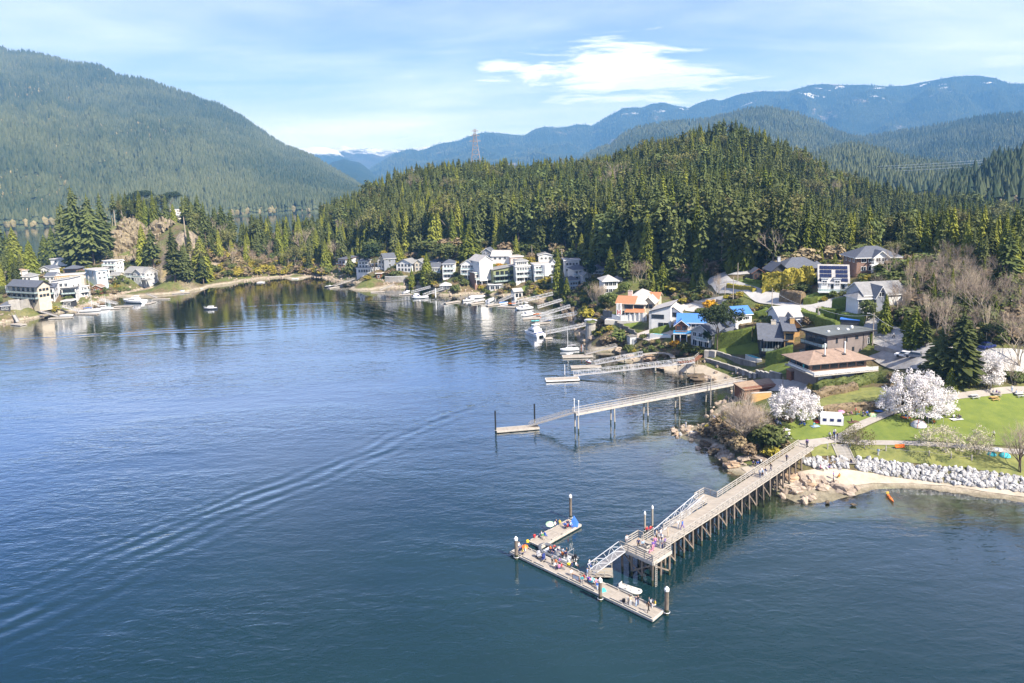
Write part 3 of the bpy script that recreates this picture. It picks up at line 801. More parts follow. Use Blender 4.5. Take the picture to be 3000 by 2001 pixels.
FIRS=[(f'fir{i}',1.0) for i in range(5)]+[('cedar0',.34),('cedar1',.3),('cedar3',.3),('gappy0',.2),('gappy1',.15),('budding0',.16),('budding1',.12),('cedar2',.3),('round1',.14),('bare1',.06)]
foot=[gnd(*q) for q in ((1030,742),(1120,742),(1250,737),(1330,732),(1430,735),(1530,738),(1600,742),(1700,752),(1770,785),(1900,812),(2010,822),(2070,812),(2110,800),(2160,800),(2250,800),(2330,785),(2440,775),(2520,762),(2600,760),(2690,770),(2800,790),(2900,830),(3010,860))]
hill=[W2(p) for p in foot]+[W2(atd(u,520,d)) for u,d in ((3300,300),(3300,560),(2900,620),(2500,700),(2150,700),(1700,760),(1300,740),(1060,680),(930,600),(940,540))]
def clear_front(px,py):
 return False
scatter(hill,5.6,FIRS,15,27,'hill',seed=3)
_in=[(p[0]+(p[0]/math.hypot(*p))*24,p[1]+(p[1]/math.hypot(*p))*24) for p in map(W2,foot)]
scatter([W2(p) for p in foot]+_in[::-1],7.5,[('cedar0',1),('cedar1',.8),('cedar2',1.2),('cedar3',.8),('round1',.5),('round0',.3),('budding1',.5),('bare1',.3),('fir3',.5)],11,24,'hill',seed=13,keep=.8)
pen=[W2(gnd(*q)) for q in ((560,826),(640,822),(740,800),(830,790),(880,788),(960,790),(1010,770),(1040,745))]+[W2(atd(u,520,d)) for u,d in ((1000,600),(900,560),(800,540),(700,535),(600,540),(480,560),(400,575),(330,565),(220,560),(120,545))]+[W2(gnd(*q)) for q in ((250,765),(310,740),(330,700),(360,640),(420,630),(560,640),(600,700),(520,760),(490,790))]
def pen_av(px,py):
 q=proj((px,py,H(px,py)))
 return q and (600<q[0]<870 and q[1]>765 and random.random()<.8) or (470<q[0]<580 and q[1]<665 and q[1]>610)
scatter(pen,6.0,FIRS+[('cedar2',.5),('cedar0',.4)],13,27,'point',avoid=pen_av,seed=4)
behind=[W2(atd(u,520,d)) for u,d in ((2300,700),(2700,640),(3300,560),(3500,900),(2600,1000),(2000,1050),(1700,900))]
scatter(behind,9,FIRS+[('bare0',.8),('bare2',.8),('budding1',.8)],12,22,'back',seed=5)
leftband=[W2(gnd(*q)) for q in ((-60,870),(20,850),(60,835))]+[W2(atd(u,520,d)) for u,d in ((60,500),(-80,520),(-200,480))]
scatter(leftband,8,FIRS+[('cedar2',.8)],14,24,'point',seed=6)
GN_CACHE={}
def forest_group(keys,holders):
 """geometry nodes that put a whole tree on every point of the mesh"""
 ng=bpy.data.node_groups.new('forest_trees','GeometryNodeTree')
 ng.interface.new_socket('Geometry',in_out='INPUT',socket_type='NodeSocketGeometry')
 ng.interface.new_socket('Geometry',in_out='OUTPUT',socket_type='NodeSocketGeometry')
 N=ng.nodes;L=ng.links
 gi=N.new('NodeGroupInput');go=N.new('NodeGroupOutput')
 mp=N.new('GeometryNodeMeshToPoints');L.new(gi.outputs[0],mp.inputs[0])
 allj=N.new('GeometryNodeJoinGeometry')
 for k in reversed(keys):
  j=N.new('GeometryNodeJoinGeometry')
  for ob in holders[k]:
   oi=N.new('GeometryNodeObjectInfo');oi.inputs[0].default_value=ob;L.new(oi.outputs['Geometry'],j.inputs[0])
  ti=N.new('GeometryNodeGeometryToInstance');L.new(j.outputs[0],ti.inputs[0]);L.new(ti.outputs[0],allj.inputs[0])
 return instance_tail(ng,mp,allj,go)
def instance_tail(ng,mp,src,go):
 N=ng.nodes;L=ng.links
 ip=N.new('GeometryNodeInstanceOnPoints');L.new(mp.outputs[0],ip.inputs['Points']);L.new(src.outputs[0],ip.inputs['Instance'])
 ip.inputs['Pick Instance'].default_value=True
 def attr(n,t):
  a=N.new('GeometryNodeInputNamedAttribute');a.data_type=t;a.inputs['Name'].default_value=n
  return a.outputs['Attribute']
 L.new(attr('vid','INT'),ip.inputs['Instance Index'])
 L.new(attr('rot','FLOAT_VECTOR'),ip.inputs['Rotation']);L.new(attr('sc','FLOAT_VECTOR'),ip.inputs['Scale'])
 L.new(ip.outputs[0],go.inputs[0])
 return ng
def points_object(name,pts,label,ng):
 me=bpy.data.meshes.new(name);me.from_pydata([p[0] for p in pts],[],[])
 for n,t,k in (('vid','INT',1),('rot','FLOAT_VECTOR',2),('sc','FLOAT_VECTOR',3)):
  a=me.attributes.new(n,t,'POINT')
  if t=='INT':a.data.foreach_set('value',[p[k] for p in pts])
  else:a.data.foreach_set('vector',[c for p in pts for c in p[k]])
 o=link(name,me);tag(o,label,kind='stuff')
 md=o.modifiers.new('trees','NODES');md.node_group=ng
 return o
def far_group(name,mats_):
 ng=bpy.data.node_groups.new(name,'GeometryNodeTree')
 ng.interface.new_socket('Geometry',in_out='INPUT',socket_type='NodeSocketGeometry')
 ng.interface.new_socket('Geometry',in_out='OUTPUT',socket_type='NodeSocketGeometry')
 N=ng.nodes;L=ng.links
 gi=N.new('NodeGroupInput');go=N.new('NodeGroupOutput')
 mp=N.new('GeometryNodeMeshToPoints');L.new(gi.outputs[0],mp.inputs[0])
 allj=N.new('GeometryNodeJoinGeometry')
 for m,rnd in reversed(mats_):
  j=N.new('GeometryNodeJoinGeometry')
  if not rnd:
   for z,r,d in ((0.55,.13,.45),(0.28,.19,.42),(0.0,.22,.45)):
    c=N.new('GeometryNodeMeshCone');c.inputs['Vertices'].default_value=6;c.inputs['Radius Bottom'].default_value=r;c.inputs['Depth'].default_value=d;c.fill_type='NONE'
    tf=N.new('GeometryNodeTransform');L.new(c.outputs['Mesh'],tf.inputs[0]);tf.inputs['Translation'].default_value=(0,0,z);tf.inputs['Rotation'].default_value=(0.1*z,0.12,z*2)
    L.new(tf.outputs[0],j.inputs[0])
  else:
   for x,z,s in ((0,.45,.30),(.16,.3,.22),(-.14,.28,.2)):
    c=N.new('GeometryNodeMeshIcoSphere');c.inputs['Radius'].default_value=s;c.inputs['Subdivisions'].default_value=1
    tf=N.new('GeometryNodeTransform');L.new(c.outputs['Mesh'],tf.inputs[0]);tf.inputs['Translation'].default_value=(x,x*.5,z);tf.inputs['Scale'].default_value=(1,1,1.3)
    L.new(tf.outputs[0],j.inputs[0])
  sm=N.new('GeometryNodeSetMaterial');sm.inputs['Material'].default_value=m;L.new(j.outputs[0],sm.inputs[0])
  ti=N.new('GeometryNodeGeometryToInstance');L.new(sm.outputs[0],ti.inputs[0]);L.new(ti.outputs[0],allj.inputs[0])
 return instance_tail(ng,mp,allj,go)
def far_tree_mat(name,c1,c2,scale):
 m=bpy.data.materials.new(name);m.use_nodes=True
 N,L,M,RNG,NOI,MIX,BUMP=nodes(m)
 b=N['Principled BSDF'];b.inputs['Roughness'].default_value=0.95;b.inputs['Specular IOR Level'].default_value=0.03
 g=N.new('ShaderNodeNewGeometry');oi=N.new('ShaderNodeObjectInfo')
 f=M('ADD',M('MULTIPLY',RNG(NOI(g.outputs['Position'],scale,5,.6),.38,.62),.55),M('MULTIPLY',oi.outputs['Random'],.5))
 L.new(MIX(f,c1,c2),b.inputs['Base Color'])
 return m
MF1=far_tree_mat('far_conifers',(0.032,0.052,0.030),(0.115,0.13,0.068),0.0022)
MF2=far_tree_mat('far_broadleaf',(0.13,0.12,0.06),(0.26,0.22,0.12),0.004)
MF3=far_tree_mat('pale_broadleaf',(0.13,0.11,0.075),(0.25,0.21,0.145),0.01)
FG=far_group('far_wood',[(MF1,False),(MF2,True)])
EG=far_group('pale_wood',[(MF1,False),(MF3,True)])
def far_forest(name,grid,rows,n,h,label,ng,frac=.1,seed=1,tmax=1.0,cluster=0.002,tmin=0.0):
 rs=random.Random(seed);pts=[];nu=grid.shape[0]
 while len(pts)<n:
  a=rs.uniform(0,nu-1.001);r=rs.uniform(tmin*(rows-1),tmax*(rows-1)-.001)
  i,j=int(a),int(r);fa,fr=a-i,r-j
  p=(grid[i,j]*(1-fa)+grid[i+1,j]*fa)*(1-fr)+(grid[i,j+1]*(1-fa)+grid[i+1,j+1]*fa)*fr
  if p[2]<0.5 or (p[2]>745 and name=='mountain_woods' and rs.random()<.5):continue
  cl=noise.noise(Vector((p[0]*cluster,p[1]*cluster,1.0)))
  broad=rs.random()<min(.34,frac*max(0,1+2.5*cl)*(1.6-1.3*r/rows))
  hh=h*rs.uniform(.6,1.25)*(.62 if broad else 1)
  w=hh*rs.uniform(.85,1.25)
  pts.append((tuple(p-np.array([0,0,1.0])),1 if broad else 0,(0,0,rs.uniform(0,6.28)),(w,w,hh*1.15)))
 return points_object(name,pts,label,ng)
far_forest('mountain_woods',L_g,L_r,85000,23,'dense conifer woods covering the long mountain across the inlet',FG,.24,1)
far_forest('hill_woods',B_g,B_r,26000,20,'conifer woods on the broad round hill',FG,.04,2)
far_forest('hill_woods',C_g,C_r,22000,20,'conifer woods on the hill below the blue range',FG,.04,3)
far_forest('hill_woods',A_g,A_r,12000,24,'conifer woods on the low dome behind the power lines',FG,.12,4)
far_forest('hill_woods',E_g,E_r,2500,20,'pale leafless woods on the near slope at the right edge',EG,.30,5)
far_forest('mountain_woods',D_g,D_r,30000,17,'blue far conifer woods on the long mountain range',FG,.02,6,1.0,.001,.3)
def plant_forests():
 score=[]
 for t in TREES:
  q=proj((t[0],t[1],t[2]+t[3]*.6))
  if q is None or not (-40<q[0]<3040):score.append(-1);continue
  score.append(t[3]/q[2]*(1 if not t[4].startswith(('bare','budding')) else .3))
 order=sorted(range(len(TREES)),key=lambda i:TREES[i][0]**2+TREES[i][1]**2)
 top=np.full(400,5000.0);vis=[0]*len(TREES)
 for i in order:
  t=TREES[i];q=proj((t[0],t[1],t[2]+t[3]));b=proj((t[0],t[1],t[2]))
  if q is None or not (0<=q[0]<3000):continue
  w=max(1,int(3.0*FPX/q[2]/7.5));c=int(q[0]/7.5)
  cols=top[max(0,c-w//2):c+w//2+1]
  lo=min(b[1],float(np.median(cols)))
  vis[i]=max(0,lo-q[1])*w
  np.minimum(cols,q[1],out=cols)
 pick=sorted(range(len(TREES)),key=lambda i:-vis[i])[:N_SINGLE]
 ps=set(pick)
 for i in pick:
  x,y,z,h,key,zone=TREES[i]
  kind='dark fir' if key.startswith('fir') else 'yellow-green cedar' if key.startswith('cedar') else 'bare-trunked fir' if key.startswith('gappy') else 'broadleaf tree'
  q=proj((x,y,z+h))
  if zone=='hill':
   band=next(n for lim,n in ((1180,'left shoulder'),(1360,'slope left of the pylon'),(1560,'slope under the pylon'),(1800,'middle dip'),(2040,'rise left of the summit'),(2240,'summit slope'),(2420,'flank right of the summit'),(2650,'low right end'),(9999,'far right edge')) if q[0]<lim)
   d=math.hypot(x,y);row='along the skyline' if vis[i] and q[1]<545 and d>480 else 'halfway up' if d>455 else 'at the foot'
   where=f'{row} of the wooded hill, {band}'
  elif zone=='point':
   band=next(n for lim,n in ((330,'left of the bluff'),(520,'round the bluff'),(700,'right of the bluff house'),(860,'behind the back beach'),(9999,'towards the hill')) if q[0]<lim)
   where=f'on the wooded point, {band}'
  else:where='on the flat behind the hill'
  plant(key,(x,y,z),h,f'{kind} {where}','tree','fir_tree' if 'fir' in kind else 'cedar_tree' if 'cedar' in kind else 'broadleaf_tree',f'{kind}s {where}')
 holders=tree_holders();keys=list(holders)
 ng=forest_group(keys,holders)
 rs=random.Random(9)
 for zone,label in (('hill','dense fir and cedar wood covering the hill'),('point','fir and cedar wood on the point at the back of the cove'),('back','mixed wood on the flat behind the hill')):
  pts=[]
  for i,t in enumerate(TREES):
   if i in ps or t[5]!=zone:continue
   key=t[4] if t[4] in keys else 'fir0'
   s=t[3]/PH[key];w=s*rs.uniform(.75,1.3)
   pts.append(((t[0],t[1],t[2]),keys.index(key),(rs.gauss(0,.03),rs.gauss(0,.03),rs.uniform(0,6.28)),(w,w,s)))
  points_object('forest',pts,label,ng)
def undergrowth(name,label,uv,n,keys,hmin,hmax,seed,clear=1.2):
 """shrubs and young growth too many to count, spread over an area seen in the photograph"""
 rs=random.Random(seed);P=[(p.x,p.y) for p in (gnd(*q) for q in uv)];hold=tree_holders();ks=[k for k in keys if k in hold];pts=[]
 xs=[p[0] for p in P];ys=[p[1] for p in P];tries=0
 while len(pts)<n and tries<n*30:
  tries+=1;x=rs.uniform(min(xs),max(xs));y=rs.uniform(min(ys),max(ys))
  if not inpoly(x,y,P) or blocked(x,y,clear):continue
  z=H(x,y)
  if z<.8:continue
  k=rs.choice(ks);s=rs.uniform(hmin,hmax)/PH[k];w=s*rs.uniform(.9,1.6)
  pts.append(((x,y,z-.1),ks.index(k),(0,0,rs.uniform(0,6.28)),(w,w,s)))
 if pts:points_object(name,pts,label,forest_group(ks,hold))
AVOID=[];AVOIDP=[]
def blocked(x,y,c):
 for ax,ay,r in AVOID:
  if (x-ax)**2+(y-ay)**2<(r+c)**2:return True
 return any(inpoly(x,y,P) for P in AVOIDP)
def tree_holders():
 holders={}
 for o in COL.objects:
  if o.type=='MESH' and o.parent is not None and o.name.startswith(('trunk','crown')):
   for k in PROTO:
    for i in (0,1):
     if o.data is PROTO[k][i]:
      h=holders.setdefault(k,[None,None]);h[i]=h[i] or o
 return{k:h for k,h in holders.items() if h[0] and h[1]}
# ---------------------------------------------------------------- materials for made things
C_WHITE=mat('white_siding',(0.74,0.73,0.71),0.7,0.05,1.0,bump=0.02,bump_scale=3)
C_CREAM=mat('cream_siding',(0.60,0.53,0.42),0.75,0.08,1.0)
C_PINK=mat('pinkish_stucco',(0.66,0.53,0.47),0.8,0.06,1.0)
C_TAUPE=mat('taupe_siding',(0.225,0.19,0.18),0.7,0.08,0.8)
C_GREY=mat('grey_siding',(0.24,0.26,0.30),0.7,0.08,1.0)
C_PALEGREY=mat('pale_grey_siding',(0.50,0.51,0.52),0.7,0.08,1.0)
C_DARK=mat('dark_siding',(0.055,0.056,0.062),0.6,0.12,1.0)
C_GREEN=mat('olive_siding',(0.26,0.29,0.15),0.7,0.1,1.0)
C_BLUEGREY=mat('pale_blue_siding',(0.48,0.58,0.66),0.7,0.06,1.0)
C_YELLOWWOOD=mat('honey_cedar_siding',(0.58,0.36,0.15),0.7,0.15,2.0,stretch=(1,1,6))
C_REDWOOD=mat('red_cedar',(0.22,0.10,0.06),0.7,0.15,2.0)
C_BRICK=mat('brown_brick',(0.27,0.17,0.13),0.85,0.15,4.0)
R_GREY=mat('grey_shingles',(0.25,0.25,0.25),0.9,0.14,1.2,bump=0.05,bump_scale=4)
R_PALE=mat('weathered_shingles',(0.42,0.40,0.38),0.9,0.12,1.0,bump=0.05,bump_scale=4)
R_SLATE=mat('dark_slate_roof',(0.105,0.115,0.14),0.75,0.12,1.5,bump=0.04,bump_scale=5)
R_BROWN=mat('brown_shingles',(0.30,0.215,0.165),0.9,0.14,0.9,bump=0.05,bump_scale=4)
R_COPPER=mat('terracotta_roof',(0.44,0.19,0.10),0.7,0.12,1.5,stretch=(4,1,1))
R_BLUE=mat('blue_metal_roof',(0.07,0.20,0.52),0.55,0.07,0.8,stretch=(5,1,1))
R_TEAL=mat('blue_tarp_roof',(0.03,0.20,0.42),0.55,0.1,0.8)
R_FLAT=mat('bitumen_roof',(0.13,0.145,0.15),0.9,0.12,0.4)
R_MOSS=mat('mossy_brown_roof',(0.33,0.24,0.17),0.9,0.15,1.0)
C_TRIM=mat('white_trim',(0.80,0.80,0.79),0.6,0.03,2.0)
C_DKTRIM=mat('black_trim',(0.03,0.03,0.035),0.5,0.1,2.0)
def glass_material():
 m=bpy.data.materials.new('window_glass');m.use_nodes=True
 b=m.node_tree.nodes['Principled BSDF'];b.inputs['Base Color'].default_value=(0.025,0.034,0.045,1)
 b.inputs['Roughness'].default_value=0.06;b.inputs['Specular IOR Level'].default_value=0.6
 return m
C_GLASS=glass_material()
def clear_glass():
 m=bpy.data.materials.new('clear_glass_panel');m.use_nodes=True
 N=m.node_tree.nodes;L=m.node_tree.links
 t=N.new('ShaderNodeBsdfTransparent');t.inputs[0].default_value=(0.78,0.86,0.86,1)
 ms=N.new('ShaderNodeMixShader');ms.inputs[0].default_value=0.35
 L.new(t.outputs[0],ms.inputs[1]);L.new(N['Principled BSDF'].outputs[0],ms.inputs[2]);L.new(ms.outputs[0],N['Material Output'].inputs[0])
 N['Principled BSDF'].inputs['Base Color'].default_value=(0.55,0.65,0.66,1);N['Principled BSDF'].inputs['Roughness'].default_value=0.08
 return m
C_PANEL=clear_glass()
C_CONC=mat('concrete',(0.40,0.38,0.35),0.92,0.16,0.6,bump=0.05,bump_scale=2)
C_OLDCONC=mat('stained_concrete',(0.27,0.255,0.235),0.95,col2=(0.11,0.10,0.09),noise_scale=0.5,bump=0.05,bump_scale=2,stretch=(1,1,.35))
C_PATIO=mat('patio_paving',(0.60,0.52,0.45),0.9,0.1,0.8)
C_PALEPATIO=mat('pale_paving',(0.62,0.58,0.52),0.9,0.1,0.8)
C_DECK=mat('weathered_decking',(0.40,0.355,0.30),0.9,col2=(0.25,0.22,0.185),noise_scale=2.2,bump=0.02,bump_scale=6,stretch=(.35,2.5,1))
C_DECK2=mat('grey_decking',(0.42,0.40,0.38),0.9,col2=(0.29,0.275,0.26),noise_scale=2.0,stretch=(.35,2.5,1))
C_RAIL=mat('weathered_timber_rail',(0.44,0.415,0.375),0.9,col2=(0.28,0.255,0.225),noise_scale=2.0)
C_PILE=mat('weathered_pile',(0.30,0.24,0.19),0.95,col2=(0.10,0.085,0.07),noise_scale=1.2,stretch=(1,1,.3))
C_PALEPILE=mat('pale_timber_pile',(0.50,0.46,0.40),0.95,col2=(0.28,0.25,0.2),noise_scale=1.0,stretch=(1,1,.3))
C_BLACKPILE=mat('black_sleeved_pile',(0.02,0.024,0.03),0.5,0.1,1.0)
C_CAPM=mat('white_pile_cap',(0.78,0.78,0.77),0.6,0.08,3.0)
C_ALU=mat('aluminium_truss',(0.68,0.69,0.71),0.45,0.05,2.0,metallic=0.2)
C_EDGE=mat('pale_edge_board',(0.50,0.465,0.41),0.85,0.12,1.5)
C_FLOAT=mat('dark_float_tub',(0.06,0.05,0.045),0.8,0.2,2.0)
C_FOAM=mat('white_float',(0.78,0.77,0.75),0.7,0.06,2.0)
B_WHITE=mat('white_gelcoat',(0.82,0.82,0.83),0.25,0.03,1.0,spec=0.5)
B_NAVY=mat('navy_canvas',(0.03,0.05,0.20),0.7,0.1,1.5)
B_BLUE=mat('blue_canvas',(0.05,0.17,0.55),0.7,0.1,1.5)
B_GREYR=mat('grey_inflatable_tube',(0.10,0.11,0.13),0.6,0.08,1.5)
B_CREAMR=mat('cream_inflatable_tube',(0.76,0.73,0.64),0.6,0.06,1.5)
B_BLACK=mat('black_plastic',(0.02,0.02,0.025),0.45,0.1,2.0)
B_RED=mat('red_plastic',(0.60,0.06,0.04),0.5,0.1,1.5)
B_ORANGE=mat('orange_plastic',(0.85,0.20,0.03),0.45,0.08,1.5)
B_TEAL=mat('teal_plastic',(0.08,0.50,0.55),0.5,0.08,1.5)
B_YELLOW=mat('yellow_plastic',(0.85,0.62,0.05),0.5,0.08,1.5)
B_GREY=mat('grey_canvas_cover',(0.42,0.42,0.45),0.8,0.1,1.0)
K_WOODPOLE=mat('utility_pole_wood',(0.42,0.36,0.30),0.9,0.12,1.0)
K_STEEL=mat('galvanised_steel',(0.55,0.56,0.57),0.5,0.05,2.0,metallic=0.5)
K_PYLON=mat('grey_pylon_steel',(0.30,0.27,0.27),0.7,0.1,0.4)
K_WIRE=mat('pale_wire',(0.6,0.62,0.65),0.5,0.02,1.0)
K_WET=mat('weedy_pile_foot',(0.06,0.07,0.035),0.8,0.3,2.0)
# ---------------------------------------------------------------- draped sheets, ribbons, hedges, walls
def drape(name,uv,off,m,label,step=2.0,world=None,kind='structure'):
 P=world or [gnd(u,v) for u,v in uv]
 poly=[(p[0],p[1]) for p in P]
 if name not in ('beach','rock_shelf','verge','meadow'):AVOIDP.append(poly)
 pts=[];n=len(poly)
 for i in range(n):
  a=Vector(poly[i]);b=Vector(poly[(i+1) % n]);k=max(1,int((b-a).length/step))
  pts+=[tuple(a.lerp(b,j/k)) for j in range(k)]
 outline=list(pts)
 xs=[p[0] for p in pts];ys=[p[1] for p in pts]
 inner=[]
 y=min(ys)+step*.5
 while y<max(ys):
  x=min(xs)+step*.5
  while x<max(xs):
   if inpoly(x,y,outline) and min((x-o[0])**2+(y-o[1])**2 for o in outline)>(step*.45)**2:inner.append((x,y))
   x+=step
  y+=step
 V2=[Vector(p) for p in outline+inner]
 r=geometry.delaunay_2d_cdt(V2,[(i,(i+1) % len(outline)) for i in range(len(outline))],[],0,1e-4)
 fs=[]
 for f in r[2]:
  cx=sum(r[0][i].x for i in f)/len(f);cy=sum(r[0][i].y for i in f)/len(f)
  if inpoly(cx,cy,outline):fs.append(tuple(f))
 me=bpy.data.meshes.new(name);me.from_pydata([(p.x,p.y,H(p.x,p.y)+off) for p in r[0]],[],fs);me.materials.append(m)
 me.polygons.foreach_set('use_smooth',[True]*len(me.polygons));me.update()
 return tag(link(name,me),label,kind=kind)
def spline(P,step=1.5):
 P=[Vector(p) for p in P];out=[]
 for i in range(len(P)-1):
  p0=P[max(i-1,0)];p1=P[i];p2=P[i+1];p3=P[min(i+2,len(P)-1)]
  k=max(1,int((p2-p1).length/step))
  for j in range(k):
   t=j/k
   out.append(0.5*((2*p1)+(p2-p0)*t+(2*p0-5*p1+4*p2-p3)*t*t+(3*p1-p0-3*p2+p3)*t**3))
 return out+[P[-1]]
def ribbon(name,uv,width,off,m,label,step=1.5,kind='structure',world=None,flat=False):
 P=spline(world or [gnd(u,v) for u,v in uv],step);b=MB();n=3
 for i,p in enumerate(P):
  d=(P[min(i+1,len(P)-1)]-P[max(i-1,0)]);d.z=0;d.normalize();s=Vector((-d.y,d.x,0));AVOID.append((p.x,p.y,(width[0] if isinstance(width,tuple) else width)*.55))
  w=width[0]+(width[1]-width[0])*i/(len(P)-1) if isinstance(width,tuple) else width
  for k in range(n+1):
   q=p+s*(w*(k/n-.5));b.v.append((q.x,q.y,(H(p.x,p.y) if flat else H(q.x,q.y))+off))
 for i in range(len(P)-1):
  for k in range(n):
   a=i*(n+1)+k;b.f.append((a,a+1,a+n+2,a+n+1));b.m.append(0)
 o=b.build(name,m,smooth=True)
 return tag(o,label,kind=kind)
def hedge(uv,w,h,label,m=None,name='hedge',leaf=.2,world=None,dens=26,clip=.05):
 """clipped or loose hedge: a body of foliage and leaf faces standing out of it"""
 P=spline(world or [gnd(u,v) for u,v in uv],1.2);rs=random.Random(len(label)+int(P[0].x*10));b=MB()
 prof=[(-.5,-.6),(-.52,h*.5),(-.46,h*.92),(-.25,h),(.25,h),(.46,h*.92),(.52,h*.5),(.5,-.6)]
 for i,p in enumerate(P):
  d=(P[min(i+1,len(P)-1)]-P[max(i-1,0)]);d.z=0;d.normalize();s=Vector((-d.y,d.x,0))
  for (x,z) in prof:
   q=p+s*(x*w+rs.uniform(-clip,clip));b.v.append((q.x,q.y,H(p.x,p.y)+z+rs.uniform(-clip,clip)))
 k=len(prof)
 for i in range(len(P)-1):
  for j in range(k-1):
   a=i*k+j;b.f.append((a,a+k,a+k+1,a+1));b.m.append(0)
 b.f.append(tuple(range(k)));b.m.append(0);b.f.append(tuple((len(P)-1)*k+j for j in range(k))[::-1]);b.m.append(0)
 for i in range(len(P)-1):
  for _ in range(dens):
   j=rs.randrange(k-1);t=rs.random();u_=rs.random()
   va=Vector(b.v[i*k+j]).lerp(Vector(b.v[(i+1)*k+j]),t);vb=Vector(b.v[i*k+j+1]).lerp(Vector(b.v[(i+1)*k+j+1]),t)
   c=va.lerp(vb,u_);s=leaf*rs.uniform(.6,1.3)
   x=Vector((rs.gauss(0,1),rs.gauss(0,1),rs.gauss(0,.7))).normalized()*s;y=Vector((rs.gauss(0,1),rs.gauss(0,1),rs.gauss(0,1))).normalized()*s
   b.quad([c-x,c+y,c+x,c-y])
 o=b.build(name,m or M_HEDGE);tag(o,label,'hedge' if name=='hedge' else 'shrub')
 return o
def wall_run(name,uv,t,h,m,label,cat='wall',below=3.0,level=False,cap=None,pieces='panel',world=None,plen=3.0):
 """a wall built of panels, each its own part, with small joints"""
 P=world or [gnd(u,v) for u,v in uv]
 root=thing(name,label,cat,tuple(P[0]))
 o=Vector(P[0]);zt=max(p[2] for p in P)+h
 for i in range(len(P)-1):
  a=Vector(P[i]);b=Vector(P[i+1]);n=max(1,round((b-a).length/plen))
  for k in range(n):
   p=a.lerp(b,k/n);q=a.lerp(b,(k+1)/n);d=(q-p);d.z=0;g=d.normalized()*.03
   top=zt if level else max(p.z,q.z)+h
   lo=min(p.z,q.z)-below;hh=top-lo
   pp=p+g;qq=q-g
   pp.z=qq.z=lo+hh/2
   MB().bar(pp-o,qq-o,t,hh).build(pieces,m,root)
   if cap:
    c0=p.copy();c1=q.copy();c0.z=c1.z=top+.06
    MB().bar(c0-o,c1-o,t+.14,.12).build('coping',cap,root)
 return root
def posts_rail(name,label,P,h,m,mr=None,post=.10,rails=(1.0,.5),every=2.0,cat='fence',rw=.07,root=None,off=None):
 """posts and rails along world points; a thing of its own, or parts of root"""
 if root is None:root=thing(name,label,cat,tuple(P[0]));off=Vector(P[0])
 me=None
 for i in range(len(P)-1):
  a=Vector(P[i]);b=Vector(P[i+1]);n=max(1,round((b-a).length/every))
  for k in range(n+(1 if i==len(P)-2 else 0)):
   p=a.lerp(b,k/n)-off
   if me is None:me=MB().box((0,0,h/2),(post,post,h)).mesh('post',[m])
   link('post',me,root,p)
  for r in rails:
   z=Vector((0,0,h*r))
   MB().bar(a-off+z,b-off+z,rw,rw*1.6 if r>.9 else rw).build('rail',mr or m,root)
 return root
# ---------------------------------------------------------------- houses
WIN={}
def window(parent,c,w,h,face,trim,part='window',bars=1):
 """frame with a pane as its sub-part; face 0 front(-y) 1 right 2 back 3 left"""
 key=(round(w,2),round(h,2),trim.name,bars)
 if key not in WIN:
  f=MB();t=.09
  f.box((0,0,h/2),(w+t,.10,t));f.box((0,0,-h/2),(w+t,.14,t));f.box((-w/2,0,0),(t,.10,h-t));f.box((w/2,0,0),(t,.10,h-t))
  for i in range(bars):f.box((w*((i+1)/(bars+1)-.5),0.0,0),(.06,.08,h-t))
  WIN[key]=(f.mesh('window',[trim]),MB().box((0,0.02,0),(w,.06,h)).mesh('pane',[C_GLASS]))
 f,p=WIN[key]
 o=link(part,f,parent,c);o.rotation_euler=(0,0,face*PI/2)
 link('pane',p,o)
 return o
def roof_mb(kind,w,d,h,rise,over,axis,m,trim):
 b=MB();th=.22;W2_,D2=w/2+over,d/2+over
 if kind=='flat':
  b.box((0,0,h+.18),(w+2*over,d+2*over,.36),m=trim)
  b.box((0,0,h+.37),(w+2*over-.3,d+2*over-.3,.04),m=m)
  return b
 if kind=='shed':
  z0,z1=h+.05,h+rise
  pts=[(-W2_,-D2,z0),(W2_,-D2,z0),(W2_,D2,z1),(-W2_,D2,z1)]
  if axis=='x':pts=[(-W2_,-D2,z0),(W2_,-D2,z1),(W2_,D2,z1),(-W2_,D2,z0)]
  up=[(x,y,z+th) for x,y,z in pts]
  b.quad(pts[::-1],trim);b.quad(up,m)
  for i in range(4):b.quad([pts[i],pts[(i+1) % 4],up[(i+1) % 4],up[i]],trim)
  return b
 if axis=='y':A,B=D2,W2_
 else:A,B=W2_,D2
 hip=(B*.95 if kind=='hip' else 0.0);r=max(.05,A-hip) if kind=='hip' else A
 ez=h-over*rise/(B-over)*1.0
 def T(a,s,z):return (a,s,z) if axis!='y' else (s,a,z)
 def slab(q,flip=False):
  q=[T(*p) for p in q];n=(Vector(q[1])-Vector(q[0])).cross(Vector(q[2])-Vector(q[0]))
  if n.z<0:q=q[::-1]
  up=[(x,y,z+th) for x,y,z in q]
  b.quad(up,m);b.quad(q[::-1],trim)
  k=len(q)
  for i in range(k):b.quad([q[i],q[(i+1) % k],up[(i+1) % k],up[i]],trim)
 top=h+rise
 slab([(-A,-B,ez),(A,-B,ez),(r,0,top),(-r,0,top)]);slab([(A,B,ez),(-A,B,ez),(-r,0,top),(r,0,top)])
 if kind=='hip':
  slab([(-A,B,ez),(-A,-B,ez),(-r,0,top)]);slab([(A,-B,ez),(A,B,ez),(r,0,top)])
 return b
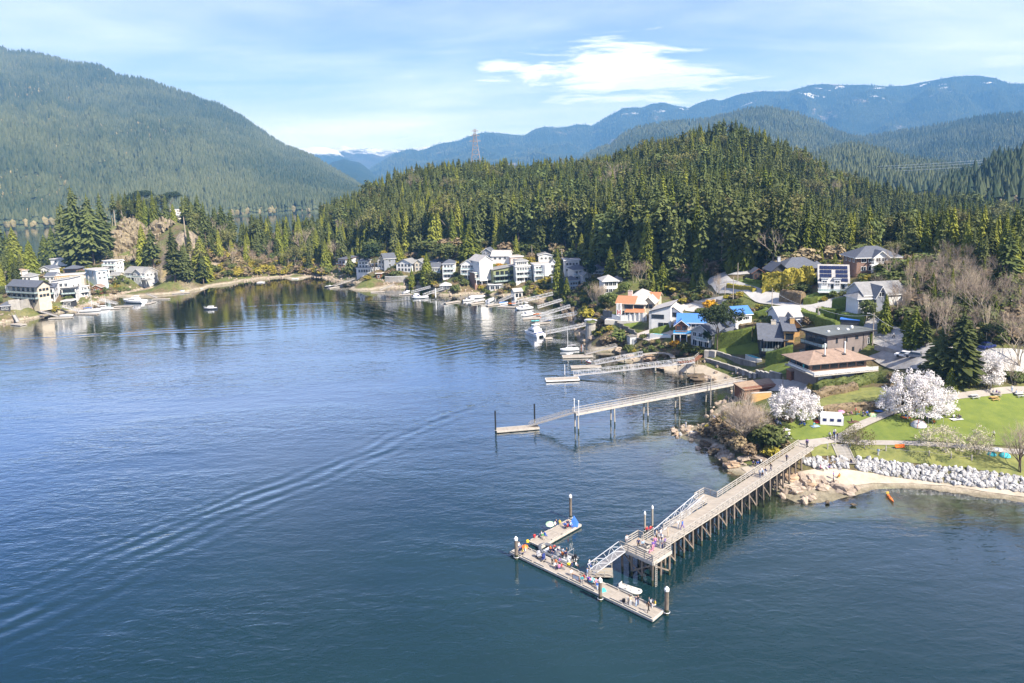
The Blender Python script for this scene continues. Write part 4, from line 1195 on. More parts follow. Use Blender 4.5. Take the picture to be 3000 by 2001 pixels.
def volume(root,x,y,z0,w,d,h,roof='gable',axis='x',rise=2.0,over=.55,wm=C_WHITE,rm=R_GREY,trim=C_TRIM,below=4.0,name='wall',rot=0.0):
 """walls with a roof as a sub-part: x, y is the middle of the front foot"""
 b=MB()
 b.box((0,0,(h-below)/2),(w,d,h+below),m=wm)
 if roof=='gable':
  if axis=='x':
   for s in (-1,1):b.quad([(s*w/2,-d/2,h),(s*w/2,d/2,h),(s*w/2,0,h+rise)][::s],wm)
  else:
   for s in (-1,1):b.quad([(w/2,s*d/2,h),(-w/2,s*d/2,h),(0,s*d/2,h+rise)][::s],wm)
 if roof=='shed':
  if axis=='y':b.prism([(0,0),(.01,0),(.01,.01)],h,h,wm) if False else None
  if axis!='x':
   b.quad([(-w/2,d/2,h),(w/2,d/2,h),(w/2,d/2,h+rise),(-w/2,d/2,h+rise)][::-1],wm)
   for s in (-1,1):b.quad([(s*w/2,-d/2,h),(s*w/2,d/2,h),(s*w/2,d/2,h+rise)][::s],wm)
  else:
   b.quad([(w/2,-d/2,h),(w/2,d/2,h),(w/2,d/2,h+rise),(w/2,-d/2,h+rise)],wm)
   for s in (-1,1):b.quad([(-w/2,s*d/2,h),(w/2,s*d/2,h),(w/2,s*d/2,h+rise)][::-s],wm)
 o=b.build(name,None,root,loc=(x,y+d/2,z0));
 if rot:o.rotation_euler=(0,0,rot)
 if roof:roof_mb(roof,w,d,h,rise,over,axis,rm,trim).build('roof',None,o)
 o['dims']=(w,d,h);wp=Matrix.LocRotScale(root.location,root.rotation_euler,None) @ Vector((x,y+d/2,0));AVOID.append((wp.x,wp.y,.36*(w+d)))
 return o
def windows(vol,face,z,n,ww,wh,x0=.08,x1=.92,trim=C_TRIM,bars=1,part='window'):
 w,d,h=vol['dims'];out=[]
 span=w if face in (0,2) else d
 for i in range(n):
  t=(x0+(x1-x0)*(i+.5)/n-.5)*span
  c={0:(t,-d/2-.04,z),1:(w/2+.04,t,z),2:(-t,d/2+.04,z),3:(-w/2-.04,-t,z)}[face]
  f=window(vol,c,ww,wh,face,trim,part,bars);out.append(f)
 return out
def balcony(root,vol,face,z,depth,x0=0.0,x1=1.0,slab=C_TRIM,rail=C_TRIM,glass=True,posts=None):
 w,d,h=vol['dims'];L_=vol.location
 span=w if face in (0,2) else d;a=(x0-.5)*span;c=(x1-.5)*span
 b=MB();cx=(a+c)/2;W_=c-a
 off=(d if face in (0,2) else w)/2
 b.box((cx,-off-depth/2,-.12),(W_,depth,.22),m=slab)
 if posts:
  n=max(2,int(W_/3.2)+1)
  for i in range(n):b.box((a+.12+(W_-.24)*i/(n-1),-off-depth+.12,-posts/2-.2),(.2,.2,posts),m=slab)
 o=b.build('balcony',None,root,loc=(L_.x,L_.y,L_.z+z));o.rotation_euler=(0,0,face*PI/2)
 r=MB();y=-off-depth+.06
 r.box((cx,y,1.0),(W_,.07,.08),m=rail)
 for s in (a+.05,c-.05):r.box((s,-off-depth/2,1.0),(.07,depth,.08),m=rail)
 n=max(2,int(W_/1.5)+1)
 for i in range(n):r.box((a+.05+(W_-.1)*i/(n-1),y,.5),(.06,.06,1.0),m=rail)
 r.build('railing',None,o)
 if glass:
  g=MB().box((cx,y,.52),(W_-.1,.02,.8))
  for s in (a+.05,c-.05):g.box((s,-off-depth/2,.52),(.02,depth-.1,.8))
  g.build('glass_panel',C_PANEL,o)
 return o
def chimney(root,x,y,z,h,m=C_BRICK,s=.9):
 o=MB().box((0,0,h/2),(s,s*.8,h),m=m).box((0,0,h+.07),(s+.16,s*.8+.16,.14),m=C_CONC).box((0,0,h+.25),(.3,.3,.25),m=B_BLACK).build('chimney',None,root,loc=(x,y,z))
 return o
def stack(root,x,y,z,h):
 return MB().tube([(0,0,0),(0,0,h)],.14,8,C_TRIM).tube([(0,0,h),(0,0,h+.25)],.22,8,C_TRIM).build('flue',None,root,loc=(x,y,z))
def house_root(label,u,v,rz,name='house',cat='house',p=None):
 p=p or gnd(u,v)
 return thing(name,label,cat,tuple(p),rz)
# ---------------------------------------------------------------- piers, docks, gangways
def pile(root,p,top,r=.16,bottom=None,m=C_PILE,name='pile',lean=(0,0),foot=True):
 z=(bottom if bottom is not None else min(-2.5,H(p[0],p[1])-1))
 q=Vector((p[0]+lean[0],p[1]+lean[1],z))
 b=MB()
 if foot and z<0.3 and top>1.2:
  t=Vector((p[0],p[1],top));mid=q.lerp(t,(0.9-z)/(top-z))
  b.tube([q,mid],[r*1.1,r],7,K_WET).tube([mid,t],r,7,m)
 else:b.tube([q,(p[0],p[1],top)],[r*1.1,r],7,m)
 b.v=[(x-root.location.x,y-root.location.y,zz-root.location.z) for x,y,zz in b.v]
 return b.build(name,None,root)
def free_pile(p,z,top,r,label,m=C_PILE,cap=C_CAPM,cat='pile',name='mooring_pile'):
 root=thing(name,label,cat,(p[0],p[1],z))
 h=top-z
 b=MB().tube([(0,0,-4),(0,0,.8)],r,9,K_WET).tube([(0,0,.8),(0,0,h)],r,9,m);b.build('shaft',None,root)
 if cap:MB().tube([(0,0,h-.05),(0,0,h+.25),(0,0,h+.55)],[r*1.18,r*1.18,r*.35],9).build('cap',cap,root)
 MB().tube([(r*1.5*math.cos(a),r*1.5*math.sin(a),.42) for a in [i*PI/5 for i in range(11)]],.05,4,K_STEEL).build('pile_hoop',None,root)
 return root
def dock(label,a,b,width,z=.5,top=C_DECK,side=C_EDGE,tub=C_FLOAT,plen=2.6,group=None,rim=True,cat='dock',name='floating_dock',worldpts=None):
 """float from a to b (middle line): a row of deck panels, edge boards and float tubs"""
 A,B=worldpts or (at(*a,z),at(*b,z));A=Vector(A);B=Vector(B);A.z=B.z=0
 L_=(B-A).length;rz=math.atan2(B.y-A.y,B.x-A.x)
 root=thing(name,label,cat,tuple(A),rz,group)
 n=max(1,round(L_/plen));s=L_/n
 me=MB().box((s/2,0,z-.05),(s-.035,width-.30,.10)).mesh('deck_panel',[top])
 for i in range(n):link('deck_panel',me,root,(i*s,0,0))
 if rim:
  e=MB().box((L_/2,0,z-.16),(L_,.15,.34)).mesh('edge_board',[side]);x=MB().box((0,0,z-.16),(.15,width,.34)).mesh('end_board',[side])
  for y in (-width/2+.07,width/2-.07):link('edge_board',e,root,(0,y,0))
  for q in (.0,L_):link('end_board',x,root,(q,0,0))
 m=max(1,round(L_/3.5));f=MB().box((0,0,(z-.34)/2-.15),(L_/m*.86,width*.92,z+.1)).mesh('float_tub',[tub])
 for i in range(m):link('float_tub',f,root,((i+.5)*L_/m,0,-.08))
 return root
def gangway(label,P,Q,width=1.3,h=1.0,mt=C_ALU,deck=C_DECK2,truss=True,group=None,name='gangway',bays=None,bars=.07):
 """sloping ramp from P (low end) to Q (high end) with two lattice sides"""
 P=Vector(P);Q=Vector(Q);d=Q-P;L_=d.length;d.normalize();s=Vector((-d.y,d.x,0)).normalized();up=s.cross(d)*-1
 if up.z<0:up=-up
 root=thing(name,label,'gangway',tuple(P),0,group)
 MB().bar(Vector((0,0,.06)),d*L_+Vector((0,0,.06)),width-.1,.08).build('walkway',deck,root)
 n=bays or max(3,round(L_/(h*1.15)))
 for k in (-1,1):
  b=MB();o=s*(width/2*k)
  b.bar(o,o+d*L_,bars,bars*1.6);b.bar(o+up*h,o+up*h+d*L_,bars,bars*1.4)
  if not truss:b.bar(o+up*h*.5,o+up*h*.5+d*L_,bars*.8)
  for i in range(n+1):
   x=d*(L_*i/n);b.bar(o+x,o+x+up*h,bars*.8)
   if truss and i<n:
    y=d*(L_*(i+1)/n)
    b.bar(o+x+(up*h if i % 2 else up*0),o+y+(up*0 if i % 2 else up*h),bars*.8)
  b.build('side_truss' if truss else 'side_rail',mt,root)
 return root
# ---------------------------------------------------------------- boats
def hull_mb(L_,B_,H_,m,deck,bow=.35,transom=.85,sheer=.15,z0=-.25):
 b=MB();N_=12;ring=7
 for i in range(N_+1):
  t=i/N_;x=(t-.5)*L_
  w=B_/2*(transom+(1-transom)*min(1,t/.35)) if t<.45 else B_/2*max(.02,1-((t-.45)/.55)**2.2)
  zt=H_*(1+sheer*2*max(0,t-.4));zb=z0+(H_*.9)*max(0,(t-.72)/.28)**2
  xo=bow*max(0,t-.75)*4*.4
  for y,k in ((-1,1),(-.9,.45),(-.55,.1),(0,0),(.55,.1),(.9,.45),(1,1)):
   b.v.append((x+xo*k,y*w,zb+(zt-zb)*k))
 for i in range(N_):
  for j in range(ring-1):
   a=i*ring+j;b.f.append((a,a+ring,a+ring+1,a+1));b.m.append(b.mi(m))
  a=i*ring;n=len(b.v)
  b.f.append((a,a+ring-1,a+2*ring-1,a+ring));b.m.append(b.mi(deck))
 b.f.append(tuple(range(ring)));b.m.append(b.mi(m))
 return b
def engine(root,x,z,y=0,m=B_BLACK):
 return MB().box((0,0,.30),(.42,.34,.46),m=m,taper=.75).box((-.02,0,-.15),(.16,.14,.55),m=m).box((.0,0,-.5),(.3,.1,.12),m=m).build('outboard_motor',None,root,loc=(x,y,z))
def motorboat(label,p,yaw,L_=6.0,hullm=B_WHITE,cover=None,cabin=True,group=None,motor=True,fly=False,name='motorboat',cat='boat'):
 root=thing(name,label,cat,(p[0],p[1],0),yaw,group);B_=L_*.36;Hh=.16*L_**.85
 hull_mb(L_,B_,Hh,hullm,B_WHITE).build('hull',None,root)
 if cover:
  b=MB();n=8
  for i in range(n+1):
   t=i/n;x=(t-.5)*L_*.92;w=B_*.47*(1 if t<.5 else max(.05,1-((t-.5)/.5)**2));c=.5+.5*math.sin(PI*min(1,t*1.2))
   for y,z in ((-1,0),(-.5,.5*c),(0,.62*c),(.5,.5*c),(1,0)):b.v.append((x,y*w,Hh*(1.02+.2*max(0,t-.4))+z*L_*.11))
  for i in range(n):
   for j in range(4):a=i*5+j;b.f.append((a,a+5,a+6,a+1));b.m.append(0)
  b.f.append((0,1,2,3,4));b.m.append(0)
  b.build('canvas_cover',cover,root)
 elif cabin:
  w=B_*.72
  MB().box((-.02*L_,0,Hh+.34),(L_*.42,w,.8),m=B_WHITE,taper=.86).box((-.04*L_,0,Hh+.80),(L_*.44,w*.95,.10),m=B_WHITE).build('cabin',None,root)
  g=MB()
  for s in (-1,1):g.box((-.02*L_,s*w*.475,Hh+.46),(L_*.32,.06,.30))
  g.box((.19*L_,0,Hh+.46),(.06,w*.8,.30));g.build('cabin_window',C_GLASS,root)
  if fly:
   MB().box((-.1*L_,0,Hh+1.15),(L_*.22,w*.7,.55),m=B_WHITE,taper=.85).build('flybridge',None,root)
   MB().box((-.12*L_,0,Hh+2.1),(L_*.2,w*.7,.07),m=B_WHITE).tube([(-.04*L_,w*.3,Hh+1.4),(-.06*L_,w*.3,Hh+2.1)],.03,4,K_STEEL).tube([(-.04*L_,-w*.3,Hh+1.4),(-.06*L_,-w*.3,Hh+2.1)],.03,4,K_STEEL).build('bimini_top',None,root)
  MB().tube([(.30*L_,-w*.4,Hh*1.1),(.30*L_,-w*.4,Hh*1.1+.55),(.52*L_,0,Hh*1.3+.55),(.30*L_,w*.4,Hh*1.1+.55),(.30*L_,w*.4,Hh*1.1)],.025,4,K_STEEL).build('bow_rail',None,root)
 else:
  MB().box((.05*L_,0,Hh+.25),(.5,B_*.35,.55),m=B_WHITE).build('console',None,root)
  MB().box((.08*L_,0,Hh+.68),(.06,B_*.5,.4),m=C_GLASS).build('windscreen',None,root)
  for x in (-.12,-.28):MB().box((x*L_,0,Hh+.08),(.5,B_*.6,.3),m=B_GREY).build('seat',None,root)
 if motor:engine(root,-L_*.5-.12,Hh*.9)
 return root
def sailboat(label,p,yaw,L_=8,hullm=B_WHITE,mast=9.5,cover=B_NAVY,group=None):
 root=thing('sailboat',label,'boat',(p[0],p[1],0),yaw,group);Hh=.75
 hull_mb(L_,L_*.32,Hh,hullm,B_WHITE).build('hull',None,root)
 MB().box((.02*L_,0,Hh+.22),(L_*.4,L_*.18,.45),m=B_WHITE,taper=.85).build('cabin',None,root)
 MB().tube([(.1*L_,0,Hh),(.1*L_,0,mast)],[.07,.05],6,C_TRIM).build('mast',None,root)
 MB().tube([(.1*L_,0,Hh+1.0),(-.36*L_,0,Hh+1.0)],.05,5,C_TRIM).build('boom',None,root)
 MB().tube([(.09*L_,0,Hh+1.12),(-.15*L_,0,Hh+1.18),(-.35*L_,0,Hh+1.1)],[.16,.2,.1],6).build('furled_sail',cover,root)
 b=MB();top=(.1*L_,0,mast-.2)
 for q in ((.5*L_,0,Hh*1.2),(-.48*L_,0,Hh),(.08*L_,L_*.15,Hh),(.08*L_,-L_*.15,Hh)):b.bar(top,q,.02)
 b.build('rigging',K_STEEL,root)
 return root
def tube_ring(L_,B_,r,k=8):
 pts=[]
 for i in range(9):a=-PI/2+PI*i/8;pts.append((L_/2-B_/2+math.cos(a)*B_/2*1.25,math.sin(a)*B_/2,r*.8+.18*max(0,math.cos(a))))
 return [(-L_/2,-B_/2,r*.8)]+pts+[(-L_/2,B_/2,r*.8)]
def inflatable(label,p,z,yaw,L_,tubem,floor=C_PALEGREY,motor=True,console=True,r=.24,name='inflatable_boat',cat='boat'):
 root=thing(name,label,cat,(p[0],p[1],z),yaw);B_=L_*.36
 pts=tube_ring(L_,B_,r);MB().tube(pts,[r*.7]+[r]*(len(pts)-2)+[r*.7],9).build('tube',tubem,root,smooth=True)
 MB().box((-.05*L_,0,.12),(L_*.9,B_*.82,.1)).build('floor',floor,root)
 MB().box((-L_*.46,0,.38),(.08,B_*.8,.55)).build('transom',floor,root)
 if console:
  MB().box((.02*L_,0,.55),(.55,.7,.85),m=C_PALEGREY).box((.08*L_,0,1.1),(.05,.6,.35),m=C_GLASS).build('console',None,root)
  for x in (-.16,.2):MB().box((x*L_,0,.36),(.5,B_*.55,.42)).build('seat',B_GREYR,root)
  MB().tube([(-.40*L_,-B_*.3,.3),(-.42*L_,-B_*.3,1.9),(-.42*L_,B_*.3,1.9),(-.40*L_,B_*.3,.3)],.04,5,K_STEEL).tube([(-.42*L_,-.2,1.9),(-.44*L_,-.2,3.1)],.025,4,C_TRIM).tube([(-.42*L_,.25,1.9),(-.44*L_,.25,3.2)],.025,4,C_TRIM).build('radar_arch',None,root)
 if motor:
  for y in (-.3,.3):engine(root,-L_*.52,.75,y)
 else:
  for x in (-.1,.15):MB().box((x*L_,0,.38),(.28,B_*.8,.06)).build('seat',floor,root)
 return root
def kayak(label,p,z,yaw,L_,m,group=None):
 root=thing('kayak',label,'kayak',(p[0],p[1],z),yaw,group);b=MB();N_=12
 for i in range(N_+1):
  t=i/N_*2-1;w=.31*max(.02,1-abs(t)**2.2);zz=.12*t*t
  for y,k in ((-1,.22),(-.6,.32),(0,.38),(.6,.32),(1,.22),(.6,.03),(0,-.05),(-.6,.03)):b.v.append((t*L_/2,y*w,k*(1 if w>.1 else .8)+zz))
 for i in range(N_):
  for j in range(8):a=i*8+j;c=i*8+(j+1) % 8;b.f.append((a,a+8,c+8,c));b.m.append(0)
 b.build('hull',m,root,smooth=True)
 MB().tube([(-.1+.42*math.cos(a),.2*math.sin(a),.36) for a in [i*PI/6 for i in range(13)]],.035,4).build('cockpit_rim',B_BLACK,root)
 MB().box((-.1,0,.33),(.75,.36,.02)).build('cockpit',B_BLACK,root)
 return root
# ---------------------------------------------------------------- people
CLOTH={n:mat('cloth_'+n.replace(' ','_'),c,0.9,0.1,6.0) for n,c in{
 'white':(.72,.72,.72),'black':(.02,.02,.024),'navy':(.02,.03,.11),'blue':(.05,.14,.50),'red':(.50,.04,.05),'orange':(.72,.20,.04),'green':(.08,.28,.10),'grey':(.25,.25,.27),
 'pale blue':(.35,.50,.72),'pink':(.68,.28,.42),'yellow':(.75,.58,.10),'beige':(.52,.43,.32),'purple':(.18,.10,.42),'brown':(.15,.09,.06),'denim':(.07,.11,.22),'teal':(.05,.32,.36)}.items()}
M_SKIN=mat('skin',(.50,.31,.23),.6,.08,5.0);M_HAIR={n:mat('hair_'+n,c,.7,.1,9.0) for n,c in{'dark':(.02,.015,.012),'brown':(.09,.05,.03),'fair':(.36,.25,.12)}.items()}
def body(pose):
 V=[];E=[];R_=[];kind=[]
 def j(p,r,k):V.append(p);R_.append(r);kind.append(k);return len(V)-1
 def e(*ids):
  for a,b in zip(ids,ids[1:]):E.append((a,b))
 sit=pose=='sit';z=-.50 if sit else 0.0
 pel=j((0,0,.95+z),.135,'leg');sp=j((0,.01,1.14+z),.125,'top');ch=j((0,0,1.36+z),.15,'top');nk=j((0,0,1.50+z),.06,'skin');hd=j((0,-.02,1.60+z),.095,'skin');tp=j((0,.0,1.69+z),.085,'hair')
 e(pel,sp,ch,nk,hd,tp)
 for s in (-1,1):
  sw={'stand':0,'walk':.26*s,'sit':0,'reach':0}[pose]
  sh=j((.185*s,0,1.40+z),.065,'top')
  if sit:el=j((.24*s,-.05,1.14+z),.05,'top');wr=j((.15*s,-.30,1.0+z),.036,'skin');ha=j((.13*s,-.38,1.0+z),.042,'skin')
  elif pose=='reach' and s>0:el=j((.25,-.2,1.25),.05,'top');wr=j((.2,-.42,1.28),.036,'skin');ha=j((.19,-.50,1.30),.042,'skin')
  else:el=j((.24*s,.03+sw*.5,1.13),.05,'top');wr=j((.23*s,-.05+sw*.9,.90),.036,'skin');ha=j((.22*s,-.07+sw,.80),.042,'skin')
  e(ch,sh,el,wr,ha)
  hp=j((.095*s,0,.90+z),.095,'leg')
  if sit:kn=j((.12*s,-.42,.93+z),.07,'leg');an=j((.12*s,-.46,.55+z),.05,'leg');to=j((.12*s,-.60,.52+z),.045,'shoe')
  else:kn=j((.10*s,-.03-sw*.7,.50),.07,'leg');an=j((.10*s,.02-sw*1.1,.09),.05,'leg');to=j((.11*s,-.14-sw*1.1,.05),.045,'shoe')
  e(pel,hp,kn,an,to)
 me=bpy.data.meshes.new('person');me.from_pydata(V,E,[]);o=bpy.data.objects.new('tmp',me);COL.objects.link(o)
 o.modifiers.new('s','SKIN');sv=me.skin_vertices[0].data
 for i,r in enumerate(R_):sv[i].radius=(r,r*(.72 if kind[i]=='top' and i in (sp,ch) else 1.0))
 sv[pel].use_root=True
 o.modifiers.new('d','SUBSURF').levels=1
 dg=bpy.context.evaluated_depsgraph_get();m2=bpy.data.meshes.new_from_object(o.evaluated_get(dg))
 bpy.data.objects.remove(o)
 for m in (CLOTH['grey'],CLOTH['denim'],M_SKIN,M_HAIR['dark'],B_BLACK):m2.materials.append(m)
 ix={'top':0,'leg':1,'skin':2,'hair':3,'shoe':4}
 segs=[(Vector(V[a]),Vector(V[b]),kind[a],kind[b]) for a,b in E]
 for f in m2.polygons:
  c=f.center;best=None
  for a,b,ka,kb in segs:
   d=b-a;t=max(0,min(1,(c-a).dot(d)/d.length_squared));q=(c-a-d*t).length
   if best is None or q<best[0]:best=(q,ka if t<.5 else kb)
  k=best[1]
  if k=='skin' and c.z>1.56+z and (c.y>.03 or c.z>1.66+z):k='hair'
  f.material_index=ix[k]
  f.use_smooth=True
 m2.name='person_'+pose
 return m2
BODY={k:body(k) for k in ('stand','walk','sit','reach')}
POSEW={'stand':'standing','walk':'walking','sit':'sitting','reach':'standing with one arm out'}
RP=random.Random(21)
def person(p,pose,top,legs,where,yaw=None,h=None,hair=None,group=None):
 o=link('person',BODY[pose],None,tuple(p),RP.uniform(0,6.28) if yaw is None else yaw)
 s=h or RP.uniform(.95,1.06);o.scale=(s,s,s)
 hair=hair or RP.choice(['dark','dark','brown','fair'])
 for i,m in ((0,CLOTH[top]),(1,CLOTH[legs]),(3,M_HAIR[hair])):
  o.material_slots[i].link='OBJECT';o.material_slots[i].material=m
 return tag(o,f'person in {top} and {legs}, {POSEW[pose]} {where}','person',group)
# ---------------------------------------------------------------- surveyed picture windows (origin and scale of enlarged views)
def zoomf(x0,y0,s):return lambda x,y:(x0+x/s,y0+y/s)
Z1=zoomf(1450,1430,3.92);Z2=zoomf(1750,1250,3.485);Z3=zoomf(2000,1050,3.485);Z4=zoomf(2400,1050,3.485);ZA=zoomf(1400,1050,2.939)
ZB=zoomf(1500,850,3.617);ZC=zoomf(1750,800,4.702);ZD=zoomf(2050,750,3.617);ZE=zoomf(2500,700,3.136);ZL=zoomf(0,500,3.266)
ZM=zoomf(500,600,3.918);ZN=zoomf(950,650,3.918);ZO=zoomf(1250,700,3.918);ZT=zoomf(1750,750,5.878)
def G(z,*pts):return [z(*p) for p in pts]
def yaw_px(a,b,z=0):p,q=at(*a,z),at(*b,z);return math.atan2(q.y-p.y,q.x-p.x)
# ---------------------------------------------------------------- public pier
PA=Vector((0.730,0.6835,0));PN=Vector((0.6835,-0.730,0));P0=Vector((15.3,100.7,0));PANG=math.atan2(PA.y,PA.x)
def pdz(a):return 3.9 if a<25 else 3.9+(a-25)/31*0.75
def pw(a,n,z=0.0):p=P0+PA*a+PN*n;p.z=z;return p
PIER=thing('pier','long timber pier on piles running from the park out to a railed platform','pier',tuple(P0))
def pier_panel(a0,a1,n0,n1,z0,z1,name='deck_panel'):
 b=MB();g=.02;th=.16
 q=[pw(a0+g,n0,z0),pw(a1-g,n0,z1),pw(a1-g,n1,z1),pw(a0+g,n1,z0)];q=[p-P0 for p in q]
 lo=[p-Vector((0,0,th)) for p in q]
 b.quad(q[::-1],C_DECK);b.quad(lo,C_DECK)
 for i in range(4):j=(i+1) % 4;b.quad([q[i],q[j],lo[j],lo[i]],C_EDGE)
 return b.build(name,None,PIER)
A_END=56.0;BAY=2.55
n_b=int((A_END-4.6)/BAY);
for i in range(n_b+1):
 a0=4.6+i*BAY;a1=min(A_END,a0+BAY)
 if a1-a0>.3:pier_panel(a0,a1,1.75,4.85,pdz(a0),pdz(a1))
for k in range(3):
 for i in range(2):pier_panel(i*2.3,(i+1)*2.3,k*2.03,(k+1)*2.03-.04,3.9,3.9)
pier_panel(5.6,8.8,-.1,1.62,2.5,2.5,'landing_panel');pier_panel(22.0,25.0,-.9,1.72,3.9,3.9,'landing_panel')
def pfence(pts,h=1.08,every=1.65,z=None):
 posts_rail('rail','',[pw(a,n,(pdz(a) if z is None else z)) for a,n in pts],h,C_RAIL,C_RAIL,.11,(1.0,.62,.30),every,root=PIER,off=P0,rw=.09)
pfence([(5.0,4.9),(A_END,4.9)]);pfence([(25.0,1.7),(A_END,1.7)]);pfence([(8.9,1.7),(21.9,1.7)])
pfence([(0,6.1),(4.5,6.1),(4.6,4.95)],1.08,1.5);pfence([(0,.05),(0,6.05)],1.08,1.5);pfence([(1.4,0.02),(4.6,0.02),(4.6,1.0)],1.08,1.5)
pfence([(8.8,-.1),(5.6,-.1)],1.05,1.5,2.5);pfence([(21.95,-.9),(25.0,-.9),(25.0,1.6)],1.05,1.4)
for i in range(n_b+1):
 a=5.0+i*BAY
 if H(*pw(a,3.3)[:2])>2.6:continue
 for n,ln in ((1.95,-.15),(2.85,.1),(3.8,0),(4.7,.3)):pile(PIER,pw(a,n),pdz(a)-.16,.17,lean=(PN.x*ln,PN.y*ln))
 z=pdz(a)-.35
 MB().bar(pw(a,1.8,z)-P0,pw(a,4.8,z)-P0,.22,.28).build('cap_beam',C_PILE,PIER)
 MB().bar(pw(a+.15,1.9,z)-P0,pw(a+.15,4.7,.7)-P0,.09,.2).build('brace',C_PILE,PIER)
 MB().bar(pw(a-.15,4.7,z)-P0,pw(a-.15,1.9,.7)-P0,.09,.2).build('brace',C_PILE,PIER)
 if i % 2==0 and a<40:MB().bar(pw(a,4.75,3.5)-P0,pw(a+BAY,4.9,.6)-P0,.09,.2).build('brace',C_PILE,PIER)
for a in (.25,2.3,4.4):
 for n in (.2,2.0,4.0,5.9):pile(PIER,pw(a,n),3.74,.18,lean=(random.uniform(-.3,.3),random.uniform(-.3,.3)))
 MB().bar(pw(a,.2,3.3)-P0,pw(a,4.0,.8)-P0,.1,.22).build('brace',C_PILE,PIER);MB().bar(pw(a,5.9,3.3)-P0,pw(a,2.0,.8)-P0,.1,.22).build('brace',C_PILE,PIER)
 MB().bar(pw(a,-.1,3.56)-P0,pw(a,6.2,3.56)-P0,.26,.3).build('cap_beam',C_PILE,PIER)
for n in (.2,5.9):MB().bar(pw(.2,n,3.3)-P0,pw(4.4,n,.7)-P0,.1,.22).build('brace',C_PILE,PIER)
MB().bar(pw(-.06,0,3.72)-P0,pw(-.06,6.15,3.72)-P0,.14,.5).build('fascia_beam',C_EDGE,PIER);MB().bar(pw(0,6.2,3.72)-P0,pw(4.6,6.2,3.72)-P0,.14,.5).build('fascia_beam',C_EDGE,PIER)
for a in (5.8,8.6):
 for n in (.1,1.4):pile(PIER,pw(a,n),2.34,.15)
for a in (22.3,24.7):pile(PIER,pw(a,-.6),3.74,.16)
lb=MB()
for n in (6.32,):
 for s in (-.2,.2):lb.bar(pw(.5+s,n,-.6)-P0,pw(.5+s,n,3.9)-P0,.07)
 for i in range(12):lb.bar(pw(.3,n,.0+i*.33)-P0,pw(.7,n,.0+i*.33)-P0,.05)
lb.build('ladder',C_RAIL,PIER)
bt=thing('bench','square timber bench round the middle of the pier platform','bench',tuple(pw(2.2,3.2,3.9)),PANG)
for x,y,w,d in ((0,.75,1.7,.4),(0,-.75,1.7,.4),(.65,0,.4,1.1),(-.65,0,.4,1.1)):
 MB().box((x,y,.44),(w,d,.07)).build('seat',C_RAIL,bt);MB().box((x,y,.2),(w*.9,d*.5,.4)).build('base',C_RAIL,bt)
for x,y,w,d in ((0,.52,1.0,.06),(0,-.52,1.0,.06),(.42,0,.06,1.0),(-.42,0,.06,1.0)):MB().box((x,y,.75),(w,d,.3)).build('backrest',C_RAIL,bt)
gangway('white lattice gangway lying alongside the pier between its two landings',pw(8.6,.85,2.56),pw(22.2,.2,3.95),1.35,1.15,C_ALU,C_DECK2)
gangway('white lattice gangway from the pier platform down to the floating dock',at(1737,1676,.72),pw(.1,.75,3.9),1.4,1.15,C_ALU,C_DECK2)
lf=thing('landing_frame','timber railed landing at the foot of the lower gangway','landing',tuple(at(1722,1668,.5)))
q0=lf.location.copy();gv=(pw(.1,.75,0)-at(1737,1676,0)).normalized();gs=Vector((-gv.y,gv.x,0))
for s in (-1.35,1.25):posts_rail('rail','',[at(1737,1676,.5)+gs*s-gv*.6,at(1737,1676,.5)+gs*s+gv*2.9],1.05,C_RAIL,C_RAIL,.1,(1.0,.55),1.2,root=lf,off=q0)
MB().bar(at(1737,1676,.58)-q0-gv*.5,at(1737,1676,.58)-q0+gv*3,2.5,.1).build('platform',C_DECK,lf)
MD=dock('wide main arm of the L-shaped public float with people picnicking',(1512,1607),(1928,1801),2.9,.5,C_DECK,C_EDGE,C_FLOAT,2.4)
ARM=dock('short arm of the L-shaped public float with the blue shade cloth',(1568,1593),(1684,1529),2.9,.52,C_DECK,C_EDGE,C_FLOAT,2.4)
for D_,L_ in ((MD,None),(ARM,None)):
 xs=[c.location.x for c in D_.children if c.name.startswith('deck_panel')];n=len(xs);s=xs[1]-xs[0] if n>1 else 2
 for i in range(n):
  for y in (-1.25,1.25):
   if (i+(y>0)) % 4!=3:MB().box((xs[i]+s/2,y,.66),(s*.86,.14,.14)).build('kerb_rail',C_RAIL,D_)
for i,(u,v,top,r,lab) in enumerate(((1513,1638,3.3,.27,'thick brown pile with a white cap at the left corner of the public float'),(1672,1522,4.2,.24,'brown pile with a white cap at the tip of the float\'s short arm'),
  (1759,1760,3.0,.27,'thick pile with a white cap halfway along the outer edge of the public float'),(1953,1800,3.6,.30,'thick dark pile with a white cap at the near end of the public float'))):
 free_pile(at(u,v,0),0,top,r,lab)
free_pile(at(1889,1560,0),0,3.3,.17,'slim pile with a white cap standing left of two beside the lower landing',C_PALEPILE);free_pile(at(1911,1552,0),0,3.9,.17,'tall slim pale pile with a white cap, right of two beside the lower landing',C_PALEPILE)
sg=thing('notice_board','white notice board in a brown frame on the public float','sign',tuple(at(*Z1(930,1070),.5)),math.radians(-42))
MB().box((0,0,.65),(1.15,.05,.62)).build('board',C_TRIM,sg);fb=MB()
for x in (-.6,.6):fb.box((x,0,.48),(.07,.09,.96))
fb.box((0,0,.98),(1.27,.09,.06)).box((0,0,.32),(1.27,.09,.05));fb.build('frame',C_REDWOOD,sg)
inflatable('dark grey inflatable patrol boat full of people moored inside the public float',at(*Z1(720,775),0),.05,yaw_px(Z1(880,830),Z1(520,665)),6.6,B_GREYR,r=.3)
inflatable('small cream inflatable dinghy tied beside the public float',at(*Z1(1545,1170),0),.0,yaw_px(Z1(1450,1130),Z1(1640,1200)),3.3,B_CREAMR,C_PALEPATIO,False,False,.19)
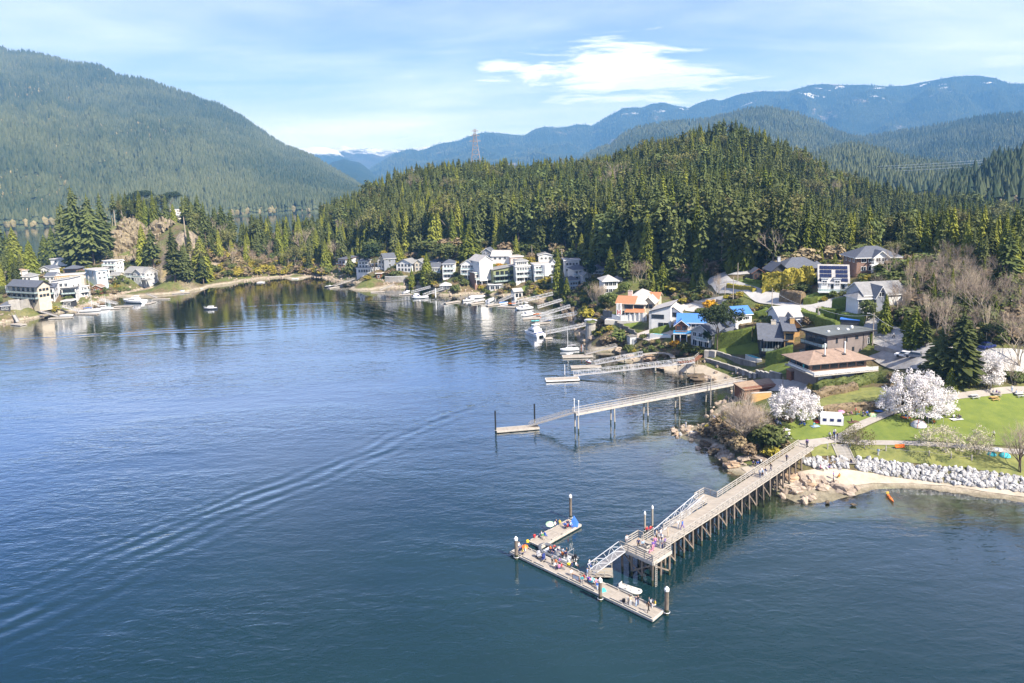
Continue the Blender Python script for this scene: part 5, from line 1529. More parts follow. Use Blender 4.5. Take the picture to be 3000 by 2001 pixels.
def umbrella(p,m,label,r=1.0,h=1.6,tilt=.25,yaw=0):
 o=thing('beach_umbrella',label,'umbrella',tuple(p));o.rotation_euler=(tilt,0,yaw)
 b=MB();c=(0,0,h);ring=[(r*math.cos(i*PI/4),r*math.sin(i*PI/4),h-.38) for i in range(8)]
 for i in range(8):b.quad([c,ring[i],ring[(i+1) % 8]])
 b.build('canopy',m,o);MB().tube([(0,0,0),(0,0,h)],.02,5).build('pole',K_STEEL,o)
 return o
umbrella(at(*Z1(345,705),.5),B_ORANGE,'orange umbrella at the left corner of the public float',.55,.95)
umbrella(at(*Z1(632,440),.5),mat('mint_cloth',(.55,.78,.50),.8),'pale green umbrella on the edge of the short float arm',.75,.9)
umbrella(at(*Z1(1110,1085),.5),B_TEAL,'turquoise umbrella among the group in the middle of the public float',.5,.9)
sh=thing('shade_cloth','bright blue shade cloth propped at the tip of the short float arm','sunshade',tuple(at(*Z1(900,425),.52)))
MB().quad([(-.9,-.5,.05),(.7,-.9,.05),(.15,.1,1.75)]).quad([(.7,-.9,.05),(1.0,.7,.05),(.15,.1,1.75)]).quad([(-.9,-.5,.05),(.15,.1,1.75),(-.3,.9,.3)]).build('cloth',B_BLUE,sh)
MB().tube([(.15,.1,0),(.15,.1,1.75)],.025,5).build('pole',K_STEEL,sh)
def stroller(p,yaw,label,m):
 o=thing('pushchair',label,'pushchair',tuple(p),yaw)
 MB().box((0,0,.55),(.7,.42,.3),m=m,taper=.9).build('seat',None,o);MB().tube([(-.3,0,.75),(-.1,0,1.0),(.2,0,1.02)],[.2,.28,.2],7).build('hood',m,o)
 MB().bar((.35,-.2,.6),(.6,-.2,1.02),.03).bar((.35,.2,.6),(.6,.2,1.02),.03).bar((.6,-.2,1.02),(.6,.2,1.02),.03).bar((-.35,-.2,.15),(.35,-.2,.6),.03).bar((-.35,.2,.15),(.35,.2,.6),.03).build('frame',K_STEEL,o)
 for x,y in ((-.35,-.24),(-.35,.24),(.3,-.26),(.3,.26)):MB().tube([(x,y-.03,.15),(x,y+.03,.15)],.15,9).build('wheel',B_BLACK,o)
stroller(at(*Z1(505,800),.5),.3,'pale grey pushchair parked on the public float by the patrol boat',B_GREY);stroller(at(*Z1(560,835),.5),1.2,'dark blue pushchair parked behind the pale one on the public float',B_NAVY)
def box_bag(name,p,s,m,label,cat,yaw=0.3):
 o=MB().box((0,0,s[2]/2),s,0,m,.9).box((0,0,s[2]+.03),(s[0]*.5,.05,.06),0,m);o=o.build(name,None,None,loc=tuple(p));o.rotation_euler=(0,0,yaw);tag(o,label,cat)
box_bag('cool_box',at(*Z1(850,890),.5),(.6,.4,.4),B_YELLOW,'yellow cool box on the inner edge of the float near the patrol boat','cool box');box_bag('cool_box',at(*Z1(1240,1180),.5),(.8,.7,.25),B_TEAL,'flat turquoise bag by the middle pile of the float','bag');box_bag('backpack',at(*Z1(1480,1305),.5),(.4,.3,.45),B_BLACK,'black backpack by the outer edge near the float end','bag');box_bag('backpack',at(*Z1(375,620),.5),(.45,.35,.35),B_YELLOW,'yellow bag where the two float arms meet','bag')
dz=.5
DOCKP=[((275,690),'sit','white','blue','at the left corner of the float'),((290,745),'sit','navy','denim','beside the orange umbrella'),((345,755),'sit','white','navy','behind the left corner pile'),((320,760),'sit','yellow','grey','by the outer edge near the orange umbrella'),
 ((455,590),'sit','red','red','alone on the outer edge of the short float arm'),((535,560),'sit','white','denim','second from the corner on the short float arm'),((572,565),'sit','blue','blue','in the middle of the short float arm'),((548,580),'sit','green','beige','in the middle of the short float arm'),
 ((705,425),'sit','navy','navy','beside the pale green umbrella'),((745,430),'sit','yellow','beige','beside the pale green umbrella'),((690,445),'sit','white','beige','on the edge right of the pale green umbrella'),((805,455),'sit','blue','navy','left of the blue shade cloth'),((838,470),'sit','red','black','under the blue shade cloth'),((835,430),'sit','navy','denim','behind the blue shade cloth'),((870,450),'sit','pale blue','blue','under the blue shade cloth'),
 ((660,880),'stand','grey','black','by the pushchairs'),((700,915),'stand','orange','denim','in the middle of the float opposite the patrol boat'),((745,900),'stand','purple','black','at the inner edge behind the patrol boat'),((735,940),'sit','pink','purple','on the outer edge opposite the patrol boat'),((690,920),'sit','white','navy','on the outer edge opposite the patrol boat'),((765,930),'sit','red','grey','on the outer edge opposite the patrol boat'),
 ((875,1005),'sit','white','beige','left of the notice board'),((885,920),'sit','navy','denim','by the yellow cool box'),((930,915),'sit','white','black','by the yellow cool box'),
 ((1020,1060),'sit','red','black','right of the notice board'),((1060,1030),'reach','pale blue','white','right of the notice board'),((1075,1085),'sit','purple','navy','in the group at the middle of the float'),((1000,1080),'sit','teal','grey','right of the notice board'),((1130,1120),'sit','white','black','in the group at the middle of the float'),((1160,1110),'sit','pink','black','in the group at the middle of the float'),((1180,1150),'sit','blue','pale blue','by the middle pile'),((1100,1100),'sit','pink','blue','under the turquoise umbrella'),
 ((1540,1345),'stand','white','beige','by the outer edge near the float end'),((1555,1355),'stand','beige','white','by the outer edge near the float end'),((1620,1355),'stand','navy','pale blue','in a pair near the float end'),((1645,1345),'stand','black','denim','in a pair near the float end'),((1762,1425),'walk','brown','black','alone at the near end of the float'),((1770,1335),'sit','grey','black','by the inner kerb near the float end'),((1800,1345),'sit','white','grey','by the inner kerb near the float end'),((1840,1365),'sit','yellow','white','by the inner kerb near the float end')]
for (x,y),pose,t,l,w in DOCKP:
 p=at(*Z1(x,y),dz+.02);person(p,pose,t,l,w,h=.94 if pose!='sit' else .95)
person(at(*Z1(1085,925),.7),'walk','white','blue','on the lower end of the gangway to the float')
rb=at(*Z1(720,775),0);ra=yaw_px(Z1(880,830),Z1(520,665));rd=Vector((math.cos(ra),math.sin(ra),0));rn=Vector((-rd.y,rd.x,0))
for a,n,t,l,ps in ((1.3,.3,'orange','navy','sit'),(1.0,-.4,'red','black','sit'),(.5,.4,'navy','navy','sit'),(.2,-.5,'white','grey','sit'),(-.5,.45,'navy','grey','stand'),(-.8,-.4,'pale blue','navy','sit'),(-1.3,.3,'orange','black','sit'),(-1.6,-.4,'black','navy','stand'),(-2.0,.3,'navy','black','stand')):
 p=rb+rd*a+rn*n;p.z=.25+(.0 if ps=='stand' else .1);person(p,ps,t,l,'aboard the grey patrol boat',h=.92,group='people aboard the patrol boat')
PIERP=[((300,1205),'stand','white','grey','at the left corner of the pier platform'),((505,1110),'stand','red','black','on the lower landing left of its neighbour'),((543,1105),'reach','red','black','beside the gangway landing'),((420,1250),'stand','navy','black','at the near rail left of the bench'),((465,1255),'stand','pale blue','black','at the left of the square bench'),((570,1265),'stand','purple','pink','at the near side of the square bench'),((560,1290),'sit','pink','pink','on the platform near the front rail'),((590,1230),'stand','pink','purple','right of the square bench'),
 ((640,1240),'stand','white','white','at the front of the group on the platform'),((665,1245),'stand','grey','navy','in the group on the platform'),((690,1235),'stand','purple','grey','at the right of the group on the platform'),((625,1180),'stand','white','beige','behind the platform group'),((660,1190),'reach','white','denim','behind the platform group'),((605,1160),'stand','beige','black','behind the group on the platform'),((650,1140),'stand','white','pale blue','where the pier meets the platform'),
 ((720,1130),'stand','beige','beige','at the near rail where the pier meets the platform'),((825,1045),'stand','white','white','at the left rail of the outer pier'),((868,1055),'walk','blue','purple','walking along the outer pier'),
 ((1660,525),'stand','white','denim','at the left rail halfway to shore'),((1690,520),'stand','pale blue','navy','in the group halfway along the pier'),((1715,505),'walk','navy','white','in the group halfway along the pier'),((1680,500),'stand','white','black','in the group halfway along the pier'),((1770,455),'walk','black','navy','on the shore part, nearer of two'),((1932,365),'walk','navy','black','on the shore part, farther of two'),((2138,215),'walk','navy','black','at the shore end of the pier')]
for (x,y),pose,t,l,w in PIERP:
 low='landing' in w;u,v=Z2(x,y);p=at(u,v,2.5 if low else 3.9);a=(p-P0).dot(PA)
 if not low:z=pdz(a);p=at(u,v,z);
 p.z=(2.5 if low else z)+.02;person(p,pose,t,l,w)
# ---------------------------------------------------------------- second pier with its own float
ds=at(*ZA(830,470),4.6);de=gnd(*ZA(2290,310));de.z=5.0
S2=thing('pier','narrow pale pier on paired posts with a sloping gangway, beyond the public pier','pier',(ds.x,ds.y,0));so_=Vector((ds.x,ds.y,0))
d2=Vector((de.x-ds.x,de.y-ds.y,0));L2=d2.length;d2.normalize();n2=Vector((-d2.y,d2.x,0))
def w2(a,n,z):p=so_+d2*a+n2*n;p.z=z;return p
nb=16
for i in range(nb):
 a0,a1=L2*i/nb,L2*(i+1)/nb;za,zb=4.6+.4*i/nb,4.6+.4*(i+1)/nb
 MB().bar(w2(a0+.03,0,za)-so_,w2(a1-.03,0,zb)-so_,1.7,.14).build('deck_panel',C_DECK2,S2)
for s in (-.9,.9):
 MB().bar(w2(0,s,4.40)-so_,w2(L2,s,4.80)-so_,.14,.42).build('side_beam',C_EDGE,S2)
 posts_rail('rail','',[w2(0,s,4.6),w2(L2,s,5.0)],1.0,C_RAIL,C_RAIL,.09,(1.0,.5),3.2,root=S2,off=so_)
for a in (.6,10.6,20.2,29.8,39.5,48.5):
 if a>L2 or H(*w2(a,0,0)[:2])>1.0:continue
 for s in (-.75,.75):pile(S2,w2(a,s,0),4.3,.17,m=C_PALEPILE,lean=(n2.x*s*.45,n2.y*s*.45))
for s,t in ((-1.05,0),(1.05,.2)):
 MB().tube([w2(.6,s,0)-so_+Vector((0,0,4)),w2(.6,s,0)-so_+Vector((0,0,7.6-t))],.09,6).tube([w2(.6,s,0)-so_+Vector((0,0,7.6-t)),w2(.6,s,0)-so_+Vector((0,0,7.9-t))],.17,6,C_TRIM).build('lamp_post',C_TRIM,S2)
gangway('pale gangway sloping from the narrow pier to its float',at(*ZA(455,578),.6),w2(.2,0,4.7),1.2,.95,C_RAIL,C_DECK2,truss=False)
dock('float with a plank deck at the end of the narrow pale pier',ZA(160,613),ZA(520,583),2.6,.5,C_DECK,C_EDGE,C_FLOAT)
free_pile(at(*ZA(154,632),0),0,5.2,.2,'black pile at the outer end of the narrow pier\'s float',C_BLACKPILE,None);free_pile(at(*ZA(490,560),0),0,5.0,.2,'black pile at the gangway end of the narrow pier\'s float',C_BLACKPILE,None)
q=at(*ZA(2003,430),0);free_pile(q,0,8.6,.12,'tall thin pale post beside the shore end of the narrow pier',C_PALEPILE,None,'post','mooring_post')
# ---------------------------------------------------------------- docks, gangways and boats along the near shore
def dg(lab,a,b,w,z=.5,**k):return dock(lab,a,b,w,z,**k)
def gw(lab,lo,hi,z1,z0=.7,**k):
 P=at(*lo,z0);Q=gnd(*hi) if z1 is None else at(*hi,z1);Q.z=Q.z+(.4 if z1 is None else 0);return gangway(lab,P,Q,**k)
dg('white float with a low step at the foot of the longest white gangway',ZB(358,945),ZB(706,930),3.2,.55,side=C_FOAM,tub=C_FLOAT)
gw('longest white lattice gangway, ending at the white float',ZB(655,905),ZB(1935,765),4.6,h=1.3,width=1.4)
free_pile(at(*ZB(560,925),0),0,4.0,.1,'thin white post on the white float',C_CAPM,None,'post','mooring_post')
for x,y,l in ((1182,900,'left'),(1517,880,'right')):
 p=at(*ZB(x,y),0);free_pile(p,0,3.3 if l=='right' else 2.6,.3,f'{"stout pale" if l == "left" else "slim pale"} support under the longest white gangway',C_PALEPILE,None,'pile','gangway_support')
dg('timber float with a red dinghy at the foot of the middle gangway',ZB(625,810),ZB(940,800),2.6,.5)
gw('white lattice gangway between the timber float and the curved walkway',ZB(885,785),ZB(1390,690),4.0,h=1.2,width=1.2)
free_pile(at(*ZB(1195,775),0),0,2.6,.25,'pale support under the gangway of the timber float',C_PALEPILE,None,'pile','gangway_support')
b=motorboat('small red dinghy pulled up on the timber float',at(*ZB(815,768),.55),yaw_px(ZB(770,745),ZB(850,790)),3.2,B_RED,None,False,motor=False);b.location.z=.6
dg('weathered float with a sailboat and covered rack',ZB(535,700),ZB(850,690),3.2,.5)
sailboat('small white sailboat with a bare mast behind the weathered float',at(*ZB(610,640),0),yaw_px(ZB(530,635),ZB(700,625))+PI,6.5,B_WHITE,8.6,B_GREY)
rk=thing('boat_rack','rack of upright boards under dark covers on the weathered float','rack',tuple(at(*ZB(740,650),.5)))
for i in range(4):MB().tube([(i*.45-.6,0,0),(i*.45-.6,.05,1.6),(i*.45-.6,.1,2.5)],[.22,.28,.05],6).build('covered_board',[B_GREYR,C_REDWOOD,B_GREY,B_BLACK][i],rk)
MB().bar((-.9,-.2,.5),(1.1,-.2,.5),.08).bar((-.9,-.2,1.4),(1.1,-.2,1.4),.08).bar((-.9,-.2,0),(-.9,-.2,1.5),.08).bar((1.1,-.2,0),(1.1,-.2,1.5),.08).build('frame',C_RAIL,rk)
gw('brown timber gangway to the weathered float',ZB(775,680),ZB(1110,595),2.6,width=1.3,h=.9,mt=C_RAIL,truss=False)
gw('white gangway with low sides leading to the catamaran',ZB(355,465),ZB(785,375),3.6,h=1.0,width=1.3)
dg('short float at the stern of the catamaran',ZB(345,508),ZB(420,500),2.0,.5)
for x,y,t in ((365,495,3.6),(410,490,2.8)):free_pile(at(*ZB(x,y),0),0,t,.13,f'{"taller" if t > 3 else "shorter"} thin pile of the pair beside the catamaran',C_PALEPILE,None)
def catamaran(label,p,yaw,L_=11.0):
 root=thing('catamaran',label,'boat',(p[0],p[1],0),yaw);B_=4.4
 for s in (-1,1):
  h=hull_mb(L_,1.35,1.25,B_WHITE,B_WHITE,bow=.5);h.v=[(x,y+s*1.5,z) for x,y,z in h.v];h.build('hull',None,root)
  MB().box((-.1*L_,s*2.19,.85),(L_*.35,.03,.16)).build('hull_window',C_GLASS,root)
 MB().box((-.02*L_,0,1.22),(L_*.80,3.2,.7),m=B_WHITE).build('bridge_deck',None,root)
 MB().box((-.03*L_,0,2.1),(L_*.52,3.7,1.2),m=B_WHITE,taper=.86).build('cabin',None,root)
 g=MB()
 for s in (-1,1):g.box((-.03*L_,s*1.75,2.1),(L_*.40,.12,.42))
 g.box((.232*L_,0,2.12),(.14,2.9,.45));g.build('cabin_window',C_GLASS,root)
 MB().box((-.05*L_,0,2.86),(L_*.42,3.3,.14),m=B_WHITE).box((-.03*L_,0,3.25),(L_*.26,2.5,.7),m=B_WHITE,taper=.88).build('flybridge',None,root)
 g=MB()
 for i in range(3):g.box((.095*L_+.02,(i-1)*.75,3.3),(.25,.62,.4))
 g.build('flybridge_window',C_GLASS,root)
 MB().box((-.08*L_,0,4.35),(L_*.26,2.6,.08),m=B_WHITE).bar((-.19*L_,-1.1,2.9),(-.19*L_,-1.1,4.35),.06).bar((-.19*L_,1.1,2.9),(-.19*L_,1.1,4.35),.06).bar((.02*L_,-1.1,3.5),(.0,-1.1,4.35),.06).bar((.02*L_,1.1,3.5),(.0,1.1,4.35),.06).tube([(-.12*L_,0,4.4),(-.14*L_,0,5.6)],.03,4).build('hard_top',None,root)
 MB().box((-.475*L_,0,.9),(.5,4.2,.12),m=B_WHITE).box((-.34*L_,0,1.62),(L_*.15,3.9,.1),m=B_NAVY).build('stern_step',None,root)
 MB().tube([(.2*L_,-1.9,1.5),(.2*L_,-1.9,2.1),(.5*L_,-1.5,2.3),(.5*L_,1.5,2.3),(.2*L_,1.9,2.1),(.2*L_,1.9,1.5)],.03,4,K_STEEL).build('bow_rail',None,root)
catamaran('large white power catamaran moored at the white gangway',at(*ZB(240,478),0),yaw_px(ZB(300,510),ZB(150,460)),9.6)
dg('long timber float under the fishing boat and red kayaks',ZB(112,300),ZB(292,290),2.2);gw('white lattice gangway left of the terracotta house\'s garden',ZB(300,275),ZB(620,180),4.0,h=1.1)
dg('small float with turquoise and blue kayaks',ZB(250,348),ZB(400,338),2.2);gw('pale lattice gangway reaching the rock below the bare saplings',ZB(305,330),ZB(690,255),4.0,h=1.1)
kayak('turquoise kayak lying on the small float',at(*ZB(245,330),.6),.6,.2,3.4,B_TEAL);kayak('blue kayak lying on the small float',at(*ZB(372,330),.6),.6,.1,3.2,B_BLUE);kayak('orange-red kayak lying on the long timber float',at(*ZB(265,255),.6),.5,.15,3.6,B_ORANGE)
motorboat('white cabin cruiser moored above the other boats left of the catamaran',at(*ZB(135,205),0),yaw_px(ZB(190,200),ZB(80,215)),8.0,B_WHITE,fly=True);motorboat('white fishing boat with a pilot cabin moored left of the catamaran',at(*ZB(168,270),0),yaw_px(ZB(210,265),ZB(120,280)),7.0)
gw('white lattice gangway running from the shore stairs to the long marina float',ZO(985,752),ZO(1450,640),4.4,h=1.3);gw('dark-decked gangway between two white gangways',ZB(275,190),ZB(530,112),3.4,h=1.0)
dg('long float at the foot of the white marina gangway',ZO(825,772),ZO(1085,782),2.2);motorboat('small boat under a bright blue cover on the marina float',at(*ZO(880,745),0),.5,5.0,B_WHITE,B_BLUE);kayak('orange kayak on the marina float',at(*ZO(985,745),.6),.6,-.1,3.8,B_ORANGE)
motorboat('white boat with a cabin moored at the end of the marina float',at(*ZO(1110,805),0),.4,7.5)
dg('float beside the dark gangway and covered cruiser',ZO(690,762),ZO(830,742),2.2);gw('grey gangway with dark rails behind the covered cruiser',ZO(835,725),ZO(1000,652),3.4,h=1.0,mt=K_STEEL);motorboat('cruiser under a pale grey cover',at(*ZO(735,715),0),yaw_px(ZO(680,745),ZO(790,690)),8.5,B_WHITE,B_GREY)
dg('float between the pontoon boat and the covered cruiser',ZO(500,745),ZO(650,722),2.2);motorboat('white pontoon boat with a roof',at(*ZO(480,710),0),.5,6.5);motorboat('long boat under a white shelter roof',at(*ZO(575,680),0),.25,8.5,B_WHITE,B_WHITE)
dg('narrow float left of the pontoon boat',ZO(208,735),ZO(375,708),2.2);gw('plain grey gangway to the narrow float',ZO(360,695),ZO(535,642),3.2,h=.9,truss=False,mt=C_RAIL)
free_pile(at(*ZO(105,690),0),0,5.5,.3,'tall white pile left of the narrow float',C_CAPM,None)
motorboat('white open boat at the far end of the twin-gangway float',at(*ZN(945,815),0),yaw_px(ZN(890,820),ZN(980,795)),6.5,B_WHITE,None,False);dg('float at the foot of the left twin gangway',ZN(865,832),ZN(1010,828),2.0);gw('left of two parallel pale gangways by the round shrub',ZN(1000,815),ZN(1220,755),3.2,h=1.0)
motorboat('dark-hulled runabout between the twin gangways',at(*ZN(1055,855),0),yaw_px(ZN(1000,870),ZN(1110,840)),6.0,B_NAVY,None,True);motorboat('long white speedboat lying in front of the twin gangways',at(*ZN(1105,876),0),yaw_px(ZN(1180,868),ZN(1020,880)),8.0,B_WHITE,None,False);dg('float at the foot of the right twin gangway',ZN(1010,866),ZN(1160,862),1.8);gw('right of two parallel gangways, with dark lattice sides',ZN(1140,850),ZN(1365,772),3.4,h=1.1,mt=K_STEEL)
dg('grey float below the curved white terrace',ZN(535,805),ZN(690,797),2.0);gw('long low gangway to the float below the white terrace',ZN(640,785),ZN(800,720),2.8,h=.8,truss=False,mt=C_RAIL)
dg('low float on the shallow beach below the forked pine',ZN(365,765),ZN(520,772),1.8);gw('plain ramp across the beach below the forked pine',ZN(455,748),ZN(690,680),2.4,h=.8,truss=False,mt=C_RAIL)
dg('small float with a dark runabout at the back of the cove',ZN(50,760),ZN(165,742),2.0);gw('ramp from the back beach to the small float',ZN(110,740),ZN(350,655),2.6,h=.9,truss=False,mt=C_RAIL);motorboat('dark runabout with two people at the back of the cove',at(*ZN(60,748),0),.4,5.5,B_BLACK,None,False)
dg('square float at the left edge of the picture',ZL(132,1462),ZL(225,1472),3.0);gw('short steep gangway at the left edge of the picture',ZL(170,1447),ZL(125,1372),3.0,h=.9,truss=False,mt=C_RAIL)
dg('float with two upturned boats below the dark-roofed house',ZL(475,1410),ZL(690,1402),2.4);gw('gangway from the dark-roofed house to its float',ZL(560,1398),ZL(385,1347),3.0,h=.9,truss=False,mt=C_RAIL);motorboat('pale covered boat on the left shore float',at(*ZL(640,1395),0),.1,6,B_WHITE,B_GREY)
dg('timber float of the blue-covered sailboat',ZL(740,1366),ZL(935,1368),2.2);gw('long gangway behind the blue-covered sailboat',ZL(770,1350),ZL(590,1302),3.0,h=1.0)
sailboat('tall-masted sailboat with a blue cover on the left shore',at(*ZL(865,1347),0),0.15,9.5,B_WHITE,18.0,B_BLUE);sailboat('white sailboat with a white furled sail on the left shore',at(*ZL(1000,1328),0),.1,8.5,B_WHITE,7.5,B_WHITE)
dg('float between the two left shore sailboats',ZL(1060,1318),ZL(1155,1312),2.0);gw('white lattice gangway behind the white sailboat',ZL(940,1292),ZL(845,1262),3.0,h=1.0)
dg('narrow float beside the large motor yacht',ZL(1095,1297),ZL(1265,1292),2.0);gw('gangway behind the narrow float of the motor yacht',ZL(1120,1278),ZL(955,1238),3.0,h=1.0)
motorboat('largest white motor yacht on the left shore',at(*ZL(1280,1262),0),yaw_px(ZL(1400,1265),ZL(1160,1255)),14.5,B_WHITE,None,True,motor=False,fly=True,name='motor_yacht');dg('float at the stern of the large motor yacht',ZL(1400,1275),ZL(1475,1252),2.2)
dg('low float in front of the pebble spit',ZL(1470,1226),ZL(1618,1224),2.2);gw('gangway from the pebble spit to the low float',ZL(1500,1215),ZL(1405,1182),2.0,h=.9,truss=False,mt=C_RAIL)
dg('farthest float on the left shore',ZL(1650,1172),ZL(1812,1162),2.4);gw('long low walkway to the farthest left shore float',ZL(1650,1155),ZL(1490,1112),1.8,h=.8,truss=False,mt=C_RAIL);motorboat('white cruiser with a dark blue cover at the farthest left shore float',at(*ZL(1685,1168),0),.2,9,B_WHITE,B_NAVY)
mb_=motorboat('small dark motorboat under way in the cove trailing a pale wake',at(*ZL(2015,1326),0),PI+.1,6.5,B_GREYR,None,True)
for z,x,y,l in ((ZL,1903,1124,'small white raft anchored near the farthest left shore float'),(ZM,1035,886,'white raft anchored off the middle of the back beach'),(ZM,1435,842,'pale raft anchored close to the back beach')):
 dock(l,z(x-32,y),z(x+32,y),3.2,.5,top=C_FOAM,side=C_FOAM,tub=C_FOAM,cat='raft',name='raft')
kayak('orange kayak near the beach with one paddler',at(*Z4(720,1430),0),.0,yaw_px(Z4(690,1380),Z4(765,1485)),4.4,B_ORANGE)
person(at(*Z4(695,1400),0)+Vector((0,0,-.12)),'sit','yellow','black','in the orange kayak near the beach',yaw=yaw_px(Z4(690,1380),Z4(765,1485))+PI/2,h=.95)
# ---------------------------------------------------------------- ground covers, roads, lawns
M_LAWN=mat('mown_grass',(0.165,0.20,0.036),0.9,col2=(0.10,0.14,0.028),noise_scale=0.3,bump=0.05,bump_scale=3)
M_ROUGH=mat('rough_grass',(0.23,0.23,0.07),0.95,col2=(0.11,0.13,0.04),noise_scale=0.5,bump=0.12,bump_scale=1.5)
M_ASPH=mat('pale_asphalt',(0.44,0.425,0.405),0.9,0.08,0.3)
M_PATH=mat('gravel_path',(0.34,0.31,0.275),0.95,0.08,0.8)
M_DIRT=mat('bare_earth',(0.34,0.27,0.19),0.95,0.12,0.5,bump=0.08,bump_scale=2)
M_SAND=mat('pale_beach_sand',(0.50,0.435,0.345),0.95,col2=(0.33,0.28,0.215),noise_scale=0.35,bump=0.05,bump_scale=3)
M_ROCK=mat('shore_rock',(0.46,0.38,0.30),0.95,col2=(0.20,0.155,0.12),noise_scale=0.7,bump=0.12,bump_scale=2.0)
M_OCHRE=mat('ochre_rock',(0.50,0.36,0.24),0.95,col2=(0.26,0.18,0.12),noise_scale=0.7,bump=0.12,bump_scale=2.0)
M_DARKROCK=mat('weedy_rock',(0.16,0.12,0.08),0.95,col2=(0.06,0.05,0.035),noise_scale=0.9,bump=0.1,bump_scale=2.0)
M_STONE=mat('grey_riprap',(0.52,0.51,0.50),0.95,col2=(0.28,0.275,0.27),noise_scale=0.9,rand=.22)
M_POOL=mat('pool_water',(0.12,0.50,0.62),0.08,0.05,0.8,spec=.5)
drape('lawn',[(2290,1250),(2330,1235),(2420,1225),(2560,1210),(2600,1212),(2560,1228),(2520,1255),(2480,1275),(2440,1288),(2390,1293),(2330,1290),(2300,1275)],.14,M_LAWN,'mown lawn with picnickers beside the smaller white magnolia')
drape('lawn',[(2500,1278),(2545,1250),(2600,1225),(2660,1205),(2780,1175),(2860,1160),(3000,1152),(3330,1142),(3330,1318),(2960,1308),(2820,1300),(2700,1292),(2580,1292),(2500,1292)],.14,M_LAWN,'wide sunny mown lawn of the park')
drape('lawn',[(2375,1322),(2400,1300),(2450,1300),(2475,1318),(2485,1336),(2440,1336),(2380,1340)],.13,M_ROUGH,'small patch of rough grass by the pier landing')
drape('lawn',[(2500,1310),(2560,1304),(2700,1308),(2820,1316),(2960,1326),(3330,1350),(3330,1455),(3000,1402),(2900,1383),(2830,1372),(2700,1360),(2600,1352),(2510,1338)],.13,M_ROUGH,'strip of rough grass above the grey stones')
drape('meadow',[(2380,1175),(2420,1150),(2560,1135),(2620,1140),(2600,1175),(2560,1190),(2400,1205)],.12,M_ROUGH,'uncut yellowish grass bank above the picnic lawn')
ribbon('path',[(2345,1302),(2390,1297),(2440,1290),(2478,1275),(2515,1250),(2560,1230),(2610,1210),(2660,1196),(2720,1180),(2790,1166),(2870,1155),(3020,1143),(3320,1128)],1.9,.22,M_PATH,'pale gravel path curving from the pier up across the park')
ribbon('path',[(2450,1291),(2500,1297),(2580,1299),(2700,1302),(2800,1308),(2900,1317),(3020,1326),(3320,1342)],1.7,.21,M_PATH,'level gravel path along the lawn edge')
drape('path',[(2318,1330),(2330,1305),(2345,1295),(2400,1291),(2420,1298),(2390,1312),(2368,1310)],.2,M_PATH,'widened paving at the head of the pier')
drape('beach',[(2280,1410),(2330,1385),(2400,1374),(2480,1376),(2560,1388),(2690,1408),(2830,1424),(3060,1448),(3320,1490),(3320,1500),(3060,1464),(2890,1442),(2770,1424),(2670,1416),(2560,1416),(2480,1426),(2380,1436),(2320,1428)],.1,M_SAND,'narrow pale beach below the grey stones')
drape('beach',[(2170,1372),(2215,1362),(2255,1372),(2270,1395),(2235,1406),(2195,1392)],.12,M_SAND,'small sandy pocket left of the pier')
drape('beach',[(1905,1078),(1960,1060),(2060,1070),(2130,1098),(2200,1118),(2240,1128),(2190,1140),(2140,1128),(2080,1112),(2000,1092)],.12,M_SAND,'small pale beach under the sea walls')
drape('boat_ramp',[(2190,1118),(2260,1108),(2340,1115),(2400,1140),(2370,1165),(2300,1150),(2230,1140)],.14,C_CONC,'concrete apron between the sea wall and the boathouse')
ribbon('road',[(3320,1100),(3080,1075),(2920,1055),(2800,1040),(2700,1022),(2620,995),(2560,970),(2500,948),(2440,925),(2390,908),(2340,893),(2280,878),(2220,862),(2160,845),(2115,828),(2095,818),(2110,806),(2160,800),(2215,795)],(6.0,5.5),.3,M_ASPH,'pale asphalt road running down past the houses to the park')
ribbon('road',[(2390,908),(2430,893),(2480,880),(2530,872),(2590,866)],4.5,.34,M_ASPH,'side road turning off uphill')
ribbon('road',[(2480,938),(2450,925),(2470,915),(2560,905)],3.5,.36,M_ASPH,'short concrete driveway between hedges')
ribbon('kerb',[(2700,1035),(2600,1003),(2500,960),(2430,933)],.5,.42,C_CONC,'concrete kerb along the park side of the road')
drape('yard',[(2545,1045),(2600,1022),(2680,1035),(2740,1060),(2700,1090),(2620,1085)],.25,C_CONC,'pale concrete forecourt behind the brown-roofed house')
drape('driveway',[(1990,892),(2060,878),(2120,868),(2150,885),(2110,905),(2060,912),(2000,910)],.25,C_PALEPATIO,'pale driveway behind the waterfront houses')
drape('driveway',[(2215,955),(2270,932),(2300,940),(2255,960),(2230,965)],.25,C_PALEPATIO,'driveway beside the small blue-roofed house')
drape('patio',[(1850,985),(1900,968),(1985,972),(1960,990),(1900,1000)],.25,C_PATIO,'pink paved patio with a fire bowl above the rocks')
drape('lawn',[(1812,955),(1880,944),(1880,952),(1835,966)],.25,M_LAWN,'small lawn under the terracotta house\'s terrace')
drape('lawn',[(2092,1040),(2110,1015),(2180,1000),(2240,1010),(2265,1028),(2230,1036),(2150,1040)],.25,M_LAWN,'sloping lawn between the tall hedge and the pool')
drape('lawn',[(2235,1083),(2262,1070),(2310,1065),(2318,1080),(2300,1098),(2265,1100)],.25,M_LAWN,'small square lawn beside the brown-roofed house')
drape('lawn',[(2150,832),(2190,818),(2230,830),(2225,850),(2190,845)],.25,M_LAWN,'terraced lawn with a low clipped hedge by the road bend')
drape('verge',[(2120,845),(2160,845),(2235,872),(2290,900),(2260,895),(2180,870)],.22,M_ROUGH,'dry grassy verge beside the road')
drape('lawn',[(2350,875),(2390,858),(2430,862),(2410,880),(2370,888)],.25,M_LAWN,'lawn below the house with solar panels')
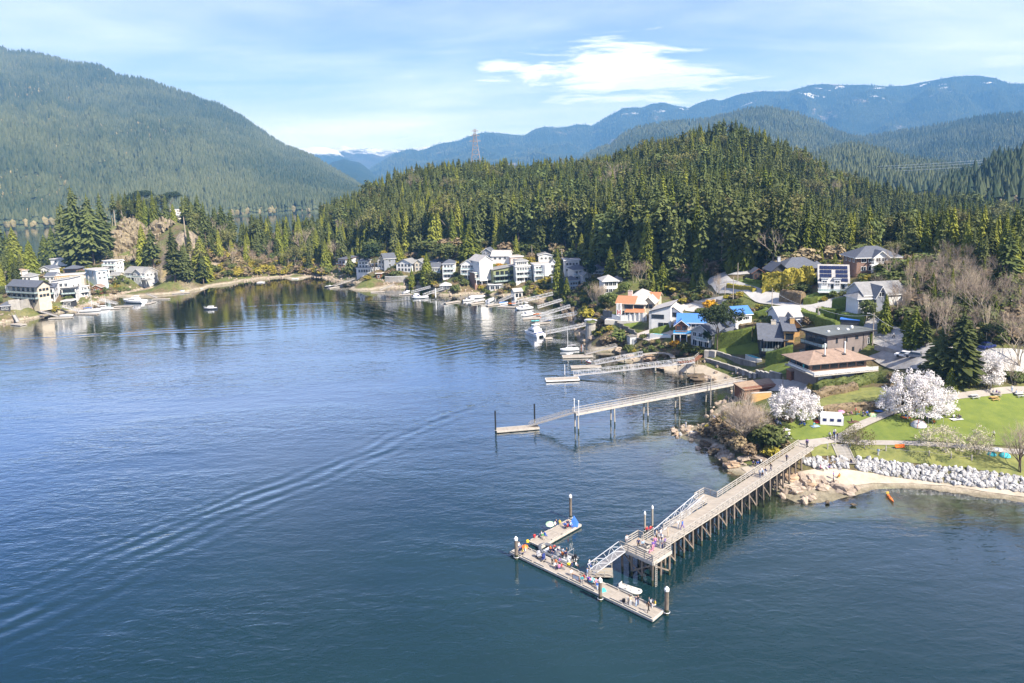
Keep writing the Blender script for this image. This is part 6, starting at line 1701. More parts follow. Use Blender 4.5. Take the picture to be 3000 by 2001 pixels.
drape('lawn',[(2460,925),(2490,910),(2535,912),(2535,925),(2490,930)],.25,M_LAWN,'lawn enclosed by clipped hedges')
drape('lawn',[(1487,828),(1500,822),(1535,826),(1525,832)],.25,M_LAWN,'bright little lawn below the green house');drape('lawn',[(1510,855),(1540,836),(1562,840),(1545,858)],.25,M_LAWN,'steep green lawn above the marina float')
# ---------------------------------------------------------------- rocks, stones
def rock_mesh(seed,sub=2,rough=.35):
 bm=bmesh.new();bmesh.ops.create_icosphere(bm,subdivisions=sub,radius=1)
 for v in bm.verts:
  n=noise.fractal(v.co*1.1+Vector((seed*7.1,0,0)),1.0,2.0,4);c=noise.cell(v.co*1.7+Vector((seed*3.3,1,2)))
  v.co*=1+rough*n+.18*(c-.5)
 me=bpy.data.meshes.new('rock');bm.to_mesh(me);bm.free();return me
def with_mat(me,m):me.materials.append(m);return me
def rock(u,v,wpx,hpx,label,m,seed,yaw=0,deep=1.0,z=None):
 p=gnd(u,v) if z is None else at(u,v,z);k=(p-CO).length/FPX
 o=link('rock',with_mat(rock_mesh(seed,3 if wpx>30 else 2),m),None,(p.x,p.y,p.z),yaw)
 o.scale=(wpx*k/2,wpx*k/2*deep,hpx*k/1.7);o.location.z+=hpx*k*.15
 return tag(o,label,'rock')
RK=[(Z3,1130,1220,190,60,'broad ochre rock shelf right under the pier','o'),(Z3,1290,1280,150,60,'ochre rock shelf in the middle of the outcrop','o'),(Z3,1160,1370,130,70,'broken rock at the water edge left of the outcrop\'s foot','r'),(Z3,1270,1440,110,50,'lowest rock of the outcrop, reaching into the water','r'),(Z3,1430,1330,130,60,'dark-streaked rock in the outcrop','r'),(Z3,1640,1350,200,70,'large low rock at the right end of the outcrop','r'),(Z3,1560,1290,120,50,'pale rock behind the right end of the outcrop','r'),(Z3,1000,1310,140,50,'pale flat rock beside the pier piles','r'),(Z3,1480,1470,60,22,'small rock awash off the outcrop','d'),(Z3,1740,1495,55,18,'small rock awash farthest off the outcrop','d'),(Z3,980,1180,120,40,'rock under the shore end of the pier','r'),
 (Z3,520,1100,150,70,'brown rock point at the water left of the pocket beach','o'),(Z3,430,1060,120,60,'dark rock below the bare willow','d'),(Z3,640,1030,160,50,'pale rocks with a drift log behind the pocket beach','r'),(Z3,230,880,140,60,'weedy dark rocks at the left of the point','d'),(Z3,330,960,140,60,'weedy dark rock under the bare willow','d'),(Z3,800,1030,150,40,'pale rock shelf beside the pier railing','r'),(Z3,540,265,80,50,'round boulder on the small beach','r'),
 (ZB,770,480,120,90,'tall rock face under the stone lookout','r'),(ZB,860,520,140,60,'tumbled rocks left of the brown gangway','r'),(ZB,980,560,150,60,'low rocks behind the brown gangway','d'),(ZB,1130,640,110,60,'pale split rock by the timber gangway','r'),(ZB,1250,720,130,60,'grey rock under the middle gangway','r'),(ZB,1450,730,220,60,'ochre rock inside the curved walkway','o'),(ZB,690,360,80,50,'rock below the yellow bank','r'),(ZB,560,250,120,70,'dark rock face behind the pale gangway','d'),(ZB,640,220,120,60,'dark rock below the bare saplings','d'),(ZB,1560,820,180,40,'row of low stones on the beach under the long gangway','r'),(ZB,1980,930,260,50,'low weedy rocks across the little beach','d'),(ZB,2080,940,160,50,'brown rocks on the little beach','r')]
for i,(z,x,y,w,h,l,c) in enumerate(RK):
 u,v=z(x,y);s=3.485 if z is Z3 else 3.617
 rock(u,v,w/s,h/s,l,{'o':M_OCHRE,'r':M_ROCK,'d':M_DARKROCK}[c],i+1,i*1.7,.7,z=.2 if 'awash' in l else None)
for i in range(14):
 t=i/13;u=1975+115*t;v=1268-4*t+random.uniform(-6,6)
 rock(u,v,random.uniform(14,26),random.uniform(7,12),f'{["pale", "brown", "grey", "weedy"][i % 4]} stone on the low spit left of the bare willow',[M_ROCK,M_OCHRE,M_STONE,M_DARKROCK][i % 4],40+i,i,.8,z=.15)['group']='stones on the low spit'
def crag(name,label,u0,u1,v0,v1,poly,m,amp,lift,st=4,kind=None,cat=None):
 """craggy rock surface standing out of the slope"""
 b=MB();ids={};nu=int((u1-u0)/st)+1;nv=int((v1-v0)/st)+1
 for j in range(nv):
  for i in range(nu):
   u,v=u0+i*st,v0+j*st
   if not inpoly(u,v,poly):continue
   p=gnd(u,v);c=(CO-p).normalized();c.z+=.6;q=p*.16
   n=noise.fractal(q,.9,2.1,5)*.8+(noise.cell(p*.22)-.5)*.7+(noise.cell(p*.5+Vector((3,1,2)))-.5)*.45
   ids[(i,j)]=len(b.v);b.v.append(tuple(p+c*(lift+amp*n)))
 for (i,j) in ids:
  k=[(i,j),(i,j+1),(i+1,j+1),(i+1,j)]
  if all(x in ids for x in k):b.f.append(tuple(ids[x] for x in k));b.m.append(0)
 o=b.build(name,m);return tag(o,label,cat,kind=kind)
BL=[(352,742,70,95),(395,735,75,100),(430,722,60,90),(345,700,60,80),(385,690,80,90),(440,680,70,80),(360,665,60,60),(410,655,80,60),(470,668,70,60),(500,660,60,40),(335,735,30,50),(455,745,50,60)]
M_BLUFF=mat('bluff_rock',(0.31,0.26,0.165),0.95,col2=(0.15,0.12,0.085),noise_scale=0.35,bump=0.5,bump_scale=.5)
crag('rock_bluff','high ochre and grey rock bluff below the house on the wooded point',318,520,622,776,[(322,770),(330,700),(345,655),(372,632),(410,622),(470,628),(512,642),(516,660),(470,690),(455,760),(440,774)],M_BLUFF,2.6,3.0,4,cat='rock')
crag('rock_shelf','pale cracked rock shelf under the shore end of the pier',2230,2545,1375,1480,[(2250,1395),(2330,1383),(2420,1400),(2480,1412),(2530,1432),(2500,1450),(2440,1452),(2380,1472),(2330,1465),(2300,1445),(2265,1420)],M_ROCK,.75,.25,4,cat='rock')
crag('rock_shelf','brown rock point below the bare willow',2030,2200,1285,1385,[(2036,1290),(2110,1300),(2190,1320),(2210,1345),(2180,1362),(2168,1382),(2140,1378),(2100,1345),(2060,1312)],M_ROCK,.9,.3,4,cat='rock')
crag('rocky_bank','dark broken rock face below the pale saplings on the marina bank',1600,1700,880,960,[(1625,885),(1690,878),(1700,920),(1690,955),(1665,950),(1640,905)],M_DARKROCK,1.2,.3,4,cat='rock')
st_me=[with_mat(rock_mesh(60+i,1,.3),M_STONE) for i in range(7)]
RV=thing('stone_bank','bank of tumbled pale grey boulders between beach and park','stone bank',tuple(gnd(2600,1375)))
sp_=[]
def strip(top,bot,n,smin,smax):
 for _ in range(n):
  t=random.random();k=random.random()
  ut=float(np.interp(t,np.linspace(0,1,len(top)),[q[0] for q in top]));vt=float(np.interp(t,np.linspace(0,1,len(top)),[q[1] for q in top]))
  ub=float(np.interp(t,np.linspace(0,1,len(bot)),[q[0] for q in bot]));vb=float(np.interp(t,np.linspace(0,1,len(bot)),[q[1] for q in bot]))
  sp_.append((gnd(ut+(ub-ut)*k,vt+(vb-vt)*k),smin+(smax-smin)*random.random()**2.2))
strip([(2345,1338),(2375,1342),(2440,1338),(2478,1340)],[(2360,1362),(2400,1374),(2440,1374),(2486,1376)],260,.16,.75)
strip([(2504,1342),(2600,1354),(2687,1363),(2830,1376),(2920,1388),(3020,1405),(3200,1432)],[(2512,1378),(2600,1394),(2687,1406),(2830,1423),(2920,1434),(3020,1447),(3200,1474)],1550,.16,.78)
sp_.sort(key=lambda s:-s[1])
rest=MB()
for i,(p,s) in enumerate(sp_):
 me=st_me[i % 7];e=(random.uniform(0,3),random.uniform(0,3),random.uniform(0,6))
 if i<290:
  o=link('stone',me,RV,Vector((p.x,p.y,p.z+s*.25))-RV.location);o.scale=(s,s*.8,s*.7);o.rotation_euler=e
 else:
  R3=Matrix.LocRotScale(Vector((p.x,p.y,p.z+s*.25))-RV.location,__import__('mathutils').Euler(e),Vector((s,s*.8,s*.7)))
  n=len(rest.v);rest.v+=[tuple(R3 @ v.co) for v in me.vertices];rest.f+=[tuple(n+k for k in f.vertices) for f in me.polygons];rest.m+=[0]*len(me.polygons)
tag(rest.build('stone',M_STONE,RV),kind='stuff')
bs=MB();rr=random.Random(5)
for i in range(len(SHORE_W)-1):
 if i<8:continue
 a,b=SHORE_W[i],SHORE_W[i+1];L_=(b-a).length;nrm=Vector(((b-a).y,-(b-a).x,0)).normalized()
 for _ in range(int(L_*1.5)):
  p=a.lerp(b,rr.random())+nrm*rr.uniform(-2,6);s=rr.uniform(.25,.9);me=st_me[rr.randrange(7)]
  zz=H(p.x,p.y)
  if zz<-.4 or zz>4:continue
  R3=Matrix.LocRotScale(Vector((p.x,p.y,zz+s*.2)),__import__('mathutils').Euler((rr.uniform(0,3),rr.uniform(0,3),0)),Vector((s*1.2,s,s*.7)))
  n=len(bs.v);bs.v+=[tuple(R3 @ v.co) for v in me.vertices];bs.f+=[tuple(n+k for k in f.vertices) for f in me.polygons];bs.m+=[0]*len(me.polygons)
tag(bs.build('shore_stones',M_ROCK),'scattered brown boulders and pebbles along the shoreline',kind='stuff')
lg=MB().tube([gnd(*Z3(600,1035))+Vector((0,0,.7)),gnd(*Z3(720,1050))+Vector((0,0,.6)),gnd(*Z3(900,1075))+Vector((0,0,.5))],[.28,.22,.12],8).tube([gnd(*Z3(640,1040))+Vector((0,0,.7)),gnd(*Z3(640,1010))+Vector((0,0,1.2))],[.1,.03],6).build('driftwood_log',M_BARK);tag(lg,'long drift log lying on the pale rocks left of the pier','log')
# ---------------------------------------------------------------- steps, fence, walls of the near shore
def stairs(name,label,lo,hi,w,n,m,cat='stairs'):
 P,Q=gnd(*lo),gnd(*hi);d=Q-P;root=thing(name,label,cat,tuple(P));s=Vector((d.y,-d.x,0)).normalized()
 hh=Vector((d.x,d.y,0));yaw=math.atan2(hh.y,hh.x);L_=hh.length/n
 me=MB().box((0,0,0),(L_*.8,w,.16)).mesh('tread',[m])
 for i in range(n):link('tread',me,root,d*((i+.5)/n)+Vector((0,0,.3)),yaw)
 for k in (-1,1):MB().bar(s*(w/2*k)+Vector((0,0,.3)),d+s*(w/2*k)+Vector((0,0,.35)),.12,.3).build('stringer',m,root)
 return root
stairs('steps','broad timber steps from the park path down to the beach',Z3(1690,1090),Z3(1600,890),3.0,13,C_RAIL)
for i,pts in enumerate((((85,930),(165,900)),((318,900),(460,925),(600,985),(680,950),(1120,1000),(1345,1025),(1555,1045)))):
 P=[gnd(*Z4(*q)) for q in pts];root=thing('post_fence',['short pair of weathered posts left of the beach steps','line of weathered posts with a rope along the top of the stone bank'][i],'fence',tuple(P[0]))
 for p in P:MB().box((0,0,.45),(.18,.18,1.5)).build('post',C_RAIL,root,loc=p-P[0])
 for a,b in zip(P,P[1:]):
  m=a.lerp(b,.5)-Vector((0,0,.15));MB().tube([a-P[0]+Vector((0,0,.9)),m-P[0]+Vector((0,0,.8)),b-P[0]+Vector((0,0,.9))],.03,5).build('rope',C_RAIL,root)
def wl(l,z,pts,t,h,m=C_OLDCONC,**k):return wall_run(k.pop('name','sea_wall'),G(z,*pts),t,h,m,l,**k)
wl('upper stained sea wall round the pool terrace',ZD,[(180,1040),(325,1090),(600,1165)],.5,.9,cap=C_CONC)
wl('lower buttressed sea wall above the little beach',ZD,[(60,1110),(130,1130),(400,1215),(590,1285)],.6,.8,cap=C_CONC)
wl('tall stained sea wall below the square lawn',ZD,[(600,1270),(740,1300),(865,1300)],.5,1.3,cap=C_CONC)
for i in range(4):
 p=gnd(*ZD([395,470,540,590][i],[1235,1255,1285,1290][i]));tag(MB().box((0,0,-.3),(.8,.9,3.0),.5,C_CONC,.85).box((0,0,1.28),(.9,1.0,.2),.5,C_CONC).build('buttress',None,None,loc=p),f'{["first", "second", "third", "last"][i]} concrete buttress from the left on the lower sea wall','buttress')
wl('pale boulder-faced wall at the left end of the pool terrace',ZD,[(50,1060),(110,1050),(175,1055)],1.6,1.4,C_CONC,name='garden_wall')
wl('grey stone wall stepping down beside the lookout',ZB,[(945,320),(1060,360),(1180,425),(1300,490),(1320,520)],.5,1.6,C_OLDCONC,name='garden_wall')
wl('dark retaining wall at the corner of the terracotta house terrace',ZC,[(85,640),(150,650),(195,660)],.6,3.4,C_OLDCONC,name='garden_wall')
wl('long white terrace wall of the terracotta house',ZC,[(205,690),(320,690),(500,660),(680,650)],.4,2.4,C_WHITE,name='terrace_wall',cap=C_TRIM)
wl('curved white terrace wall on the far shore',ZN,[(700,690),(760,695),(850,690),(960,685)],.5,3.2,C_CONC,name='terrace_wall',cap=C_TRIM)
wl('pale retaining wall under the dark-roofed left shore house',ZL,[(90,1330),(200,1330),(300,1310),(415,1290)],.6,4.5,C_CONC,name='retaining_wall')
wl('pale garden wall under the green house',ZO,[(690,590),(780,560),(880,560)],.5,2.2,C_CONC,name='garden_wall')
wl('stone wall behind the paved forecourt',ZD,[(1850,985),(1950,1010),(2090,1040)],.3,1.0,C_CONC,name='garden_wall')
wl('low pale wall along the road above the waterfront',ZC,[(1330,420),(1480,450),(1640,440),(1720,420)],.4,1.2,C_CONC,name='garden_wall')
wl('rubble retaining wall on the far hillside road',ZN,[(1050,365),(1130,355),(1210,365)],1.2,5.0,M_ROCK,name='retaining_wall')
lk=gnd(*ZB(835,478));LK=thing('lookout','round pale stone lookout base at the head of the catamaran gangway','lookout',tuple(lk))
MB().tube([(0,0,-2),(0,0,4.6)],[2.0,1.75],14,C_CONC).build('stone_drum',None,LK);MB().tube([(0,0,4.6),(0,0,4.85)],2.1,14,C_OLDCONC).tube([(0,0,4.85),(0,0,5.3)],[1.7,1.5],10,M_LEAF).build('planting_rim',None,LK)
mbx=motorboat('boat under a pale lilac-grey cover on the bank behind the stone lookout',gnd(*ZB(850,350)),-.6,6.0,B_WHITE,mat('lilac_cover',(.55,.55,.66),.8),False,motor=False);mbx.location.z=gnd(*ZB(850,350)).z+.5
cw=[at(*ZB(*q),3.6) for q in ((1385,685),(1450,672),(1540,665),(1630,668),(1690,690),(1705,720))]
CWK=thing('walkway','curved timber walkway on short posts round the ochre rock','walkway',tuple(cw[0]))
cws=spline(cw,1.6)
for a,b in zip(cws,cws[1:]):MB().bar(a-cw[0],b-cw[0],1.5,.14).build('deck_panel',C_DECK,CWK)
for p in cws[::2]:MB().tube([p-cw[0],p-cw[0]+Vector((0,0,-4))],.12,6).build('support_post',C_PILE,CWK)
tw_=[at(*ZB(*q),4.6) for q in ((1760,765),(1850,760),(1935,745),(2050,640))]
TWK=thing('walkway','brown timber walkway from the longest gangway to the sea wall','walkway',tuple(tw_[0]))
for a,b in zip(tw_,tw_[1:]):
 n=max(1,int((b-a).length/3))
 for i in range(n):MB().bar(a.lerp(b,i/n)-tw_[0],a.lerp(b,(i+.97)/n)-tw_[0],1.5,.25).build('deck_panel',C_REDWOOD,TWK);MB().tube([a.lerp(b,i/n)-tw_[0],a.lerp(b,i/n)-tw_[0]+Vector((0,0,-4))],.13,6).build('support_post',C_PALEPILE,TWK)
posts_rail('rail','',[q+Vector((0,.7,0)) for q in tw_],1.0,C_RAIL,C_RAIL,.09,(1.0,.5),2.2,root=TWK,off=tw_[0])
def pool(name,label,uv,m_edge,lift,hgt=None):
 P=[gnd(*q) for q in uv];z=max(p.z for p in P)+lift;c=sum((Vector(p) for p in P),Vector())/len(P)
 root=thing(name,label,'swimming pool',(c.x,c.y,z));poly=[(p.x-c.x,p.y-c.y) for p in P];big=[(x*1.28,y*1.28) for x,y in poly]
 MB().prism(big,-(hgt or 1.0),0,m_edge).build('surround',None,root);MB().prism(poly,-.05,.03,M_POOL).build('pool_water',None,root)
 return root
pool('pool','kidney-shaped turquoise pool on the terrace above the sea wall',G(ZD,(500,1085),(560,1072),(630,1090),(640,1115),(600,1130),(540,1120),(500,1100)),C_PALEPATIO,.35,3.0)
ph=pool('pool','raised rectangular blue pool with glass sides by the blue-roofed house',G(ZC,(755,905),(800,880),(965,872),(985,890)),C_TRIM,.6,2.6)
# ---------------------------------------------------------------- hedges and shrubs
def hd(l,z,pts,w,h,**k):return hedge(G(z,*pts),w,h,l,**k)
hd('tall clipped hedge running uphill behind the sloping lawn',ZD,[(165,980),(300,955),(450,930),(545,905)],1.7,4.6)
hd('dark end of the tall hedge beside the slate-roofed house',ZD,[(560,905),(610,890)],1.7,4.4)
hd('clipped hedge between the pool and the square lawn',ZD,[(710,1150),(820,1125),(930,1090),(985,1075)],1.7,3.6)
hd('low clipped hedge on the terraced lawn by the road bend',ZD,[(300,325),(420,350),(580,385)],1.4,1.3,m=M_YELLOW)
hd('curved dark hedge at the back of the terraced lawn',ZD,[(490,275),(560,292),(640,300),(680,300)],1.2,1.4)
hd('tall yellow-green bamboo screen below the hipped slate house',ZD,[(660,370),(750,360),(870,345),(1000,320),(1100,300),(1190,285)],3.4,5.5,m=M_YELLOW,name='bamboo_screen',clip=.95,leaf=.42,dens=70)
hd('rough brown hedge above the side road',ZD,[(870,470),(960,480),(1040,490),(1095,500)],2.4,3.4,m=M_RUST,clip=.35,leaf=.32)
hd('clipped hedge in front of the solar house lawn',ZD,[(1100,510),(1180,505),(1245,490)],1.6,2.0)
hd('tall block hedge beside the grey-roofed house',ZD,[(1430,580),(1500,575),(1570,565)],3.0,3.8)
hd('broad dark hedge on the corner of the driveway',ZD,[(1270,650),(1350,665),(1470,670)],3.0,3.2)
hd('flat-topped hedge between road and lawn corner',ZD,[(1065,640),(1150,680),(1240,700),(1310,705)],2.6,2.6)
hd('long clipped hedge along the road behind the slate house',ZD,[(1250,750),(1350,790),(1460,830)],1.9,3.6)
hd('low hedge behind the flat roof',ZD,[(1590,840),(1690,870),(1830,900)],1.6,2.4)
hd('hedge with a vehicle shelter in front',ZD,[(1490,690),(1560,705),(1660,720),(1750,715)],2.4,2.8)
hd('hedge by the small blue-roofed house\'s driveway',ZD,[(545,660),(620,650),(690,625),(700,610)],1.6,2.0)
hd('hedge between the blue-roofed house and its pool',ZC,[(720,870),(850,835),(985,795)],1.4,2.2)
hd('rusty garden hedge above the white gable house',ZD,[(420,800),(540,790),(660,775)],2.0,2.2,m=M_RUST,clip=.3,leaf=.3)
hd('green shrubs along the driveway of the slate house',ZD,[(590,760),(690,735),(790,700)],2.4,2.2,m=M_LEAF,clip=.35,leaf=.3)
hd('long row of dark park shrubs below the brown-roofed house',ZD,[(1230,1440),(1400,1400),(1600,1380),(1780,1340),(1930,1330)],3.0,2.0,m=M_LEAF,clip=.4,leaf=.28)
hd('rust-brown bramble hedge along the park bank',ZD,[(1210,1510),(1350,1470),(1500,1440),(1650,1410)],2.6,1.5,m=M_RUST,clip=.35,leaf=.26,name='bramble_bank')
hd('brown bramble strip behind the white canopy',Z3,[(1400,560),(1600,525),(1800,510),(1970,500)],2.4,1.2,m=M_RUST,clip=.35,leaf=.24,name='bramble_bank')
for key,mm in (('rust0',M_RUST),('yellow0',M_YELLOW),('gold0',M_ORANGE)):PROTO[key]=(PROTO['shrub1'][0],with_mat(clumps(700,blob_centres(31,70,1.2,.9,1.0),9,.19,.35).mesh('crown',None),mm),None);PH[key]=PH['shrub1']
PH['rust0']=PH['yellow0']=PH['gold0']=max(v.co.z for v in PROTO['rust0'][1].vertices)
def bush(z,x,y,hpx,key,label,wide=1.0):
 u,v=z(x,y);p=gnd(u,v);k=(p-CO).length/FPX
 return plant(key,(p.x,p.y,p.z-.1),hpx*k,label,'shrub','shrub',None,wide)
BU=[(ZD,1500,1370,22,'yellow0','round yellow-green shrub in front of the brown-roofed house'),(ZD,1560,1350,20,'yellow0','smaller yellow-green shrub touching the round one'),(ZD,1790,1320,18,'yellow0','yellow-green shrub at the corner of the lower storey'),(ZD,1380,1395,18,'yellow0','pale yellow shrub left of the round one'),(ZD,1190,1420,18,'yellow0','yellow shrub beside the smaller magnolia'),(ZD,1310,1400,16,'shrub0','dark green shrub under the brown-roofed house'),
 (ZD,110,545,26,'gold0','golden forsythia on the bank by the lone pine'),(ZC,1560,480,24,'gold0','largest golden forsythia above the blue roof'),(ZC,1640,520,22,'yellow0','olive shrub beside the golden forsythia'),(ZC,1065,1010,20,'gold0','golden shrub in the rock garden below the pool'),(ZC,1180,1060,26,'shrub1','dark rock garden bush right of the golden shrub'),(ZC,1240,1110,22,'shrub2','green bush at the foot of the rock garden'),(ZC,1330,1110,22,'shrub0','round bush by the steps to the gangway'),(ZC,960,1010,16,'rust0','rusty bush left of the golden shrub'),(ZC,430,1080,24,'shrub2','grey-green bush on the rock by the timber gangway'),(ZC,270,960,40,'shrub0','dense dark bush on the rocks under the patio'),(ZC,170,960,34,'rust0','brown bush on the rocks under the patio'),(ZC,330,900,26,'rust0','reddish bush at the top of the rocks'),(ZC,620,910,18,'shrub1','clipped bush beside the raised pool'),
 (ZD,970,1160,10,'rust0','orange-brown shrub by the square lawn'),(ZD,945,1100,14,'shrub2','pale grey-green shrub at the end of the clipped hedge'),(ZD,790,1010,12,'rust0','pinkish shrub on the slate house terrace'),(ZD,1160,720,20,'rust0','coppery leafless shrub behind the slate house'),(ZD,1660,190,13,'gold0','golden forsythia below the upper house'),(ZD,1310,480,14,'yellow0','yellow-green shrub under the solar house deck'),(ZD,1530,440,20,'shrub1','dark shrubs below the solar house'),(ZD,1420,430,18,'shrub0','green shrubs below the solar house deck'),(ZD,1900,290,14,'gold0','golden shrub among the bare trees'),
 (Z3,870,900,60,'shrub0','big dark evergreen bush right of the bare willow'),(Z3,800,820,50,'shrub1','evergreen bush behind the bare willow'),(Z3,930,980,28,'yellow0','bright green shrub at the left of the pier head'),(Z3,850,980,24,'yellow0','bright green shrub above the pale rocks'),(Z3,720,980,34,'rust0','reedy brown bush below the willow'),(Z3,1010,900,26,'rust0','brown heath beside the pier path'),(Z3,400,800,52,'rust0','dead brown bramble left of the willow'),(Z3,250,800,30,'rust0','low brown bramble on the spit'),(Z3,480,900,44,'rust0','bramble under the willow\'s left side'),(Z3,620,920,40,'rust0','tangled bramble at the willow\'s foot'),(Z3,830,700,34,'yellow0','olive bush between willow and magnolia'),(Z3,1060,640,18,'rust0','brown shrubs under the smaller magnolia'),
 (ZO,840,320,12,'gold0','orange shrub below the white gabled house'),(ZO,940,270,8,'gold0','small orange shrub by the pink house'),(ZO,900,310,8,'yellow0','yellow shrub between the two orange ones'),(ZO,330,600,22,'shrub2','round dark shrub on the brown bank'),(ZO,440,515,14,'shrub1','shrub on the terrace of the three-storey house'),(ZO,700,640,14,'shrub0','bush beside the covered cruiser'),(ZO,1280,650,18,'shrub1','dark bushes below the steep lawn'),(ZO,1150,640,14,'shrub0','low bush at the foot of the steep lawn'),(ZO,1410,720,16,'shrub2','bush between two gangways'),(ZO,620,580,14,'yellow0','pale green bank below the flat-roofed house'),(ZO,1860,900,30,'yellow0','yellow-green bushes on the bank below the saplings'),(ZO,1800,930,26,'rust0','brown bush on the bank below the saplings'),
 (ZN,500,660,12,'yellow0','yellow bush below the white lower storey'),(ZN,850,640,14,'shrub1','dark bush on the terrace of the grey-roofed house'),(ZL,500,1360,18,'yellow0','yellow-green bush by the left shore boats'),(ZL,1050,1080,14,'rust0','brown bush on the left shore slope'),(ZL,1140,1060,18,'shrub1','green bush on the slope between two left shore houses'),(ZL,860,1150,20,'rust0','brown bushes under the blue-white house'),(ZL,980,1170,16,'shrub0','dark bush above the beach on the left shore'),(ZL,520,970,20,'shrub2','palm-like bush among the left shore houses'),(ZM,2270,860,14,'yellow0','yellow bush at the waterfront by the forked pine')]
for b_ in BU:bush(*b_,wide=1.25)
# ---------------------------------------------------------------- single trees
def bloom_tree(label,base,ulr,vtop,vbot,m,seed,n=240,k=18,size=.24,rad=.75,name='magnolia_tree',stems=4,trunkm=M_BARK):
 p=gnd(*base);kk=(p-CO).length/FPX;w=(ulr[1]-ulr[0])*kk/2;cx=((ulr[0]+ulr[1])/2-base[0])*kk;ht=(base[1]-vtop)*kk/.97;lo=(base[1]-vbot)*kk
 root=thing(name,label,'tree',(p.x,p.y,p.z));rs=random.Random(seed)
 tb,tw,tips=branching(seed,ht*.85,.8,3,4,.22,.7,.35,5,stems);tb.build('trunk',trunkm,root);tw.build('branches',trunkm,root)
 C=[];cz=max(lo,.5);hh=ht-cz-rad*.5
 for _ in range(n):
  a=rs.uniform(0,2*PI);el=math.asin(rs.uniform(-.15,1));r=rs.uniform(.62,1.0)*(1+.22*noise.noise(Vector((math.cos(a)*1.6,math.sin(a)*1.6,el*2+seed))))
  C.append((cx+w*.92*r*math.cos(el)*math.cos(a),w*.85*r*math.cos(el)*math.sin(a),cz+hh*(.12+.85*r*max(0,math.sin(el)))))
 clumps(seed,C,k,size,rad).build('blossom' if 'blossom' in label or 'magnolia' in label else 'crown',m,root)
 return root
bloom_tree('smaller round magnolia white with blossom above the picnic lawn',(2322,1238),(2250,2396),1137,1215,M_BLOOM,31,260,36,.14,.66)
bloom_tree('largest wide magnolia white with blossom in the middle of the park',(2682,1212),(2586,2778),1097,1205,M_BLOOM,32,430,36,.155,.8)
bloom_tree('narrow white magnolia in blossom half hidden behind the park fir',(2890,1135),(2858,2928),1042,1125,M_BLOOM,33,170,34,.15,.75)
bloom_tree('low spreading olive-twigged tree beside the beach steps',(2508,1303),(2462,2562),1250,1297,M_BUD,34,150,12,.12,.55,'park_tree',3,M_PALEBARK)
bloom_tree('leaning cream-flowered tree with a forked trunk on the park bank',(2764,1328),(2692,2824),1253,1305,M_PALEBLOOM,35,170,14,.13,.6,'park_tree',2,M_PALEBARK)
bloom_tree('small cream-flowered tree right of the leaning one',(2860,1334),(2832,2902),1258,1322,M_PALEBLOOM,36,110,14,.12,.55,'park_tree',2,M_PALEBARK)
def bare_tree(label,base,hpx,seed,wide=.7,stems=1,depth=4,nb=4,r0=.16,bark=M_PALEBARK,tw=M_TWIG,up=.75,first=.33,name='bare_tree',group=None):
 p=gnd(*base);h=hpx*(p-CO).length/FPX
 root=thing(name,label,'tree',(p.x,p.y,p.z),0,group);a,b,t=branching(seed,h*.80,wide,depth,nb,r0*h/9,up,first,4,stems)
 top=max([v[2] for v in b.v]+[1]);s=h/top;root.scale=(s,s,s)
 a.build('trunk',bark,root);b.build('branches',tw,root);return root
bare_tree('big many-stemmed bare willow on the rocky point left of the pier',(2172,1296),150,71,.66,8,4,5,.17,tw=mat('pale_twigs',(.56,.47,.38),.95,col2=(.36,.29,.23)),first=.34)
bare_tree('pale bare upright bush behind the big bare willow',(2195,1195),60,72,.45,6,3,5,.12)
bare_tree('dead leafless tree wrapped in ivy at the right edge of the park',(2990,1385),130,73,.7,3,4,4,.16,M_BARK)
for i,(x,y,h,w,s,l) in enumerate(((690,850,110,.35,1,'tall thin pale bare tree above the road bend'),(745,880,95,.35,1,'slender bare tree beside the tall thin pale one'),(860,905,110,.9,3,'broad bare tree with tangled crown left of the park firs'),(650,450,86,.7,1,'large pale bare tree below the upper house, with spreading twigs'),(440,720,70,.35,1,'thin bare tree in front of the grey-roofed house'),(370,650,76,.35,1,'bare sapling left of the grey house\'s white wall'),(480,730,80,.35,1,'bare sapling right of the grey house\'s white wall'),(540,650,74,.35,1,'bare tree right of the grey-roofed house'),(600,600,70,.4,1,'pale bare tree uphill of the grey-roofed house'),(190,470,52,.8,2,'round bare tree between solar house and upper house'),(1130,750,130,.7,2,'tall grey bare tree with a wide crown above the parking area'),(1195,760,110,.6,1,'grey bare tree with a forked trunk above the parking area'),(1060,520,110,.8,2,'broad grey leafless crown against the dark firs'),(1440,880,70,.5,3,'pale bare thicket tree by the parking area'),(1330,470,80,.7,2,'mossy bare tree left of the right edge fir'),(880,560,80,.5,2,'mossy bare tree in the middle of the bare grove'),(790,600,70,.5,1,'bare tree at the heart of the bare grove'),(960,700,95,.6,2,'bare tree leaning over the grove'),(1540,1180,150,.7,3,'big grey bare tree at the right edge above the picnic tables'),(1480,1330,90,.7,3,'bare brown tree behind the picnic tables'),(720,420,60,.5,1,'small bare tree right of the upper house'),(420,560,60,.45,1,'grey bare sapling above the grey roof'),(300,520,50,.5,1,'thin bare tree below the upper house'),(1010,640,90,.5,1,'thin leaning pale tree in the bare grove'),(560,850,66,.5,2,'bare shrub-like tree above the road'))):
 bare_tree(l,ZE(x,y),h,80+i,w,s,4,4,.11)
